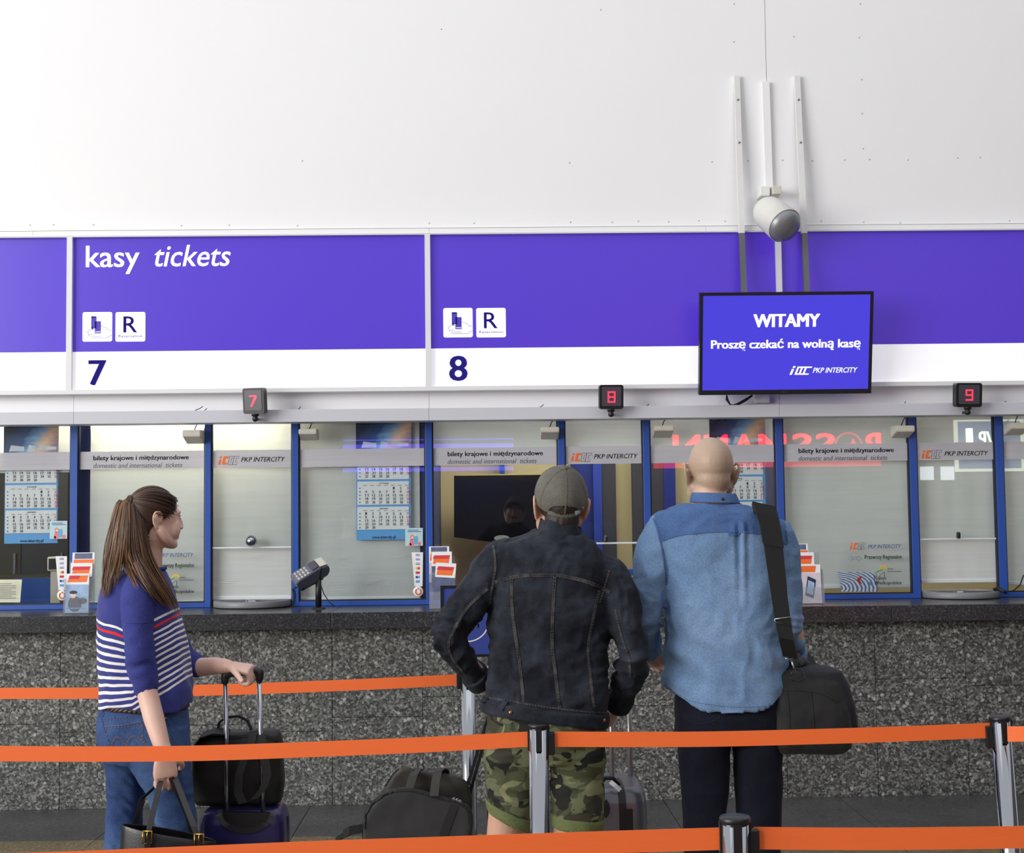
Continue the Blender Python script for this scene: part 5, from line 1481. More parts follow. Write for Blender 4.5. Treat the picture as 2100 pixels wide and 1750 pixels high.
def denim_mat(name, c, worn, amt=.5, wscale=5.0, rough=.85, fine=420):
    """dyed cloth with paler worn areas and a fine weave"""
    m, nt, p, out = new_mat(name)
    tc = node(nt, 'ShaderNodeTexCoord')
    n1 = node(nt, 'ShaderNodeTexNoise'); n1.inputs['Scale'].default_value = wscale; n1.inputs['Detail'].default_value = 6; n1.inputs['Roughness'].default_value = .62
    n2 = node(nt, 'ShaderNodeTexNoise'); n2.inputs['Scale'].default_value = fine; n2.inputs['Detail'].default_value = 2
    mp = node(nt, 'ShaderNodeMapping'); mp.inputs['Scale'].default_value = (1, 1, .35)
    nt.links.new(tc.outputs['Object'], n1.inputs['Vector']); nt.links.new(tc.outputs['Object'], mp.inputs[0]); nt.links.new(mp.outputs[0], n2.inputs['Vector'])
    r = ramp(nt, [(.38, (0, 0, 0)), (.70, (1, 1, 1))]); nt.links.new(n1.outputs['Fac'], r.inputs[0])
    mu = node(nt, 'ShaderNodeMath', operation='MULTIPLY'); mu.inputs[1].default_value = amt; nt.links.new(r.outputs[0], mu.inputs[0])
    mx = node(nt, 'ShaderNodeMix', data_type='RGBA'); mx.inputs['A'].default_value = (*lin(c), 1); mx.inputs['B'].default_value = (*lin(worn), 1); nt.links.new(mu.outputs[0], mx.inputs['Factor'])
    r2 = ramp(nt, [(.3, (.72,)*3), (.7, (1.25,)*3)]); nt.links.new(n2.outputs['Fac'], r2.inputs[0])
    m3 = node(nt, 'ShaderNodeMix', data_type='RGBA', blend_type='MULTIPLY'); m3.inputs['Factor'].default_value = 1; nt.links.new(mx.outputs['Result'], m3.inputs['A']); nt.links.new(r2.outputs[0], m3.inputs['B'])
    nt.links.new(m3.outputs['Result'], p.inputs['Base Color']); p.inputs['Roughness'].default_value = rough; p.inputs['Specular IOR Level'].default_value = .25
    p.inputs['Sheen Weight'].default_value = .03
    b = node(nt, 'ShaderNodeBump'); b.inputs['Strength'].default_value = .25; b.inputs['Distance'].default_value = .0015; nt.links.new(n2.outputs['Fac'], b.inputs['Height']); nt.links.new(b.outputs[0], p.inputs['Normal'])
    return m
def camo_mat():
    m, nt, p, out = new_mat('camouflage_cotton')
    tc = node(nt, 'ShaderNodeTexCoord'); mp = node(nt, 'ShaderNodeMapping'); mp.inputs['Scale'].default_value = (9, 9, 15); nt.links.new(tc.outputs['Object'], mp.inputs[0])
    base = lin((104, 108, 80)); prev = None
    for i, (th, c) in enumerate(((.54, (78, 82, 60)), (.56, (62, 61, 50)), (.60, (38, 40, 36)), (.64, (126, 128, 94)))):
        ml = node(nt, 'ShaderNodeVectorMath', operation='ADD'); ml.inputs[1].default_value = (i*3.7+1, i*5.1, i*2.3); nt.links.new(mp.outputs[0], ml.inputs[0])
        n = node(nt, 'ShaderNodeTexNoise'); n.inputs['Scale'].default_value = 1.0; n.inputs['Detail'].default_value = 1.6; n.inputs['Distortion'].default_value = .9; nt.links.new(ml.outputs[0], n.inputs['Vector'])
        g = node(nt, 'ShaderNodeMapRange'); g.inputs[1].default_value = th-.006; g.inputs[2].default_value = th+.006; nt.links.new(n.outputs['Fac'], g.inputs[0])
        mx = node(nt, 'ShaderNodeMix', data_type='RGBA'); mx.inputs['B'].default_value = (*lin(c), 1); nt.links.new(g.outputs[0], mx.inputs['Factor'])
        if prev is None: mx.inputs['A'].default_value = (*base, 1)
        else: nt.links.new(prev.outputs['Result'], mx.inputs['A'])
        prev = mx
    nt.links.new(prev.outputs['Result'], p.inputs['Base Color']); p.inputs['Roughness'].default_value = .85; p.inputs['Specular IOR Level'].default_value = .2
    return m
M['skin_man'] = skin_mat('skin_man', (206, 164, 142)); M['skin_bald'] = skin_mat('skin_bald', (214, 178, 152)); M['skin_woman'] = skin_mat('skin_woman', (222, 186, 170))
M['jacket'] = denim_mat('black_denim', (16, 20, 29), (64, 69, 82), .6, 7.0)
M['jacket_seam'] = denim_mat('black_denim_seam', (30, 32, 40), (92, 90, 88), .7, 18.0)
M['thread_pale'] = mat('thread_pale', (94, 90, 86), .7); M['thread_dark'] = mat('thread_dark', (60, 60, 70), .7); M['thread_gold'] = mat('thread_gold', (172, 124, 74), .6)
M['camo'] = camo_mat(); M['olive'] = denim_mat('olive_cotton', (98, 106, 66), (122, 128, 88), .4, 9)
M['cap'] = denim_mat('cap_cotton', (92, 90, 84), (122, 119, 110), .5, 14, fine=600)
M['hair_dark'] = mat('hair_dark_brown', (46, 34, 28), .5, var=.4, scale=120, bump=.3, bscale=600)
M['shoe'] = mat('shoe_leather', (54, 48, 44), .5); M['shoe_sole'] = mat('shoe_sole', (210, 206, 198), .6)
M['copper'] = mat('copper_button', (150, 110, 80), .35, metal=.9)
# ------------------------------------------------------------------ man in the grey cap
Y1 = 4.94
def q1(px, py, dy=0): return at(px, py, Y1+dy)
cap_man = empty('person', (q1(1118, 1460).x, Y1, 0), 'man in grey cap, dark denim jacket and camouflage shorts, seen from behind', 'person')
def ring1(py, pl, pr, hd, dy=0, e=2.5, tilt=0):
    """torso ring: silhouette from pixel pl to pr at height py; tilt: right side lower by that many px"""
    a, b = q1(pl, py-tilt/2, dy), q1(pr, py+tilt/2, dy)
    return ((a+b)/2, (b-a)/2, Vector((0, hd, 0)), e)
# body: one continuous surface
HR = Matrix.Rotation(R(6), 3, 'Z') @ Matrix.Rotation(R(3), 3, 'Y') @ Matrix.Rotation(R(7), 3, 'X')
hc1 = q1(1149, 1038, .02)
mb = MB()
head(mb, hc1, HR, 1.03, jaw=1.08, ear=1.18)
limb(mb, [q1(1148, 1062, 0), q1(1146, 1100, .0), q1(1140, 1140, .0)], [.055, .056, .066], 20)
loft(mb, [ring1(1095, 1100, 1180, .06, -.01), ring1(1125, 1040, 1230, .085, 0, tilt=16), ring1(1180, 1020, 1240, .10, .01), ring1(1280, 1018, 1232, .10, .02), ring1(1390, 1020, 1225, .095, .02), ring1(1470, 1015, 1228, .105, .01), ring1(1540, 1012, 1230, .10, .01)], 32)
LA = [q1(1026, 1150, 0), q1(960, 1232, -.02), q1(920, 1300, -.02), q1(950, 1352, .05), q1(985, 1388, .13)]
RA = [q1(1244, 1182, 0), q1(1285, 1268, -.03), q1(1300, 1340, -.03), q1(1288, 1392, .04), q1(1268, 1432, .12)]
limb(mb, LA, [.055, .047, .043, .038, .030], 16); limb(mb, RA, [.055, .047, .043, .038, .030], 16)
hand(mb, q1(988, 1396, .145), (.28, .8, -.5), (.8, -.1, .3), (0, .3, .9), (50, 70, 40), k=1.0)
hand(mb, q1(1266, 1438, .135), (-.35, .5, -.75), (-.8, -.3, .2), (0, .8, .4), (35, 45, 25), k=1.0)
LL = [q1(1058, 1500, 0), q1(1046, 1640, .01), q1(1030, 1742, .02), q1(1026, 1850, 0), q1(1026, 1950, -.03)]
RL = [q1(1180, 1505, 0), q1(1180, 1640, .01), q1(1166, 1742, .02), q1(1164, 1850, 0), q1(1164, 1950, -.03)]
for Lg in (LL, RL):
    limb(mb, Lg, [.085, .072, .056, .058, .036], 20)
    e_ = Lg[-1]; limb(mb, [Vector((e_.x, e_.y, .09)), Vector((e_.x, e_.y+.02, .05)), Vector((e_.x, e_.y+.15, .04))], [.036, .036, .026], 12)
body1 = remesh(mb, .0045, 5, 'body', M['skin_man'], cap_man)
# hair at the nape and beard
mb = MB()
def H1(p): return hc1 + HR @ (Vector(p)*1.03)
ball(mb, H1((0, -.018, .012)), (.0775, .0935, .074), HR, 24)
ball(mb, H1((0, -.050, -.040)), (.061, .054, .054), HR, 18)
hair1 = remesh(mb, .005, 4, 'hair', M['hair_dark'], cap_man, lambda c, n: c + n*(fbm(c*np.array([260, 260, 40]), 2, 2)*.0018)[:, None])
mb = MB()
for s in (-1, 1):
    limb(mb, [H1((s*.062, .004, -.020)), H1((s*.058, .004, -.052)), H1((s*.052, .028, -.082)), H1((s*.022, .066, -.106)), H1((0, .074, -.108))], [.010, .016, .018, .019, .020], 12)
limb(mb, [H1((-.028, .084, -.056)), H1((0, .094, -.053)), H1((.028, .084, -.056))], [.006, .007, .006], 8)
remesh(mb, .005, 3, 'beard', M['hair_dark'], cap_man)
# cap: crown, seams, button, rear opening strap, visor
cc = H1((0, -.006, .034)); CR = HR @ Matrix.Rotation(R(22), 3, 'X')
def C1(p): return cc + CR @ Vector(p)
mb = MB(); vs = []; fs = []; nu, nv = 180, 60
RX, RY, RZ = .0935, .112, .108
def cap_pt(u, v, k=1.0):
    """u: angle (0 = wearer's right, 90 = face), v: 0 top .. 1 rim"""
    th = v*R(99)
    x, y, z = RX*math.sin(th)*math.cos(u), RY*math.sin(th)*math.sin(u), RZ*math.cos(th)
    if z < 0: z *= 1.25; f_ = 1-.10*(-z/RZ); x *= f_; y *= f_
    pf_ = 1 - .012*abs(math.cos(3*u))**10*(1 if v > .08 else 0)
    return Vector((x*pf_*k, y*pf_*k, z*k))
for i in range(nv+1):
    for j in range(nu):
        vs.append(C1(cap_pt(2*math.pi*j/nu, i/nv)))
def opening(u, v):
    du = (u - R(270))/R(34); dv_ = (v-.985)/.20
    return abs(du) < 1 and v < .97 and v > .80 and (du*du + ((.97-v)/.165)**2) < 1
for i in range(nv):
    for j in range(nu):
        u = 2*math.pi*(j+.5)/nu; v = (i+.5)/nv
        if opening(u, v): continue
        fs.append((i*nu+j, (i+1)*nu+j, (i+1)*nu+(j+1) % nu, i*nu+(j+1) % nu))
mb.add(vs, fs, smooth=True)
ob = mb.build('cap_crown', M['cap'], cap_man, recalc=True)
so = ob.modifiers.new('thickness', 'SOLIDIFY'); so.thickness = .003; so.offset = -1
mb = MB()
for k in range(6):
    u = R(30+60*k)
    mb.strip([C1(cap_pt(u, v/16*.985, 1.004)) for v in range(1, 17)], .006, .0016, [tuple(CR @ Vector((-math.sin(u), math.cos(u), 0))) for v in range(16)])
mb.build('cap_seams', M['cap'], cap_man)
mb = MB(); mb.lathe([(.0115, -.002), (.011, .003), (.007, .006), (.001, .007)], C1((0, 0, RZ)), CR @ Vector((0, 0, 1)), 18); mb.build('cap_button', M['cap'], cap_man)
mb = MB(); mb.tube([C1(cap_pt(R(270-36+72*i/20), .985, 1.006)) for i in range(21)], .0085, 8, flat=.25, up=None); mb.build('cap_strap', M['cap'], cap_man)
mb = MB(); pb1 = [C1(cap_pt(R(270+a), .955-.006*i, 1.02)) for i, a in enumerate((24, 30, 36))]
mb.tube(pb1, .0085, 6, flat=.3); mb.lathe([(.001, -.003), (.004, -.003), (.004, .002)], C1(cap_pt(R(270+44), .90, 1.02)), CR @ Vector((.7, -.7, 0)), 10)
mb.build('cap_buckle', mat('buckle_grey', (150, 152, 160), .4, metal=.3), cap_man)
mb = MB(); vs = []
for i in range(17):
    u = R(35+110*i/16)
    for k in range(5):
        p = cap_pt(u, .93); ext = .075*math.sin(R(180*i/16))**.6*k/4
        vs.append(C1((p.x, p.y+ext, p.z-.006*k-.012*(abs(p.x)/.09)**2*k/4)))
mb.add(vs, [(i*5+k, (i+1)*5+k, (i+1)*5+k+1, i*5+k+1) for i in range(16) for k in range(4)], smooth=True)
ob = mb.build('cap_visor', M['cap'], cap_man); so = ob.modifiers.new('thickness', 'SOLIDIFY'); so.thickness = .003
# jacket: body and sleeves as one surface
mb = MB()
loft(mb, [ring1(1092, 1098, 1196, .070, -.012, tilt=10), ring1(1105, 1072, 1218, .085, -.01, tilt=14), ring1(1122, 1030, 1240, .105, 0, tilt=20), ring1(1150, 1006, 1256, .125, .01, tilt=22), ring1(1190, 1000, 1260, .138, .015, tilt=18), ring1(1250, 1001, 1256, .14, .02, tilt=8),
          ring1(1320, 1003, 1250, .138, .02, tilt=8), ring1(1390, 1000, 1247, .135, .02, tilt=16), ring1(1430, 996, 1246, .14, .015, tilt=24), ring1(1450, 990, 1246, .142, .015, tilt=30), ring1(1470, 985, 1247, .140, .015, tilt=34)], 48)
limb(mb, [q1(1030, 1148, .0), q1(1002, 1182, -.005), q1(960, 1240, -.02), q1(925, 1292, -.025), q1(920, 1312, -.02), q1(945, 1350, .05), q1(980, 1392, .135)], [.080, .077, .066, .059, .058, .053, .045], 22, ends=True)
limb(mb, [q1(1240, 1180, .0), q1(1262, 1210, -.01), q1(1282, 1268, -.03), q1(1297, 1330, -.035), q1(1298, 1350, -.03), q1(1288, 1396, .04), q1(1270, 1438, .125)], [.080, .076, .066, .058, .058, .056, .046], 22, ends=True)
def jack(c, n):
    zf = np.clip((1.50-c[:, 2])/.3, 0, 1)
    d = fbm(c*np.array([11, 11, 17]), 3, 3)*.007 + np.abs(vnoise(c*np.array([24, 24, 15])+fbm(c*8, 9, 2)[:, None], 5))*-.009
    # tension folds around both elbows
    for E_, s in ((q1(920, 1300, -.02), 60), (q1(1300, 1345, -.03), 60)):
        r = np.linalg.norm(c-np.array(E_), axis=1); w = np.exp(-(r/.16)**2)
        d = d + w*((np.abs(vnoise(c*np.array([10, 10, 26])+fbm(c*8, 4, 2)[:, None]*.9, 33))-.35)*-.024)
    # long slanting drape over the back
    d = d + np.sin((c[:, 0]*1.0+c[:, 2]*.55)*46+fbm(c*5, 7, 2)*2.5)*.0035*zf
    return c + n*d[:, None]
jk = remesh(mb, .006, 3, 'denim_jacket', M['jacket'], cap_man, jack)
bj = bvh_of(jk)
# collar
mb = MB(); k = 30
pts = []; 
for i in range(k+1):
    a = R(110+320*i/k)     # open at the throat
    pts.append(a)
vs = []
c0, c1_ = q1(1147, 1106, -.008), q1(1151, 1074, -.004)
for a in pts:
    for (cc_, rx, ry, dz) in ((c0, .078, .078, 0), (c1_, .0725, .074, 0), (c1_, .066, .068, 0), (c0, .070, .070, 0)):
        tl = -.018*math.cos(a)
        vs.append(cc_ + Vector((rx*math.cos(a), ry*math.sin(a), tl + (.006*math.sin(a*5) if cc_ is c1_ else 0))))
mb.add(vs, [(i*4+j, (i+1)*4+j, (i+1)*4+(j+1) % 4, i*4+(j+1) % 4) for i in range(k) for j in range(4)] + [(0, 1, 2, 3), (4*k+3, 4*k+2, 4*k+1, 4*k)], smooth=True)
cl = mb.build('collar', M['jacket'], cap_man)
bv = cl.modifiers.new('round', 'BEVEL'); bv.width = .003; bv.segments = 2
# seams and stitching
sm_ = MB(); st = MB()
lines = [([(1010, 1196), (1060, 1183), (1110, 1180), (1160, 1183), (1210, 1196), (1252, 1216)], .013),
         ([(1050, 1186), (1050, 1240), (1058, 1310), (1068, 1380), (1074, 1440)], .011),
         ([(1138, 1184), (1134, 1250), (1132, 1320), (1140, 1390), (1148, 1456)], .011),
         ([(1228, 1212), (1216, 1270), (1206, 1330), (1212, 1400), (1218, 1452)], .009),
         ([(1012, 1120), (1016, 1160), (1010, 1200), (1004, 1240)], .008),
         ([(1000, 1208), (960, 1245), (935, 1285), (920, 1320), (928, 1350), (955, 1385)], .010),
         ([(1250, 1170), (1238, 1210), (1228, 1240)], .006),
         ([(1262, 1250), (1276, 1310), (1290, 1350), (1292, 1390)], .009),
         ([(998, 1431), (1060, 1441), (1130, 1452), (1200, 1460), (1244, 1463)], .006)]
for pts, w in lines:
    seam(sm_, bj, pts, w, .003)
    stitches(st, bj, pts, w*.30); stitches(st, bj, pts, -w*.30)
sm_.build('jacket_seams', M['jacket_seam'], cap_man); st.build('stitching', M['thread_pale'], cap_man)['kind'] = 'stuff'
# waistband
mb = MB(); rings = [ring1(1446, 988, 1249, .148, .015, tilt=32), ring1(1450, 986, 1250, .151, .015, tilt=32), ring1(1468, 983, 1249, .150, .015, tilt=34), ring1(1474, 983, 1249, .147, .015, tilt=35)]
loft(mb, rings, 56); wb = remesh(mb, .005, 2, 'waistband', M['jacket'], cap_man, lambda c, n: c+n*(fbm(c*22, 6, 2)*.002)[:, None]); bw_ = bvh_of(wb)
mb = MB(); seam(mb, bw_, [(992, 1436), (1020, 1442), (1036, 1450)], .034, .004); mb.build('side_tab', M['jacket'], cap_man)
for px, py, m_ in ((1029, 1455, M['steel']), (1047, 1462, M['copper']), (1240, 1478, M['copper'])):
    l, n_ = hit(bw_, px, py)
    if l is not None:
        mb = MB(); mb.lathe([(.001, .005), (.005, .0045), (.0075, .002), (.0075, -.002)], l, n_, 16); mb.build('button', m_, cap_man)
# cuffs
for P, Q in ((q1(972, 1384, .115), q1(985, 1398, .145)), (q1(1274, 1430, .11), q1(1266, 1446, .14))):
    mb = MB(); limb(mb, [P, P.lerp(Q, .5), Q], [.050, .051, .050], 20, ends=False); ob = mb.build('cuff', M['jacket'], cap_man)
# shorts with turn-ups
mb = MB()
loft(mb, [ring1(1440, 1000, 1240, .125, .01), ring1(1490, 998, 1243, .132, .008), ring1(1540, 994, 1243, .128, .01), ring1(1562, 994, 1242, .118, .01)], 44)
def legring(py, pl, pr, hd, dy, tilt): 
    a, b = q1(pl, py-tilt/2, dy), q1(pr, py+tilt/2, dy); return ((a+b)/2, (b-a)/2, Vector((0, hd, 0)), 2.3)
loft(mb, [legring(1500, 1000, 1116, .11, .01, 0), legring(1560, 993, 1112, .112, .012, 6), legring(1620, 995, 1103, .105, .015, 24), legring(1664, 997, 1094, .10, .018, 44)], 36)
loft(mb, [legring(1500, 1122, 1244, .11, .01, 0), legring(1560, 1124, 1243, .112, .012, 4), legring(1620, 1126, 1240, .105, .015, 10), legring(1682, 1129, 1236, .10, .018, 14)], 36)
def shortw(c, n):
    d = fbm(c*np.array([10, 10, 16]), 11, 3)*.006 - np.abs(vnoise(c*np.array([9, 9, 26]) + fbm(c*7, 2, 2)[:, None]*.8, 8))*.008
    return c+n*d[:, None]
sh = remesh(mb, .006, 3, 'camouflage_shorts', M['camo'], cap_man, shortw)
for a, b in (((1658, 996, 1095, .104, .018, 44), (1682, 998, 1090, .104, .018, 46)), ((1672, 1128, 1238, .104, .018, 14), (1698, 1130, 1235, .104, .018, 14))):
    mb = MB(); r0, r1 = legring(*a), legring(*b)
    loft(mb, [r0, (r0[0].lerp(r1[0], .1), r0[1]*1.025, r0[2]*1.025, 2.3), (r0[0].lerp(r1[0], .9), r1[1]*1.02, r1[2]*1.02, 2.3), r1], 40)
    remesh(mb, .005, 2, 'turn_up', M['olive'], cap_man, lambda c, n: c+n*(fbm(c*18, 3, 2)*.002)[:, None])
for Lg in (LL, RL): shoe(cap_man, Lg[-1].x, Lg[-1].y, 0, M['shoe'], M['shoe_sole'])
# ------------------------------------------------------------------ bald man with the shoulder bag
Y2 = 5.06
def q2(px, py, dy=0): return at(px, py, Y2+dy)
def ring2(py, pl, pr, hd, dy=0, e=2.5, tilt=0):
    a, b = q2(pl, py-tilt/2, dy), q2(pr, py+tilt/2, dy)
    return ((a+b)/2, (b-a)/2, Vector((0, hd, 0)), e)
bald = empty('person', (q2(1490, 1450).x, Y2, 0), 'bald man in light blue denim shirt and dark trousers, seen from behind', 'person')
HB = Matrix.Rotation(R(4), 3, 'Z') @ Matrix.Rotation(R(0), 3, 'Y') @ Matrix.Rotation(R(2), 3, 'X')
hb = q2(1456.5, 968, .03)
mb = MB(); kb = 1.05
head(mb, hb, HB, kb, jaw=1.1, ear=1.12)
def HL(p): return hb + HB @ (Vector(p)*kb)
ball(mb, HL((0, -.04, -.02)), (.060*kb, .060*kb, .060*kb), HB, 20)
limb(mb, [HL((0, -.022, -.045)), q2(1456, 1012, .0), q2(1462, 1050, -.005), q2(1470, 1085, -.005)], [.060, .058, .064, .082], 22)
loft(mb, [ring2(1045, 1405, 1530, .07, 0), ring2(1075, 1362, 1592, .095, .01, tilt=12), ring2(1130, 1350, 1612, .115, .015), ring2(1240, 1372, 1600, .115, .02), ring2(1360, 1382, 1592, .11, .02), ring2(1450, 1390, 1600, .12, .015), ring2(1520, 1392, 1602, .115, .01)], 32)
LA2 = [q2(1360, 1092, .01), q2(1336, 1170, -.01), q2(1322, 1250, -.01), q2(1322, 1292, .06), q2(1330, 1326, .17)]
RA2 = [q2(1598, 1108, .01), q2(1612, 1190, .0), q2(1618, 1262, .0), q2(1626, 1312, .06), q2(1630, 1350, .14)]
for A in (LA2, RA2): limb(mb, A, [.056, .049, .045, .040, .031], 16)
hand(mb, q2(1332, 1334, .19), (.3, .8, -.3), (.5, 0, -.5), (0, .2, .9), (45, 60, 35))
hand(mb, q2(1628, 1356, .155), (-.25, .55, -.7), (-.8, -.2, .2), (0, .8, .5), (40, 50, 25))
LL2 = [q2(1445, 1500, .01), q2(1448, 1620, .012), q2(1448, 1720, .02), q2(1446, 1860, 0), q2(1446, 1985, -.03)]
RL2 = [q2(1550, 1500, .01), q2(1553, 1620, .012), q2(1556, 1720, .02), q2(1556, 1860, 0), q2(1558, 1985, -.03)]
for Lg in (LL2, RL2):
    limb(mb, Lg, [.08, .068, .054, .052, .036], 18)
    e_ = Lg[-1]; limb(mb, [Vector((e_.x, e_.y, .09)), Vector((e_.x, e_.y+.02, .05)), Vector((e_.x, e_.y+.15, .04))], [.036, .036, .026], 12)
def scalp(name, skin, stub):
    m = skin_mat(name, skin); nt = m.node_tree; p = nt.nodes['Principled BSDF']
    src = p.inputs['Base Color'].links[0].from_socket
    tc = node(nt, 'ShaderNodeTexCoord'); n = node(nt, 'ShaderNodeTexNoise'); n.inputs['Scale'].default_value = 900; nt.links.new(tc.outputs['Object'], n.inputs['Vector'])
    # shaved hair grows above the hairline only
    sx_ = node(nt, 'ShaderNodeSeparateXYZ'); nt.links.new(tc.outputs['Object'], sx_.inputs[0])
    mr = node(nt, 'ShaderNodeMapRange'); mr.inputs[1].default_value = hb.z-.075; mr.inputs[2].default_value = hb.z-.045; nt.links.new(sx_.outputs['Z'], mr.inputs[0])
    my = node(nt, 'ShaderNodeMapRange'); my.inputs[1].default_value = hb.y+.07; my.inputs[2].default_value = hb.y+.03; nt.links.new(sx_.outputs['Y'], my.inputs[0])
    mu = node(nt, 'ShaderNodeMath', operation='MULTIPLY'); nt.links.new(mr.outputs[0], mu.inputs[0]); nt.links.new(my.outputs[0], mu.inputs[1])
    r = ramp(nt, [(.35, (.45,)*3), (.62, (.95,)*3)]); nt.links.new(n.outputs['Fac'], r.inputs[0])
    m2 = node(nt, 'ShaderNodeMath', operation='MULTIPLY'); nt.links.new(mu.outputs[0], m2.inputs[0]); nt.links.new(r.outputs[0], m2.inputs[1])
    mx = node(nt, 'ShaderNodeMix', data_type='RGBA'); mx.inputs['B'].default_value = (*lin(stub), 1); nt.links.new(src, mx.inputs['A']); nt.links.new(m2.outputs[0], mx.inputs['Factor'])
    nt.links.new(mx.outputs['Result'], p.inputs['Base Color']); return m
remesh(mb, .0045, 5, 'body', scalp('skin_shaved', (214, 178, 154), (158, 140, 122)), bald)
# shirt
M['shirt'] = denim_mat('light_denim', (104, 134, 172), (138, 165, 198), .6, 5.0, fine=520)
M['shirt_dark'] = denim_mat('mid_denim', (70, 98, 146), (90, 118, 164), .5, 7.0, fine=520)
mb = MB()
loft(mb, [ring2(1034, 1400, 1534, .085, .0, tilt=6), ring2(1046, 1376, 1566, .105, .004, tilt=12), ring2(1062, 1350, 1596, .122, .01, tilt=20), ring2(1095, 1338, 1618, .138, .014, tilt=24), ring2(1140, 1346, 1622, .150, .02, tilt=16), ring2(1200, 1360, 1612, .152, .02), ring2(1290, 1364, 1606, .150, .02),
          ring2(1370, 1361, 1612, .152, .02), ring2(1408, 1361, 1612, .154, .02)], 48)
def hemring(py, sc, dz):
    pass
# curved shirt tail: lower at the back centre than at the sides
n = 48; r0 = ring2(1400, 1360, 1612, .155, .02)
vs = []; rows = 5
for i in range(rows+1):
    for j in range(n):
        t = 2*math.pi*j/n; ct, st = math.cos(t), math.sin(t)
        p = r0[0] + r0[1]*math.copysign(abs(ct)**.8, ct) + r0[2]*math.copysign(abs(st)**.8, st)
        drop = (.004 + .085*(1-abs(ct)**2.4))*i/rows
        vs.append(p - Vector((0, 0, drop - (.0 if i else -.0))))
fs = [(i*n+j, i*n+(j+1) % n, (i+1)*n+(j+1) % n, (i+1)*n+j) for i in range(rows) for j in range(n)] + [tuple(reversed(range(n))), tuple(rows*n+j for j in range(n))]
mb.add(vs, fs)
limb(mb, [q2(1368, 1090, .012), q2(1352, 1118, .005), q2(1336, 1175, -.01), q2(1326, 1238, -.015), q2(1324, 1262, .0), q2(1322, 1292, .06), q2(1328, 1322, .16)], [.080, .078, .070, .060, .058, .053, .050], 22)
limb(mb, [q2(1590, 1105, .012), q2(1602, 1135, .005), q2(1608, 1190, -.002), q2(1614, 1255, -.004), q2(1617, 1280, .01), q2(1622, 1312, .06), q2(1628, 1338, .12)], [.076, .072, .060, .052, .050, .046, .044], 22)
def shirtw(c, n):
    x0 = q2(1482, 1200).x
    d = fbm(c*np.array([7, 7, 9]), 21, 3)*.006
    # box pleat falling from the yoke, fading out downwards
    w = np.exp(-((c[:, 0]-q2(1508, 1150).x)/.026)**2)*np.clip((1.60-c[:, 2])/.03, 0, 1)*np.clip((c[:, 2]-1.25)/.32, 0, 1)*np.clip((Y2-c[:, 1])/.05, 0, 1)
    d = d + w*np.sin((c[:, 0]-q2(1508, 1150).x)*170)*.008
    # diagonal pulls from the side to the tail
    g = np.clip((1.45-c[:, 2])/.3, 0, 1)
    d = d + np.sin((c[:, 2]*1.0+c[:, 0]*.75)*58+fbm(c*4, 5, 2)*3)*.0075*g*np.clip(.5+vnoise(c*5, 31), 0, 1)
    d = d - np.abs(vnoise(c*np.array([20, 20, 12])+fbm(c*6, 3, 2)[:, None], 17))*.006
    for E_ in (q2(1324, 1262, .0), q2(1617, 1282, .01)):
        r = np.linalg.norm(c-np.array(E_), axis=1); d = d + np.exp(-(r/.12)**2)*(np.abs(vnoise(c*np.array([9, 9, 30])+fbm(c*9, 4, 2)[:, None], 23))-.35)*-.013
    return c+n*d[:, None]
sb = remesh(mb, .006, 3, 'denim_shirt', [M['shirt'], M['shirt_dark']], bald, shirtw)
# darker yoke across the shoulders (own cloth panel)
yk_px = [(1340, 1112), (1353, 1110), (1390, 1098), (1440, 1092), (1482, 1090), (1530, 1092), (1566, 1096), (1592, 1106), (1612, 1116), (1628, 1122)]
me = sb.data
def proj(p):
    v = ROT.transposed() @ (Vector(p)-CAM_P); return 1050+F_PX*v.x/-v.z, 875-F_PX*v.y/-v.z
xs_, ys_ = [p[0] for p in yk_px], [p[1] for p in yk_px]
mi = []
for p in me.polygons:
    c = p.center; X_, Y_ = proj(c)
    lim = float(np.interp(X_, xs_, ys_)) if c.y < Y2+.03 else 1085
    inx = 1345-(Y_-1050)*.0 < X_ and True
    # the sleeve seam bounds the yoke on both sides
    seamL = 1342+(Y_-1060)*.22; seamR = 1612+(Y_-1085)*.12
    mi.append(1 if (Y_ < lim and seamL < X_ < seamR) else 0)
me.polygons.foreach_set('material_index', mi)
bs = bvh_of(sb)
mb = MB(); stb = MB()
yl_ = yk_px[1:-1]
seam(mb, bs, yl_, .007, .003)
seam(mb, bs, [(1340, 1064), (1348, 1085), (1354, 1108), (1362, 1150), (1366, 1200)], .006, .0025)
seam(mb, bs, [(1612, 1088), (1614, 1110)], .006, .0025)
mb.build('yoke_seam', M['shirt_dark'], bald)
stitches(stb, bs, yl_, .0035); stitches(stb, bs, [(1362, 1404), (1390, 1424), (1430, 1441), (1500, 1450), (1570, 1449)], .0); stb.build('stitching', mat('thread_navy', (48, 66, 110), .7), bald)['kind'] = 'stuff'
mb = MB(); seam(mb, bs, [(1494, 1094), (1506, 1097), (1518, 1094)], .010, .006); mb.build('locker_loop', M['shirt_dark'], bald)
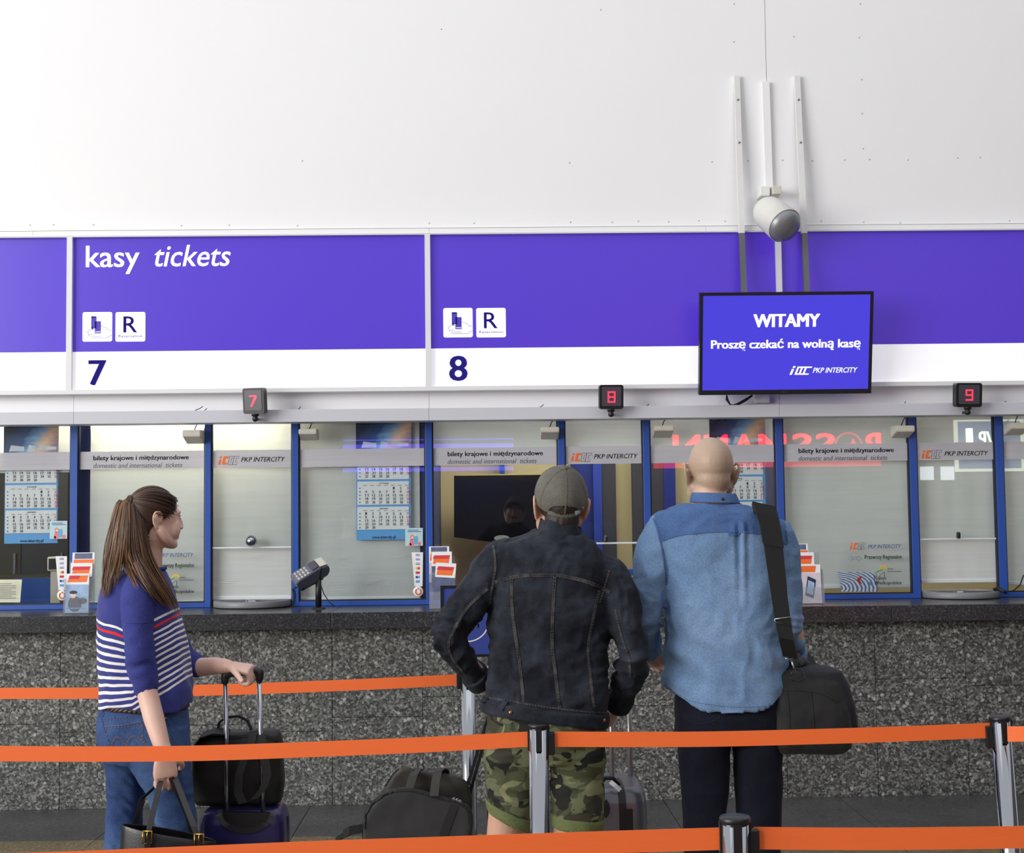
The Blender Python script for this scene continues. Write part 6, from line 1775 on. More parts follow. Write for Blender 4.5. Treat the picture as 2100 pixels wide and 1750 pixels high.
# collar
mb = MB(); k = 32; vs = []
c0, c1_ = q2(1466, 1032, -.004), q2(1464, 1012, .0)
for i in range(k+1):
    a = R(108+324*i/k)
    for cc_, rx, ry, dz in ((c0, .090, .092, 0), (c1_, .079, .080, 0), (c1_, .073, .074, 0), (c0, .080, .082, 0)):
        vs.append(cc_ + Vector((rx*math.cos(a), ry*math.sin(a), dz-.012*math.cos(a)*.3)))
mb.add(vs, [(i*4+j, (i+1)*4+j, (i+1)*4+(j+1) % 4, i*4+(j+1) % 4) for i in range(k) for j in range(4)] + [(0, 1, 2, 3), (4*k+3, 4*k+2, 4*k+1, 4*k)], smooth=True)
cl = mb.build('collar', M['shirt_dark'], bald); bv = cl.modifiers.new('round', 'BEVEL'); bv.width = .0025; bv.segments = 2
l, n_ = hit(bvh_of(cl), 1482, 1024)
if l is not None:
    mb = MB(); mb.lathe([(.001, .004), (.004, .0035), (.006, .001), (.006, -.002)], l, n_, 14); mb.build('collar_button', M['black_plastic'], bald)
# rolled cuffs
for P, Q, r_ in ((q2(1324, 1310, .125), q2(1330, 1330, .19), .054), (q2(1626, 1334, .10), q2(1630, 1350, .15), .048)):
    mb = MB(); limb(mb, [P, P.lerp(Q, .5), Q], [r_, r_*1.05, r_], 20, ends=False); remesh(mb, .005, 2, 'rolled_cuff', M['shirt'], bald, lambda c, n: c+n*(fbm(c*30, 5, 2)*.004)[:, None])
# trousers
M['trousers'] = denim_mat('navy_trousers', (11, 14, 28), (20, 25, 48), .5, 4.0)
mb = MB()
loft(mb, [ring2(1420, 1384, 1606, .125, .015), ring2(1470, 1382, 1606, .130, .01), ring2(1500, 1384, 1606, .125, .01), ring2(1520, 1386, 1606, .112, .01)], 44)
def lr2(py, pl, pr, hd, dy=.01): 
    a, b = q2(pl, py, dy), q2(pr, py, dy); return ((a+b)/2, (b-a)/2, Vector((0, hd, 0)), 2.3)
loft(mb, [lr2(1478, 1386, 1500, .11), lr2(1540, 1391, 1496, .105), lr2(1620, 1397, 1493, .095, .012), lr2(1710, 1401, 1489, .082, .018), lr2(1800, 1403, 1487, .075, .012), lr2(1920, 1404, 1487, .07, -.01), lr2(2008, 1404, 1489, .072, -.015)], 32)
loft(mb, [lr2(1478, 1500, 1606, .11), lr2(1540, 1504, 1604, .105), lr2(1620, 1508, 1602, .095, .012), lr2(1710, 1513, 1600, .082, .018), lr2(1800, 1515, 1600, .075, .012), lr2(1920, 1516, 1601, .07, -.01), lr2(2008, 1516, 1602, .072, -.015)], 32)
tr2 = remesh(mb, .006, 3, 'trousers', M['trousers'], bald, lambda c, n: c+n*(fbm(c*np.array([8, 8, 11]), 41, 3)*.005-np.abs(vnoise(c*np.array([10, 10, 22]), 43))*.004)[:, None])
bt = bvh_of(tr2)
stb = MB()
for pts in ([(1398, 1440), (1404, 1472), (1440, 1484), (1474, 1472), (1478, 1452), (1452, 1458), (1398, 1438)], [(1440, 1484), (1448, 1466), (1470, 1464)], [(1536, 1458), (1548, 1472), (1572, 1478)]):
    stitches(stb, bt, pts, 0, .0006)
stb.build('pocket_stitching', M['thread_dark'], bald)['kind'] = 'stuff'
for Lg in (LL2, RL2): shoe(bald, Lg[-1].x, Lg[-1].y+.01, 0, M['shoe'], M['black_soft'])

# ------------------------------------------------------------------ shoulder bag
M['nylon'] = mat('black_nylon', (11, 11, 13), .72, var=.12, scale=40, bump=.15, bscale=300, sheen=.1)
M['nylon_navy'] = mat('navy_nylon', (14, 15, 23), .7, var=.12, scale=30, bump=.12, bscale=260)
M['webbing'] = mat('black_webbing', (17, 17, 19), .7, var=.1, scale=200, bump=.2, bscale=500)
bag = empty('shoulder_bag', (q2(1660, 1540).x, Y2, q2(1660, 1540).z), 'black nylon shoulder bag hanging at the bald man\'s right hip', 'bag')
def q2b(px, py, dy=0): return at(px, py, Y2-.02+dy)
mb = MB()
def bring(py, pl, pr, hd, dy, e=4):
    a, b = q2b(pl, py, dy), q2b(pr, py, dy); return ((a+b)/2, (b-a)/2, Vector((0, hd, 0)), e)
loft(mb, [bring(1372, 1586, 1706, .055, .02), bring(1380, 1578, 1716, .075, .02), bring(1400, 1574, 1726, .085, .015), bring(1450, 1575, 1738, .098, .01), bring(1500, 1577, 1744, .104, .01), bring(1528, 1582, 1742, .10, .01), bring(1541, 1592, 1728, .085, .01)], 48)
bb = remesh(mb, .006, 5, 'bag_body', M['nylon'], bag, lambda c, n: c+n*(fbm(c*np.array([12, 12, 10]), 51, 3)*.004)[:, None])
bbv = bvh_of(bb)
mb = MB()
loft(mb, [bring(1366, 1600, 1700, .06, .03, 3), bring(1374, 1596, 1722, .088, .03, 3), bring(1400, 1625, 1736, .10, .035, 3), bring(1440, 1680, 1746, .11, .04, 3), bring(1478, 1706, 1751, .11, .045, 3), bring(1508, 1722, 1749, .10, .045, 3)], 36)
remesh(mb, .006, 4, 'bag_flap', M['nylon_navy'], bag)
mb = MB(); seam(mb, bbv, [(1612, 1416), (1616, 1450), (1618, 1500), (1619, 1530)], .006, .004); seam(mb, bbv, [(1660, 1412), (1666, 1460), (1670, 1530)], .006, .004); seam(mb, bbv, [(1580, 1416), (1620, 1414), (1680, 1420), (1720, 1440)], .008, .004)
mb.build('piping', M['webbing'], bag)
mb = MB(); seam(mb, bbv, [(1582, 1392), (1583, 1420), (1583, 1440)], .008, .005); l, n_ = hit(bbv, 1584, 1398)
if l is not None: mb.tube([l+n_*.006, l+n_*.006+Vector((0, 0, -.03))], .003, 6)
mb.build('zip', M['black_plastic'], bag)
mb = MB(); c = q2b(1636, 1385, -.085)
mb.tube([c+Vector((.030*math.cos(a), 0, .020*math.sin(a))) for a in [R(200+i*20) for i in range(8)]]+[c+Vector((.010, 0, .022)), c+Vector((-.010, 0, .022)), c+Vector((-.03, 0, -.007))], .0026, 6); mb.build('ring', M['black_plastic'], bag)
mb = MB(); mb.tube([q2b(1633, 1382, -.08), q2b(1626, 1364, -.075), q2b(1622, 1352, -.07)], .004, 6); mb.tube([q2b(1610, 1350, -.072), q2b(1618, 1353, -.072), q2b(1634, 1348, -.072)], .003, 6); mb.build('hook', M['steel'], bag)
mb = MB(); limb(mb, [q2b(1634, 1362, -.03), q2b(1642, 1356, .03), q2b(1652, 1362, .09)], [.016, .018, .016], 10); remesh(mb, .005, 2, 'top_handle', M['nylon'], bag)
# strap over the shoulder
pts = [(1566, 1037, 'w', 44), (1574, 1058, 0, 42), (1580, 1085, 0, 40), (1586, 1120, 0, 39), (1592, 1170, 0, 37), (1598, 1220, 0, 34), (1605, 1270, 0, 33), (1612, 1310, 0, 31), (1618, 1347, 0, 31)]
P = []; W_ = []
for x, y, _, w in pts:
    l, n_ = hit(bs, x, y)
    base = q2(x, y, -.15)
    p = (l + n_*.006) if l is not None else base
    if P and p.y > P[-1].y+.0: p = q2(x, y, P[-1].y - Y2 - .0)
    P.append(p); W_.append(w*Y2/F_PX)
P[-1] = q2b(1621, 1349, -.072)
front = []
xs0 = q2(1560, 1040).x
for dy_ in (.17, .13, .09, .05, .01, -.03, -.07):
    l, nn, _i, _d = bs.ray_cast(Vector((xs0, Y2+dy_, 2.2)), Vector((0, 0, -1)))
    if l is not None: front.append(l + Vector((0, 0, .006)))
f2 = []
for zf in (1.10, 1.22, 1.34, 1.44):
    xf = xs0 + (1.50-zf)*.30
    l, nn, _i, _d = bs.ray_cast(Vector((xf, Y2+1.0, zf)), Vector((0, -1, 0)))
    if l is not None: f2.append(l + Vector((0, .007, 0)))
front = f2 + front
sd = [tuple((at(x+10, y+2.2, Y2)-at(x, y, Y2)).normalized()) for x, y, _, _ in pts]
allp = front + P
allw = [.05]*len(f2) + [.068]*(len(front)-len(f2)) + W_
alls = [(1, 0, 0)]*len(front) + sd
MB().strip(allp, allw, .004, alls).build('strap', M['webbing'], bag)
i0 = len(f2)+1
MB().strip(allp[i0:len(front)+4], [w*1.08 for w in allw[i0:len(front)+4]], .012, alls[i0:len(front)+4]).build('shoulder_pad', M['nylon'], bag)
mb = MB(); a_, b_ = q2(1590, 1276, P[6].y-Y2-.004), q2(1624, 1284, P[6].y-Y2-.004)
c_ = q2(1588, 1270, P[6].y-Y2-.004); d_ = q2(1622, 1266, P[6].y-Y2-.004)
mb.tube([c_, a_, b_, d_, c_], .0025, 6); mb.build('buckle', M['steel'], bag)
l0 = f2[0] if f2 else q2(1600, 1250, .17)
MB().strip([l0, q2(1640, 1330, .16), q2b(1668, 1372, .10)], .045, .004, (1, 0, 0)).build('front_strap', M['webbing'], bag)
# ------------------------------------------------------------------ woman with the ponytail
Y3 = 5.05
def q3(px, py, dy=0): return at(px, py, Y3+dy)
def ring3(py, pl, pr, hd, dy=0, e=2.3, tilt=0):
    a, b = q3(pl, py-tilt/2, dy), q3(pr, py+tilt/2, dy)
    return ((a+b)/2, (b-a)/2, Vector((0, hd, 0)), e)
wom = empty('person', (q3(290, 1450).x, Y3, 0), 'woman with long brown ponytail, striped blue sweater and jeans', 'person')
FH = Vector((.819, .574, 0)); RH = Vector((.574, -.819, 0)); UP = Vector((0, 0, 1))
WH = Matrix((RH, FH, UP)).transposed()
hw3 = q3(319, 1063, 0); kw = .93
mb = MB()
head(mb, hw3, WH, kw, jaw=.98, ear=1.0, nose=.93, ey=-.018)
for s in (-1, 1): ball(mb, hw3 + WH @ (Vector((s*.042, .052, -.045))*kw), (.026*kw, .030*kw, .034*kw), WH, 14)
def WL(p): return hw3 + WH @ (Vector(p)*kw)
limb(mb, [WL((0, -.02, -.06)), q3(306, 1120, .0), q3(303, 1150, .0), q3(298, 1180, .01)], [.049, .047, .050, .065], 20)
loft(mb, [ring3(1176, 272, 326, .04), ring3(1196, 248, 334, .065), ring3(1240, 232, 342, .095), ring3(1320, 222, 364, .10), ring3(1400, 220, 372, .10), ring3(1470, 212, 376, .11), ring3(1520, 214, 376, .11)], 32)
NA = [q3(284, 1205, -.10), q3(284, 1290, -.13), q3(289, 1360, -.135), q3(300, 1412, -.13), q3(316, 1475, -.155), q3(334, 1536, -.185)]
FA = [q3(322, 1212, .10), q3(342, 1285, .14), q3(368, 1345, .15), q3(405, 1367, .12), q3(440, 1366, .08), q3(468, 1367, .05)]
limb(mb, NA, [.040, .036, .034, .036, .035, .0265], 18); limb(mb, FA, [.034, .034, .034, .034, .031, .0245], 18)
hand(mb, q3(336, 1542, -.19), (.08, .0, -1), (-.35, .92, 0), FH, (20, 60, 70), thumb=(.5, 30), k=.98)
hand(mb, q3(470, 1367, .05), (.95, -.12, -.16), (.05, .25, -1), (0, -1, 0), (72, 84, 50), thumb=(.0, 6), k=.93)
NL = [q3(300, 1495, -.04), q3(335, 1600, -.05), q3(362, 1690, -.05), q3(362, 1820, -.06), q3(352, 1955, -.08)]
FL = [q3(262, 1495, .06), q3(262, 1600, .08), q3(254, 1690, .08), q3(236, 1820, .06), q3(216, 1955, .03)]
for Lg in (NL, FL):
    limb(mb, Lg, [.08, .066, .052, .048, .033], 18)
    e_ = Lg[-1]; limb(mb, [Vector((e_.x, e_.y, .085)), Vector((e_.x+.02, e_.y+.01, .05)), Vector((e_.x+.11, e_.y+.07, .035))], [.033, .033, .022], 12)
remesh(mb, .004, 4, 'body', M['skin_woman'], wom)
# eye details
mb = MB(); ball(mb, WL((.031, .0765, .002)), (.010, .009, .0085), WH, 12); mb.build('eye', mat('eye_white', (220, 214, 210), .2), wom)
mb = MB(); mb.tube([WL((.022, .086, .008)), WL((.032, .087, .009)), WL((.043, .078, .006))], .0012, 5); mb.build('lashes_and_brow', M['hair_dark'], wom)
# ---- sweater
def stripe_mat():
    m, nt, p, out = new_mat('striped_knit')
    tc = node(nt, 'ShaderNodeTexCoord'); sx_ = node(nt, 'ShaderNodeSeparateXYZ'); nt.links.new(tc.outputs['Object'], sx_.inputs[0])
    def mth(op, a, b=None, c=None):
        n = node(nt, 'ShaderNodeMath', operation=op)
        for i, v in enumerate((a, b, c)):
            if v is None: continue
            if isinstance(v, (int, float)): n.inputs[i].default_value = v
            else: nt.links.new(v, n.inputs[i])
        return n.outputs[0]
    X_, Z_ = sx_.outputs['X'], sx_.outputs['Z']
    xv = q3(292, 1300).x
    zt = q3(292, 1291).z
    # the knit hangs down towards the near side: stripes rise to the front and to the back
    fr = mth('MULTIPLY', mth('MAXIMUM', mth('SUBTRACT', X_, xv), 0.0), .60)
    dn = node(nt, 'ShaderNodeMapRange'); dn.inputs[1].default_value = zt-.24; dn.inputs[2].default_value = zt; dn.inputs[3].default_value = -.15; dn.inputs[4].default_value = .30; nt.links.new(Z_, dn.inputs[0])
    bk = mth('MULTIPLY', mth('MAXIMUM', mth('SUBTRACT', xv, X_), 0.0), dn.outputs[0])
    nz = node(nt, 'ShaderNodeTexNoise'); nz.inputs['Scale'].default_value = 9; nz.inputs['Detail'].default_value = 2; nt.links.new(tc.outputs['Object'], nz.inputs['Vector'])
    wob = mth('MULTIPLY', mth('SUBTRACT', nz.outputs['Fac'], .5), .016)
    h = mth('ADD', mth('SUBTRACT', mth('SUBTRACT', Z_, fr), bk), wob)
    t = mth('DIVIDE', mth('SUBTRACT', zt, h), .0216)
    frc = mth('FRACT', t); on = mth('LESS_THAN', frc, .40)
    rng_ = mth('MULTIPLY', mth('GREATER_THAN', t, 0.0), mth('LESS_THAN', t, 12.5))
    fac = mth('MULTIPLY', on, rng_)
    red = mth('MULTIPLY', mth('GREATER_THAN', t, 1.0), mth('LESS_THAN', t, 2.0))
    cm = node(nt, 'ShaderNodeMix', data_type='RGBA'); cm.inputs['A'].default_value = (*lin((226, 224, 222)), 1); cm.inputs['B'].default_value = (*lin((212, 44, 48)), 1); nt.links.new(red, cm.inputs['Factor'])
    mx = node(nt, 'ShaderNodeMix', data_type='RGBA'); mx.inputs['A'].default_value = (*lin((52, 58, 126)), 1); nt.links.new(cm.outputs['Result'], mx.inputs['B']); nt.links.new(fac, mx.inputs['Factor'])
    nt.links.new(mx.outputs['Result'], p.inputs['Base Color']); p.inputs['Roughness'].default_value = .85; p.inputs['Specular IOR Level'].default_value = .2; p.inputs['Sheen Weight'].default_value = .2
    n2 = node(nt, 'ShaderNodeTexNoise'); n2.inputs['Scale'].default_value = 420; nt.links.new(tc.outputs['Object'], n2.inputs['Vector'])
    b = node(nt, 'ShaderNodeBump'); b.inputs['Strength'].default_value = .2; b.inputs['Distance'].default_value = .0015; nt.links.new(n2.outputs['Fac'], b.inputs['Height']); nt.links.new(b.outputs[0], p.inputs['Normal'])
    return m
M['knit_blue'] = denim_mat('blue_knit', (52, 58, 126), (66, 72, 142), .4, 6, fine=480)
M['knit_stripe'] = stripe_mat()
mb = MB()
loft(mb, [ring3(1166, 266, 336, .058, .0), ring3(1174, 250, 344, .078, .0, tilt=4), ring3(1188, 228, 352, .098, .0, tilt=8), ring3(1210, 212, 358, .115, .0, tilt=6), ring3(1250, 204, 368, .130, .0), ring3(1310, 201, 381, .136, .0), ring3(1370, 202, 390, .138, .0), ring3(1412, 204, 395, .140, .0)], 48)
n = 56; rows = 5; vs = []
r0 = ring3(1408, 203, 394, .140)
for i in range(rows+1):
    for j in range(n):
        t = 2*math.pi*j/n; ct, st = math.cos(t), math.sin(t)
        p = r0[0] + r0[1]*math.copysign(abs(ct)**.87, ct)*(1+.012*i/rows) + r0[2]*math.copysign(abs(st)**.87, st)*(1+.02*i/rows)
        X_ = (1-ct)/2
        hem = np.interp(ct, [-1, -.7, -.35, 0, .3, .8, 1.0], [1453, 1450, 1434, 1446, 1458, 1454, 1432])
        vs.append(p - Vector((0, 0, (hem-1408)*Y3/F_PX*i/rows)))
mb.add(vs, [(i*n+j, i*n+(j+1) % n, (i+1)*n+(j+1) % n, (i+1)*n+j) for i in range(rows) for j in range(n)] + [tuple(reversed(range(n))), tuple(rows*n+j for j in range(n))])
def knit(c, n):
    d = fbm(c*np.array([9, 9, 8]), 61, 3)*.006
    g = np.clip((1.30-c[:, 2])/.2, 0, 1)
    d = d + np.sin((c[:, 0]*1.0-c[:, 1]*.4)*95+fbm(c*4, 62, 2)*2)*.0045*g*np.clip((c[:, 0]-q3(300, 1300).x)/.05, 0, 1)
    d = d - np.abs(vnoise(c*np.array([12, 12, 20])+fbm(c*6, 64, 2)[:, None], 63))*.005*g
    return c+n*d[:, None]
sw = remesh(mb, .0055, 3, 'striped_sweater', M['knit_stripe'], wom, knit)
def sleevew(c, n):
    d = fbm(c*np.array([12, 12, 14]), 71, 3)*.004
    for E_ in (q3(289, 1365, -.135), q3(370, 1344, .145)):
        r = np.linalg.norm(c-np.array(E_), axis=1)
        d = d + np.exp(-(r/.10)**2)*(np.abs(vnoise(c*np.array([10, 10, 34])+fbm(c*9, 4, 2)[:, None]*.8, 73))-.35)*-.014
    return c+n*d[:, None]
mb = MB(); limb(mb, [q3(292, 1198, -.055), q3(284, 1225, -.105), q3(283, 1290, -.13), q3(288, 1352, -.135), q3(300, 1413, -.12)], [.060, .061, .054, .050, .044], 24)
sl = remesh(mb, .0055, 3, 'sleeve', M['knit_blue'], wom, sleevew)
mb = MB(); limb(mb, [q3(322, 1206, .08), q3(330, 1240, .11), q3(344, 1290, .14), q3(370, 1344, .145), q3(402, 1367, .125)], [.056, .056, .052, .048, .040], 24)
remesh(mb, .0055, 3, 'sleeve', M['knit_blue'], wom, sleevew)
bsl = bvh_of(sl)
mb = MB(); seam(mb, bsl, [(244, 1272), (262, 1277), (290, 1278), (318, 1274)], .004, .0025); seam(mb, bsl, [(270, 1412), (298, 1418), (326, 1400)], .004, .002); mb.build('sleeve_seam', M['knit_blue'], wom)
mb = MB(); k = 40; c0 = q3(300, 1170, .0); mb.tube([c0+Vector((.066*math.cos(2*math.pi*i/k), .060*math.sin(2*math.pi*i/k), .006*math.cos(2*math.pi*i/k))) for i in range(k+1)], .006, 8); mb.build('neckband', M['knit_blue'], wom)
# ---- belt and jeans
mb = MB(); k = 60; r0 = ring3(1446, 207, 383, .128); M['belt_leather'] = mat('belt_leather', (72, 52, 44), .4)
for b_ in range(3):
    pts = []
    for i in range(k+1):
        t = 2*math.pi*i/k; ph_ = t*18+b_*2*math.pi/3
        pts.append(r0[0]+(r0[1]*.995)*math.cos(t)+(r0[2]*1.0)*math.sin(t)+Vector((0, 0, .010*math.sin(ph_)))+Vector((math.cos(t), math.sin(t), 0))*.004*math.cos(ph_*1.0))
    mb.tube(pts, .0065, 6)
mb.build('braided_belt', M['belt_leather'], wom)
M['jeans'] = denim_mat('blue_denim', (44, 66, 112), (88, 118, 164), .6, 5.5, fine=480)
mb = MB()
loft(mb, [ring3(1437, 212, 380, .118), ring3(1460, 204, 384, .128), ring3(1490, 199, 386, .136), ring3(1520, 202, 386, .136), ring3(1548, 208, 386, .125), ring3(1562, 214, 384, .112)], 44)
def lr3(py, pl, pr, hd, dy): 
    a, b = q3(pl, py, dy), q3(pr, py, dy); return ((a+b)/2, (b-a)/2, Vector((0, hd, 0)), 2.2)
loft(mb, [lr3(1490, 222, 386, .10, -.03), lr3(1540, 246, 388, .10, -.035), lr3(1590, 276, 393, .095, -.045), lr3(1640, 304, 400, .088, -.05), lr3(1700, 322, 406, .080, -.05), lr3(1760, 328, 404, .073, -.055), lr3(1850, 326, 396, .066, -.065), lr3(1940, 322, 384, .06, -.08), lr3(1985, 320, 382, .062, -.08)], 34)
loft(mb, [lr3(1490, 202, 340, .10, .05), lr3(1540, 208, 325, .10, .06), lr3(1590, 218, 306, .09, .075), lr3(1640, 221, 297, .082, .08), lr3(1700, 217, 291, .075, .08), lr3(1760, 210, 282, .070, .07), lr3(1850, 200, 264, .062, .055), lr3(1940, 188, 246, .058, .03), lr3(1985, 184, 244, .060, .03)], 34)
def jeansw(c, n):
    d = fbm(c*np.array([10, 10, 12]), 81, 3)*.004
    g = np.clip((.80-c[:, 2])/.1, 0, 1)
    d = d - np.abs(vnoise(c*np.array([7, 7, 24])+np.stack([c[:, 0]*0, c[:, 0]*0, c[:, 0]*14], 1)+fbm(c*5, 82, 2)[:, None], 83))*.010*g
    return c+n*d[:, None]
je = remesh(mb, .0055, 3, 'jeans', M['jeans'], wom, jeansw)
bje = bvh_of(je)
mb = MB(); sg = MB()
for pts, w in (([(205, 1474), (240, 1472), (290, 1464)], .008), ([(214, 1462), (210, 1480), (222, 1520), (236, 1556)], .006), ([(372, 1470), (384, 1466)], .006), ([(340, 1470), (352, 1500), (362, 1545)], .005)): seam(mb, bje, pts, w, .0025)
for x in (212, 352): seam(mb, bje, [(x, 1442), (x-2, 1464)], .011, .004)
pk_ = [(216, 1490), (252, 1488), (288, 1481), (292, 1508), (297, 1536), (262, 1548), (232, 1538), (222, 1514), (216, 1490)]
T = trace(bje, pk_, 4)
seam(mb, bje, [(216, 1490), (252, 1488), (288, 1481)], .006, .0035)
mb.build('denim_seams', M['jeans'], wom)
stitches(sg, bje, pk_, 0, .0008)
for d_ in (-.002, .002):
    stitches(sg, bje, [(229, 1532), (234, 1518), (243, 1512), (252, 1520), (258, 1534)], d_, .0009); stitches(sg, bje, [(258, 1534), (264, 1518), (274, 1511), (286, 1513), (297, 1524)], d_, .0009)
stitches(sg, bje, [(205, 1478), (240, 1476), (290, 1468)], 0, .0007); stitches(sg, bje, [(216, 1494), (252, 1492), (287, 1485)], 0, .0007)
sg.build('gold_stitching', M['thread_gold'], wom)['kind'] = 'stuff'
l, n_ = hit(bje, 339, 1473)
if l is not None:
    mb = MB(); mb.lathe([(.001, .004), (.004, .0035), (.006, 0)], l, n_, 12); mb.build('rivet', M['steel'], wom)
for Lg in (NL, FL): shoe(wom, Lg[-1].x, Lg[-1].y, R(-52), mat('shoe_black', (30, 30, 34), .5), M['shoe_sole'])
# ---- hair
def hair_m(name, c): return mat(name, c, .42, var=.25, scale=160, bump=.2, bscale=700, stretch=(1, 1, .12), spec=.6)
HM = [hair_m('hair_brown', (62, 42, 32)), hair_m('hair_mid_brown', (90, 62, 42)), hair_m('hair_golden', (130, 92, 58))]
mb = MB()
HC_ = Vector((0, -.016, .033)); HRd = Vector((.0785, .093, .0885))
ball(mb, WL(HC_), tuple(HRd*kw), WH, 28)
ball(mb, WL((0, -.058, -.025)), (.056*kw, .046*kw, .066*kw), WH, 20)
remesh(mb, .004, 3, 'hair', HM[0], wom, lambda c, n: c+n*(fbm(c*np.array([150, 150, 60]), 3, 2)*.0010)[:, None])
r5 = random.Random(5)
tie = Vector((0, -.098, .062))
mb = MB()
for k in range(420):
    th = r5.uniform(-1, 1); 
    # hairline: from the nape round the ear to the forehead
    a = r5.uniform(0, 1); s = r5.choice((-1, 1)) if r5.random() < .35 else 1
    if a < .55: st = Vector((s*r5.uniform(0, 1)*.075, .060-.02*abs(r5.random()), .075-.065*r5.random()**1.0))
    elif a < .8: st = Vector((s*.076, r5.uniform(-.03, .045), r5.uniform(-.005, .05)))
    else: st = Vector((s*r5.uniform(.0, .055), r5.uniform(-.085, -.035), r5.uniform(-.085, -.03)))
    d0 = (st-HC_); d1 = (tie-HC_)
    d0 = Vector((d0.x/HRd.x, d0.y/HRd.y, d0.z/HRd.z)); d1 = Vector((d1.x/HRd.x, d1.y/HRd.y, d1.z/HRd.z))
    low = max(0, -d0.z)
    d0n, d1n = d0.normalized(), d1.normalized()
    ang = d0n.angle(d1n); P = []
    if ang < .15: continue
    up_ = r5.uniform(1.000, 1.022)
    for i in range(11):
        t = i/10; v = (d0n*math.sin((1-t)*ang)+d1n*math.sin(t*ang))/math.sin(ang)
        rad = up_*(1 + (max(d0.length, 1)-1)*(1-t)**1.5)
        P.append(WL(HC_+Vector((v.x*HRd.x, v.y*HRd.y, v.z*HRd.z))*rad))
    mb.tube(P, [.0010]*10+[.0005], 4, r5.choice((0, 0, 0, 0, 1, 1)), caps=False)
mb.build('combed_hair', HM, wom, recalc=False)['kind'] = 'stuff'
mb = MB(); mb.tube([WL(tie+Vector((.020*math.cos(2*math.pi*i/20), -.004, .020*math.sin(2*math.pi*i/20)))) for i in range(21)], .0055, 8); mb.build('hair_tie', M['hair_dark'], wom)
# ponytail: falls in two locks, left one down the back, right one over the near shoulder
OL = [(262, 1018), (246, 1030), (234, 1062), (226, 1095), (219, 1132), (212, 1168), (206, 1198), (205, 1226)]
OM = [(268, 1020), (262, 1034), (260, 1066), (258, 1098), (256, 1130), (255, 1160), (254, 1175), (253, 1186)]
OR = [(276, 1022), (284, 1042), (293, 1080), (302, 1118), (316, 1160), (342, 1202), (362, 1236), (374, 1259)]
sww = [bvh_of(sw), bsl]
def strand(u, jit, ln):
    P = []
    m_ = len(OL)
    for i in range(m_):
        if u < .5: x = OL[i][0]*(1-2*u)+OM[i][0]*2*u; y = OL[i][1]*(1-2*u)+OM[i][1]*2*u
        else: x = OM[i][0]*(2-2*u)+OR[i][0]*(2*u-1); y = OM[i][1]*(2-2*u)+OR[i][1]*(2*u-1)
        P.append([x, y])
    if u < .32: pass
    # gather the lower ends into the two locks
    for i in (5, 6, 7):
        f_ = (i-4)/3
        tx = OL[i][0]+10 if u < .46 else OR[i][0]-12
        ty = OL[i][1] if u < .46 else OR[i][1]
        w_ = .62*f_ if abs(u-.46) > .10 else .2*f_
        P[i][0] = P[i][0]*(1-w_)+tx*w_; P[i][1] = P[i][1]*(1-w_)+ty*w_
    out = []
    for i, (x, y) in enumerate(P):
        s_ = min(1, i/2.0)
        x += jit[0]*s_*(1+.4*math.sin(i*1.3+jit[2])); y += jit[1]*s_*.5
        dep = None
        for b_ in sww:
            l, n_ = hit(b_, x, y)
            if l is not None: dep = l.y if dep is None else min(dep, l.y)
        bulge = .028*(1-(2*u-1)**2)*min(1, i/2)*(1 if i < 5 else .45)
        base = -.045 - .03*min(1, i/3)
        yy = Y3+base-bulge-jit[3]*.018
        if dep is not None: yy = min(yy, dep-.006-jit[3]*.016-bulge*.4)
        out.append(at(x, y, yy))
    out[0] = WL(tie+Vector((jit[0]*.0012, -.006, .0+jit[1]*.0012)))
    n_ = max(3, int(round(ln*7)))
    Q = []
    for i in range(n_):
        p0, p1, p2, p3 = out[max(i-1, 0)], out[i], out[min(i+1, 7)], out[min(i+2, 7)]
        for k in range(3):
            t = k/3; Q.append(.5*((2*p1)+(p2-p0)*t+(2*p0-5*p1+4*p2-p3)*t*t+(3*p1-p0-3*p2+p3)*t**3))
    Q.append(out[min(n_, 7)])
    return Q
mb = MB()
for k in range(560):
    u = r5.random()
    if .40 < u < .52: ln = r5.uniform(.72, .92)
    else: ln = r5.uniform(.86, 1.0) if r5.random() < .75 else r5.uniform(.7, .86)
    jit = (r5.gauss(0, 3.2), r5.gauss(0, 5), r5.uniform(0, 6), r5.random())
    Q = strand(u, jit, ln); m_ = len(Q)
    sh_ = r5.random()
    mi = 0 if sh_ < .22 else (1 if sh_ < .62 else 2)
    r_ = r5.uniform(.0014, .0026)
    mb.tube(Q, [r_*(.8 if i < 2 else (1 if i < m_-5 else max(.15, (m_-1-i)/5))) for i in range(m_)], 4, mi, caps=False)
mb.build('ponytail', HM, wom, recalc=False)['kind'] = 'stuff'
# ------------------------------------------------------------------ luggage
def loft_obj(rings, voxel, sm, name, m, parent, disp=None, n=44):
    mb = MB(); loft(mb, rings, n); return remesh(mb, voxel, sm, name, m, parent, disp)
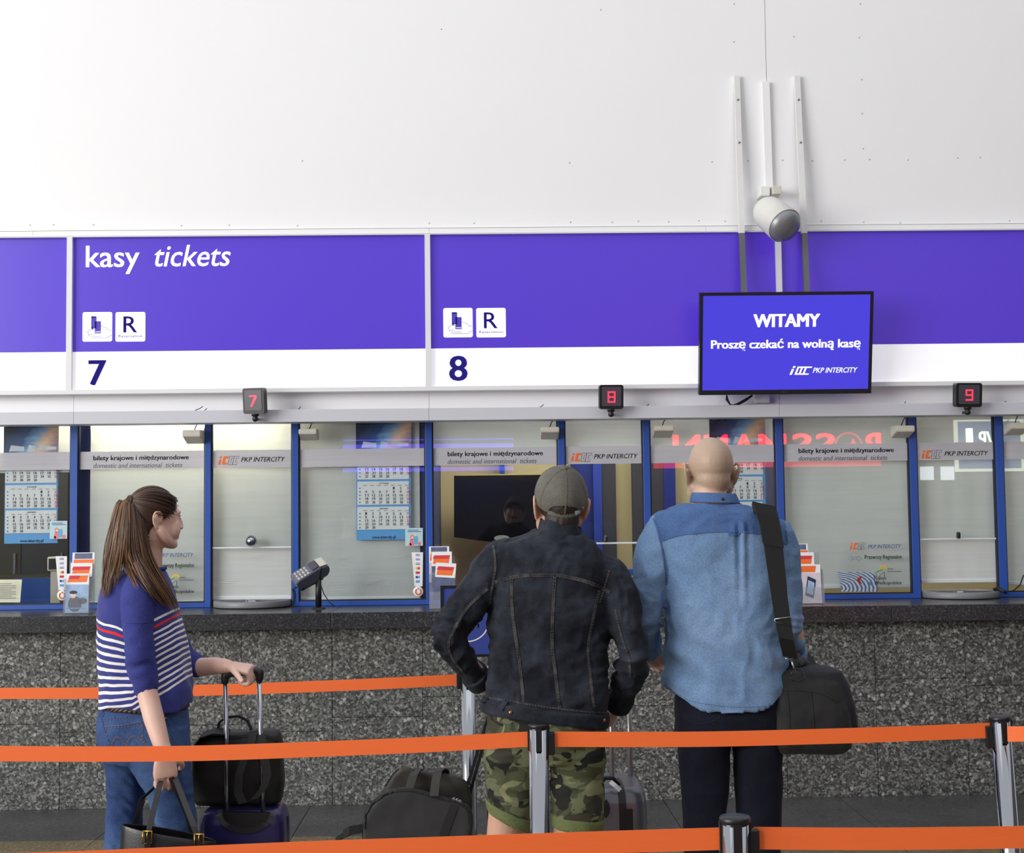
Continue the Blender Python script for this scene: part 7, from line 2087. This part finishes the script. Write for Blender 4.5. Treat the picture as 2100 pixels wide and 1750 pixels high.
# --- woman's wheeled case with the laptop bag riding on it
Y5 = 5.20
def q5(px, py, dy=0): return at(px, py, Y5+dy)
M['shell_blue'] = mat('indigo_shell', (40, 36, 84), .28, var=.06, scale=10)
case = empty('suitcase', (q5(502, 1700).x, Y5, 0), 'dark indigo hard-shell suitcase held by the woman', 'suitcase')
def r5_(py, pl, pr, hd, e=5, dy=0):
    a, b = q5(pl, py, dy), q5(pr, py, dy); return ((a+b)/2, (b-a)/2, Vector((0, hd, 0)), e)
zb = .055
top = q5(502, 1652).z
a_, b_ = q5(414, 1760), q5(591, 1760); cx = (a_.x+b_.x)/2; hw_ = (b_.x-a_.x)/2
def R5(z, k=1.0, kd=1.0): return (Vector((cx, Y5, z)), Vector((hw_*k, 0, 0)), Vector((0, .115*kd, 0)), 5)
shell = loft_obj([R5(zb, .88, .8), R5(zb+.012, .96, .95), R5(zb+.05), R5(top-.09), R5(top-.045, .985, .98), R5(top-.015, .93, .9), R5(top, .82, .75)], .006, 4, 'shell', M['shell_blue'], case)
bsh = bvh_of(shell)
# recessed handle bay: dark U-shaped tray on top front
mb = MB(); seam(mb, bsh, [(452, 1664), (456, 1680), (470, 1696), (498, 1704), (528, 1700), (550, 1686), (556, 1668)], .020, .010); mb.build('handle_bay_rim', M['black_plastic'], case)
mb = MB(); P = [q5(x, y, -.117) for x, y in ((455, 1666), (460, 1682), (474, 1695), (500, 1701), (526, 1697), (546, 1684), (553, 1668))]; n = len(P)
mb.add(P+[p+Vector((0, .02, 0)) for p in P], [tuple(range(n)), tuple(reversed(range(n, 2*n)))]+[(i, (i+1) % n, (i+1) % n+n, i+n) for i in range(n)]); mb.build('handle_bay', mat('bay_black', (18, 17, 20), .4), case)
mb = MB(); mb.box((cx-hw_-.001, Y5-.004, zb+.02), (cx+hw_+.001, Y5+.004, top-.04)); mb.build('zip_line', M['black_soft'], case)
for x0, y0, x1, y1, nm in ((466, 1684, 462.5, 1396, 0), (540, 1676, 531, 1392, 1)):
    MB().tube([q5(x0, y0, -.10), q5(x1, y1, -.09)], .0085, 12).build('telescopic_rod', M['chrome'], case)
mb = MB(); limb(mb, [q5(461.5, 1398, -.09), q5(462, 1386, -.09), q5(472, 1383, -.09), q5(500, 1380, -.09), q5(528, 1376, -.09), q5(533, 1380, -.09), q5(532, 1394, -.09)], [.014, .0145, .012, .012, .012, .0145, .014], 14)
remesh(mb, .004, 3, 'grip', M['black_plastic'], case)
for s in (-1, 1):
    for d in (-1, 1):
        mb = MB(); mb.cyl((cx+s*(hw_-.05)-.012, Y5+d*.08, .026), (cx+s*(hw_-.05)+.012, Y5+d*.08, .026), .0255, 20); mb.box((cx+s*(hw_-.05)-.016, Y5+d*.08-.014, .03), (cx+s*(hw_-.05)+.016, Y5+d*.08+.014, zb+.012)); mb.build('wheel', M['black_plastic'], case)
lap = empty('laptop_bag', (q5(490, 1645).x, Y5, q5(490, 1645).z), 'black laptop bag strapped on top of the indigo suitcase', 'bag')
z0, z1 = top+.002, q5(490, 1499).z
def rb(py, pl, pr, hd, dy=.015, e=5):
    a, b = q5(pl, py, dy), q5(pr, py, dy); return ((a+b)/2, (b-a)/2, Vector((0, hd, 0)), e)
lb = loft_obj([rb(1647, 408, 566, .055), rb(1640, 402, 578, .068), rb(1600, 398, 582, .074), rb(1545, 397, 580, .074), rb(1520, 404, 578, .070), rb(1504, 420, 574, .058), rb(1497, 436, 566, .035)], .006, 4, 'bag_body', mat('laptop_nylon', (20, 18, 18), .6, var=.15, scale=30, bump=.15, bscale=300), lap, lambda c, n: c+n*(fbm(c*9, 91, 3)*.004)[:, None])
blp = bvh_of(lb)
mb = MB(); mb.strip([q5(400, 1528, -.03), q5(414, 1508, -.055), q5(440, 1500, -.06), q5(470, 1502, -.06)], .06, .004, (0, 1, .2)); seam(mb, blp, [(404, 1530), (440, 1516), (490, 1512), (540, 1510), (574, 1522)], .010, .004); mb.build('flap_edge', M['webbing'], lap)
mb = MB(); mb.strip([q5(446, 1500, -.02), q5(450, 1482, -.02), q5(466, 1471, -.02), q5(490, 1469, -.02), q5(508, 1478, -.02), q5(516, 1498, -.02)], .022, .008, (0, 1, 0)); mb.build('carry_handle', M['webbing'], lap)
mb = MB(); mb.strip([q5(520, 1500, -.10), q5(514, 1530, -.118), q5(500, 1560, -.12), q5(490, 1590, -.122), q5(488, 1625, -.122), q5(498, 1648, -.122), q5(520, 1640, -.122), q5(540, 1618, -.122), q5(548, 1590, -.12), q5(540, 1540, -.118), q5(534, 1506, -.10)], .030, .003, (1, 0, .25)); mb.build('shoulder_strap', M['webbing'], lap)

# --- woman's black leather tote hanging from her near hand
Y6 = 4.79
def q6(px, py, dy=0): return at(px, py, Y6+dy)
M['leather'] = mat('black_leather', (20, 20, 22), .32, var=.15, scale=20, bump=.12, bscale=160)
M['brass'] = mat('brass', (206, 160, 74), .22, metal=1.0)
tote = empty('handbag', (q6(350, 1850).x, Y6, q6(350, 1880).z), 'black leather tote with brass buckles in the woman\'s hand', 'handbag')
vs = []
prof = [(-1, 0), (-.5, -.035), (0, -.045), (.5, -.035), (1, 0), (.5, .05), (0, .06), (-.5, .05)]
def trow(pl, pyl, pr, pyr, k):
    a, b = q6(pl, pyl), q6(pr, pyr); out = []
    for t, d in prof: out.append(a.lerp(b, (t+1)/2)+Vector((0, d*k, 0)))
    return out
rows_ = [trow(230, 1687, 462, 1728, 1.0), trow(228, 1705, 466, 1745, 1.15), trow(222, 1780, 472, 1810, 1.3), trow(220, 1850, 470, 1872, 1.3), trow(226, 1888, 464, 1905, 1.1)]
for r_ in rows_: vs += r_
k = len(prof)
fs = [(i*k+j, i*k+(j+1) % k, (i+1)*k+(j+1) % k, (i+1)*k+j) for i in range(len(rows_)-1) for j in range(k)] + [tuple((len(rows_)-1)*k+j for j in range(k))]
mb = MB(); mb.add(vs, fs, smooth=True); tb_ = mb.build('tote_body', M['leather'], tote)
so = tb_.modifiers.new('thickness', 'SOLIDIFY'); so.thickness = .004
ss = tb_.modifiers.new('soft', 'SUBSURF'); ss.levels = 2; ss.render_levels = 2
hp = q3(341, 1580, -.055)
strs = [[(337, 1574), (330, 1600), (318, 1650), (306, 1700), (302, 1716)], [(348, 1574), (362, 1604), (380, 1650), (398, 1696), (407, 1722)]]
for i, pts in enumerate(strs):
    P = [q6(x, y, (.105, .065, .01, -.05, -.062)[j]) for j, (x, y) in enumerate(pts)]
    MB().strip(P, .019, .004, (1, .25, .2)).build('handle', M['leather'], tote)
for pts in ([(340, 1578), (334, 1600), (290, 1640), (278, 1690)], [(346, 1580), (356, 1610), (384, 1670), (396, 1720)]):
    P = [q6(x, y, .07) for x, y in pts]; MB().strip(P, .017, .004, (1, .25, .2)).build('handle', M['leather'], tote)
for x, y in ((302, 1718), (408, 1724)):
    c = q6(x, y, -.066); mb = MB(); w_, h_ = .0145, .020
    mb.tube([c+Vector((-w_, 0, h_)), c+Vector((w_, 0, h_)), c+Vector((w_, 0, -h_)), c+Vector((-w_, 0, -h_)), c+Vector((-w_, 0, h_))], .0026, 6); mb.tube([c+Vector((0, 0, h_)), c+Vector((0, -.003, -h_*.2))], .002, 6); mb.build('buckle', M['brass'], tote)
    mb = MB(); mb.strip([c+Vector((0, .004, .018)), c+Vector((0, .006, -.07))], .019, .004, (1, 0, 0)); mb.build('handle_tab', M['leather'], tote)

# --- black wheeled holdall leaning against its handle
Y7 = 5.02
def q7(px, py, dy=0): return at(px, py, Y7+dy)
M['holdall'] = mat('charcoal_polyester', (40, 40, 42), .62, var=.12, scale=24, bump=.12, bscale=320)
M['holdall_top'] = mat('worn_polyester', (50, 47, 42), .6, var=.25, scale=14, bump=.15, bscale=260)
hold = empty('wheeled_holdall', (q7(860, 1800).x, Y7, 0), 'black wheeled holdall standing left of the camouflage shorts', 'holdall')
# side profile seen by the camera, extruded in depth towards the counter
pf_ = [(742, 1722), (742, 1690), (752, 1662), (772, 1638), (800, 1622), (828, 1617), (856, 1620), (900, 1632), (940, 1642), (958, 1650), (968, 1664), (970, 1690), (962, 1730), (950, 1790), (930, 1850), (760, 1850), (742, 1790)]
def slab(pts, d0, d1, sh):
    n = len(pts); A = [q7(x, y, d0) for x, y in pts]; B = [q7(x, y, d1)+sh for x, y in pts]
    return A, B
mb = MB(); A, B = slab(pf_, -.02, .10, Vector((0, 0, 0)))
n = len(A); mb.add(A+B, [tuple(range(n)), tuple(reversed(range(n, 2*n)))]+[(i, (i+1) % n, (i+1) % n+n, i+n) for i in range(n)])
hb_ = remesh(mb, .007, 10, 'front_panel', M['holdall'], hold, lambda c, n: c+n*(fbm(c*7, 95, 3)*.005)[:, None])
bhb = bvh_of(hb_)
pt_ = [(760, 1700), (776, 1650), (790, 1614), (806, 1590), (822, 1577), (836, 1574), (850, 1580), (880, 1584), (910, 1584), (940, 1594), (958, 1606), (968, 1640), (966, 1700), (950, 1840), (770, 1840)]
mb = MB(); n = len(pt_); A = [q7(x, y, .08) for x, y in pt_]; B = [q7(x, y, .30) for x, y in pt_]
mb.add(A+B, [tuple(range(n)), tuple(reversed(range(n, 2*n)))]+[(i, (i+1) % n, (i+1) % n+n, i+n) for i in range(n)])
ht = remesh(mb, .007, 8, 'main_compartment', M['holdall_top'], hold, lambda c, n: c+n*(fbm(c*8, 96, 3)*.009)[:, None])
bht = bvh_of(ht)
mb = MB(); seam(mb, bhb, [(746, 1700), (752, 1668), (772, 1642), (800, 1626), (830, 1621), (860, 1625), (900, 1637), (940, 1647), (960, 1662), (964, 1690)], .010, .008); mb.build('piping', M['webbing'], hold)
mb = MB(); seam(mb, bhb, [(932, 1652), (918, 1690), (904, 1730)], .030, .004); mb.build('webbing_band', M['webbing'], hold)
mb = MB()
for x in (-.006, .006):
    pass
seam(mb, bht, [(792, 1612), (800, 1596), (816, 1580)], .012, .006); mb.build('side_gusset', M['webbing'], hold)
mb = MB(); mb.strip([q7(890, 1634, -.03), q7(893, 1606, .02), q7(898, 1582, .07), q7(905, 1577, .10), q7(913, 1582, .13), q7(914, 1604, .16)], .030, .005, (1, 0, 0)); mb.build('carry_handle', M['holdall_top'], hold)
mb = MB(); mb.strip([q7(838, 1622, .02), q7(848, 1590, .05), q7(856, 1578, .10), q7(862, 1590, .2)], .03, .005, (1, 0, 0)); mb.build('carry_handle', M['holdall_top'], hold)
l, n_ = hit(bhb, 932, 1640)
for x, y in ((931, 1639), (938, 1641), (944, 1644)):
    p = q7(x, y, -.035); mb = MB(); mb.tube([p+Vector((.004*math.cos(a), 0, .004*math.sin(a))) for a in [R(60*i) for i in range(7)]], .0018, 6); mb.build('zip_pull', M['chrome'], hold)
for d0, d1, dx in ((.02, .05, 0), (.09, .12, 10)):
    MB().strip([q7(950+dx, 1640, d0+.08), q7(1004+dx*.6, 1462, d1+.06)], .014, .012, (1, 0, .3)).build('telescopic_rod', M['black_plastic'], hold)
MB().tube([q7(1001, 1460, .10), q7(1012, 1458, .20)], .012, 10).build('grip', M['black_plastic'], hold)
mb = MB(); mb.strip([q7(752, 1690, .05), q7(722, 1706, .05), q7(700, 1716, .03), q7(688, 1724, .02)], .022, .006, (0, .6, .6)); mb.strip([q7(742, 1700, .0), q7(716, 1704, -.01), q7(704, 1712, -.01)], .03, .014, (0, .2, 1)); mb.build('side_strap', M['webbing'], hold)
for s in (760, 930):
    c = q7(s, 1850, .22); mb = MB(); mb.cyl((c.x, c.y-.02, .045), (c.x, c.y+.02, .045), .045, 22); mb.build('wheel', M['black_plastic'], hold)
box('base_frame', (q7(762, 1850).x, Y7+.0, .03), (q7(936, 1850).x, Y7+.28, q7(850, 1846).z+.02), M['black_plastic'], hold)

# --- silver hard-shell case behind the shorts
Y8 = 5.42
def q8(px, py, dy=0): return at(px, py, Y8+dy)
M['silver_shell'] = mat('silver_grey_shell', (116, 118, 126), .3, metal=.35, var=.05, scale=12)
silv = empty('suitcase', (q8(1256, 1750).x, Y8, 0), 'silver grey hard-shell suitcase behind the camouflage shorts', 'suitcase')
a_, b_ = q8(1190, 1700), q8(1322, 1700); cx = (a_.x+b_.x)/2; hw_ = (b_.x-a_.x)/2; tp_ = q8(1256, 1600).z
def R8(z, k=1.0, kd=1.0): return (Vector((cx, Y8, z)), Vector((hw_*k, 0, 0)), Vector((0, .19*kd, 0)), 5)
ssh = loft_obj([R8(.05, .86, .85), R8(.065, .96, .96), R8(.10), R8(tp_-.10), R8(tp_-.05, .98, .98), R8(tp_-.018, .92, .92), R8(tp_, .80, .82)], .006, 4, 'shell', M['silver_shell'], silv)
bss = bvh_of(ssh)
mb = MB(); mb.box((cx+.028, Y8-.196, .08), (cx+.058, Y8-.186, tp_-.07)); 
seam(mb, bss, [(1262, 1598), (1270, 1610), (1276, 1640), (1278, 1700), (1279, 1760)], .026, .008); mb.build('black_band', M['black_plastic'], silv)
mb = MB(); seam(mb, bss, [(1238, 1644), (1243, 1652), (1244, 1664), (1238, 1674)], .024, .010); mb.build('side_lock', M['black_plastic'], silv)
mb = MB(); mb.tube([q8(1228, 1612, -.12), q8(1240, 1596, -.13), q8(1256, 1596, -.13), q8(1270, 1612, -.12)], .009, 8); mb.build('carry_handle', M['black_plastic'], silv)
mb = MB(); mb.strip([q8(1252, 1604, -.17), q8(1262, 1612, -.19), q8(1272, 1622, -.20)], .016, .003, (1, 0, 1)); mb.build('luggage_tag', M['paper'], silv)
for x0, x1 in ((1253, 1253.5), (1291, 1290)):
    MB().tube([q8(x0+2, 1620, .08), q8(x1, 1425, .08)], .0095, 12).build('telescopic_rod', mat('rod_rose', (176, 164, 164), .28, metal=.8), silv)
mb = MB(); limb(mb, [q8(1250, 1424, .08), q8(1272, 1418, .08), q8(1293, 1423, .08)], [.012, .012, .012], 12); mb.build('grip', M['black_plastic'], silv)
for s in (-1, 1):
    for d in (-1, 1):
        mb = MB(); mb.cyl((cx+s*(hw_-.04)-.01, Y8+d*.13, .025), (cx+s*(hw_-.04)+.01, Y8+d*.13, .025), .0245, 18); mb.box((cx+s*(hw_-.04)-.014, Y8+d*.13-.012, .03), (cx+s*(hw_-.04)+.014, Y8+d*.13+.012, .065)); mb.build('wheel', M['black_plastic'], silv)
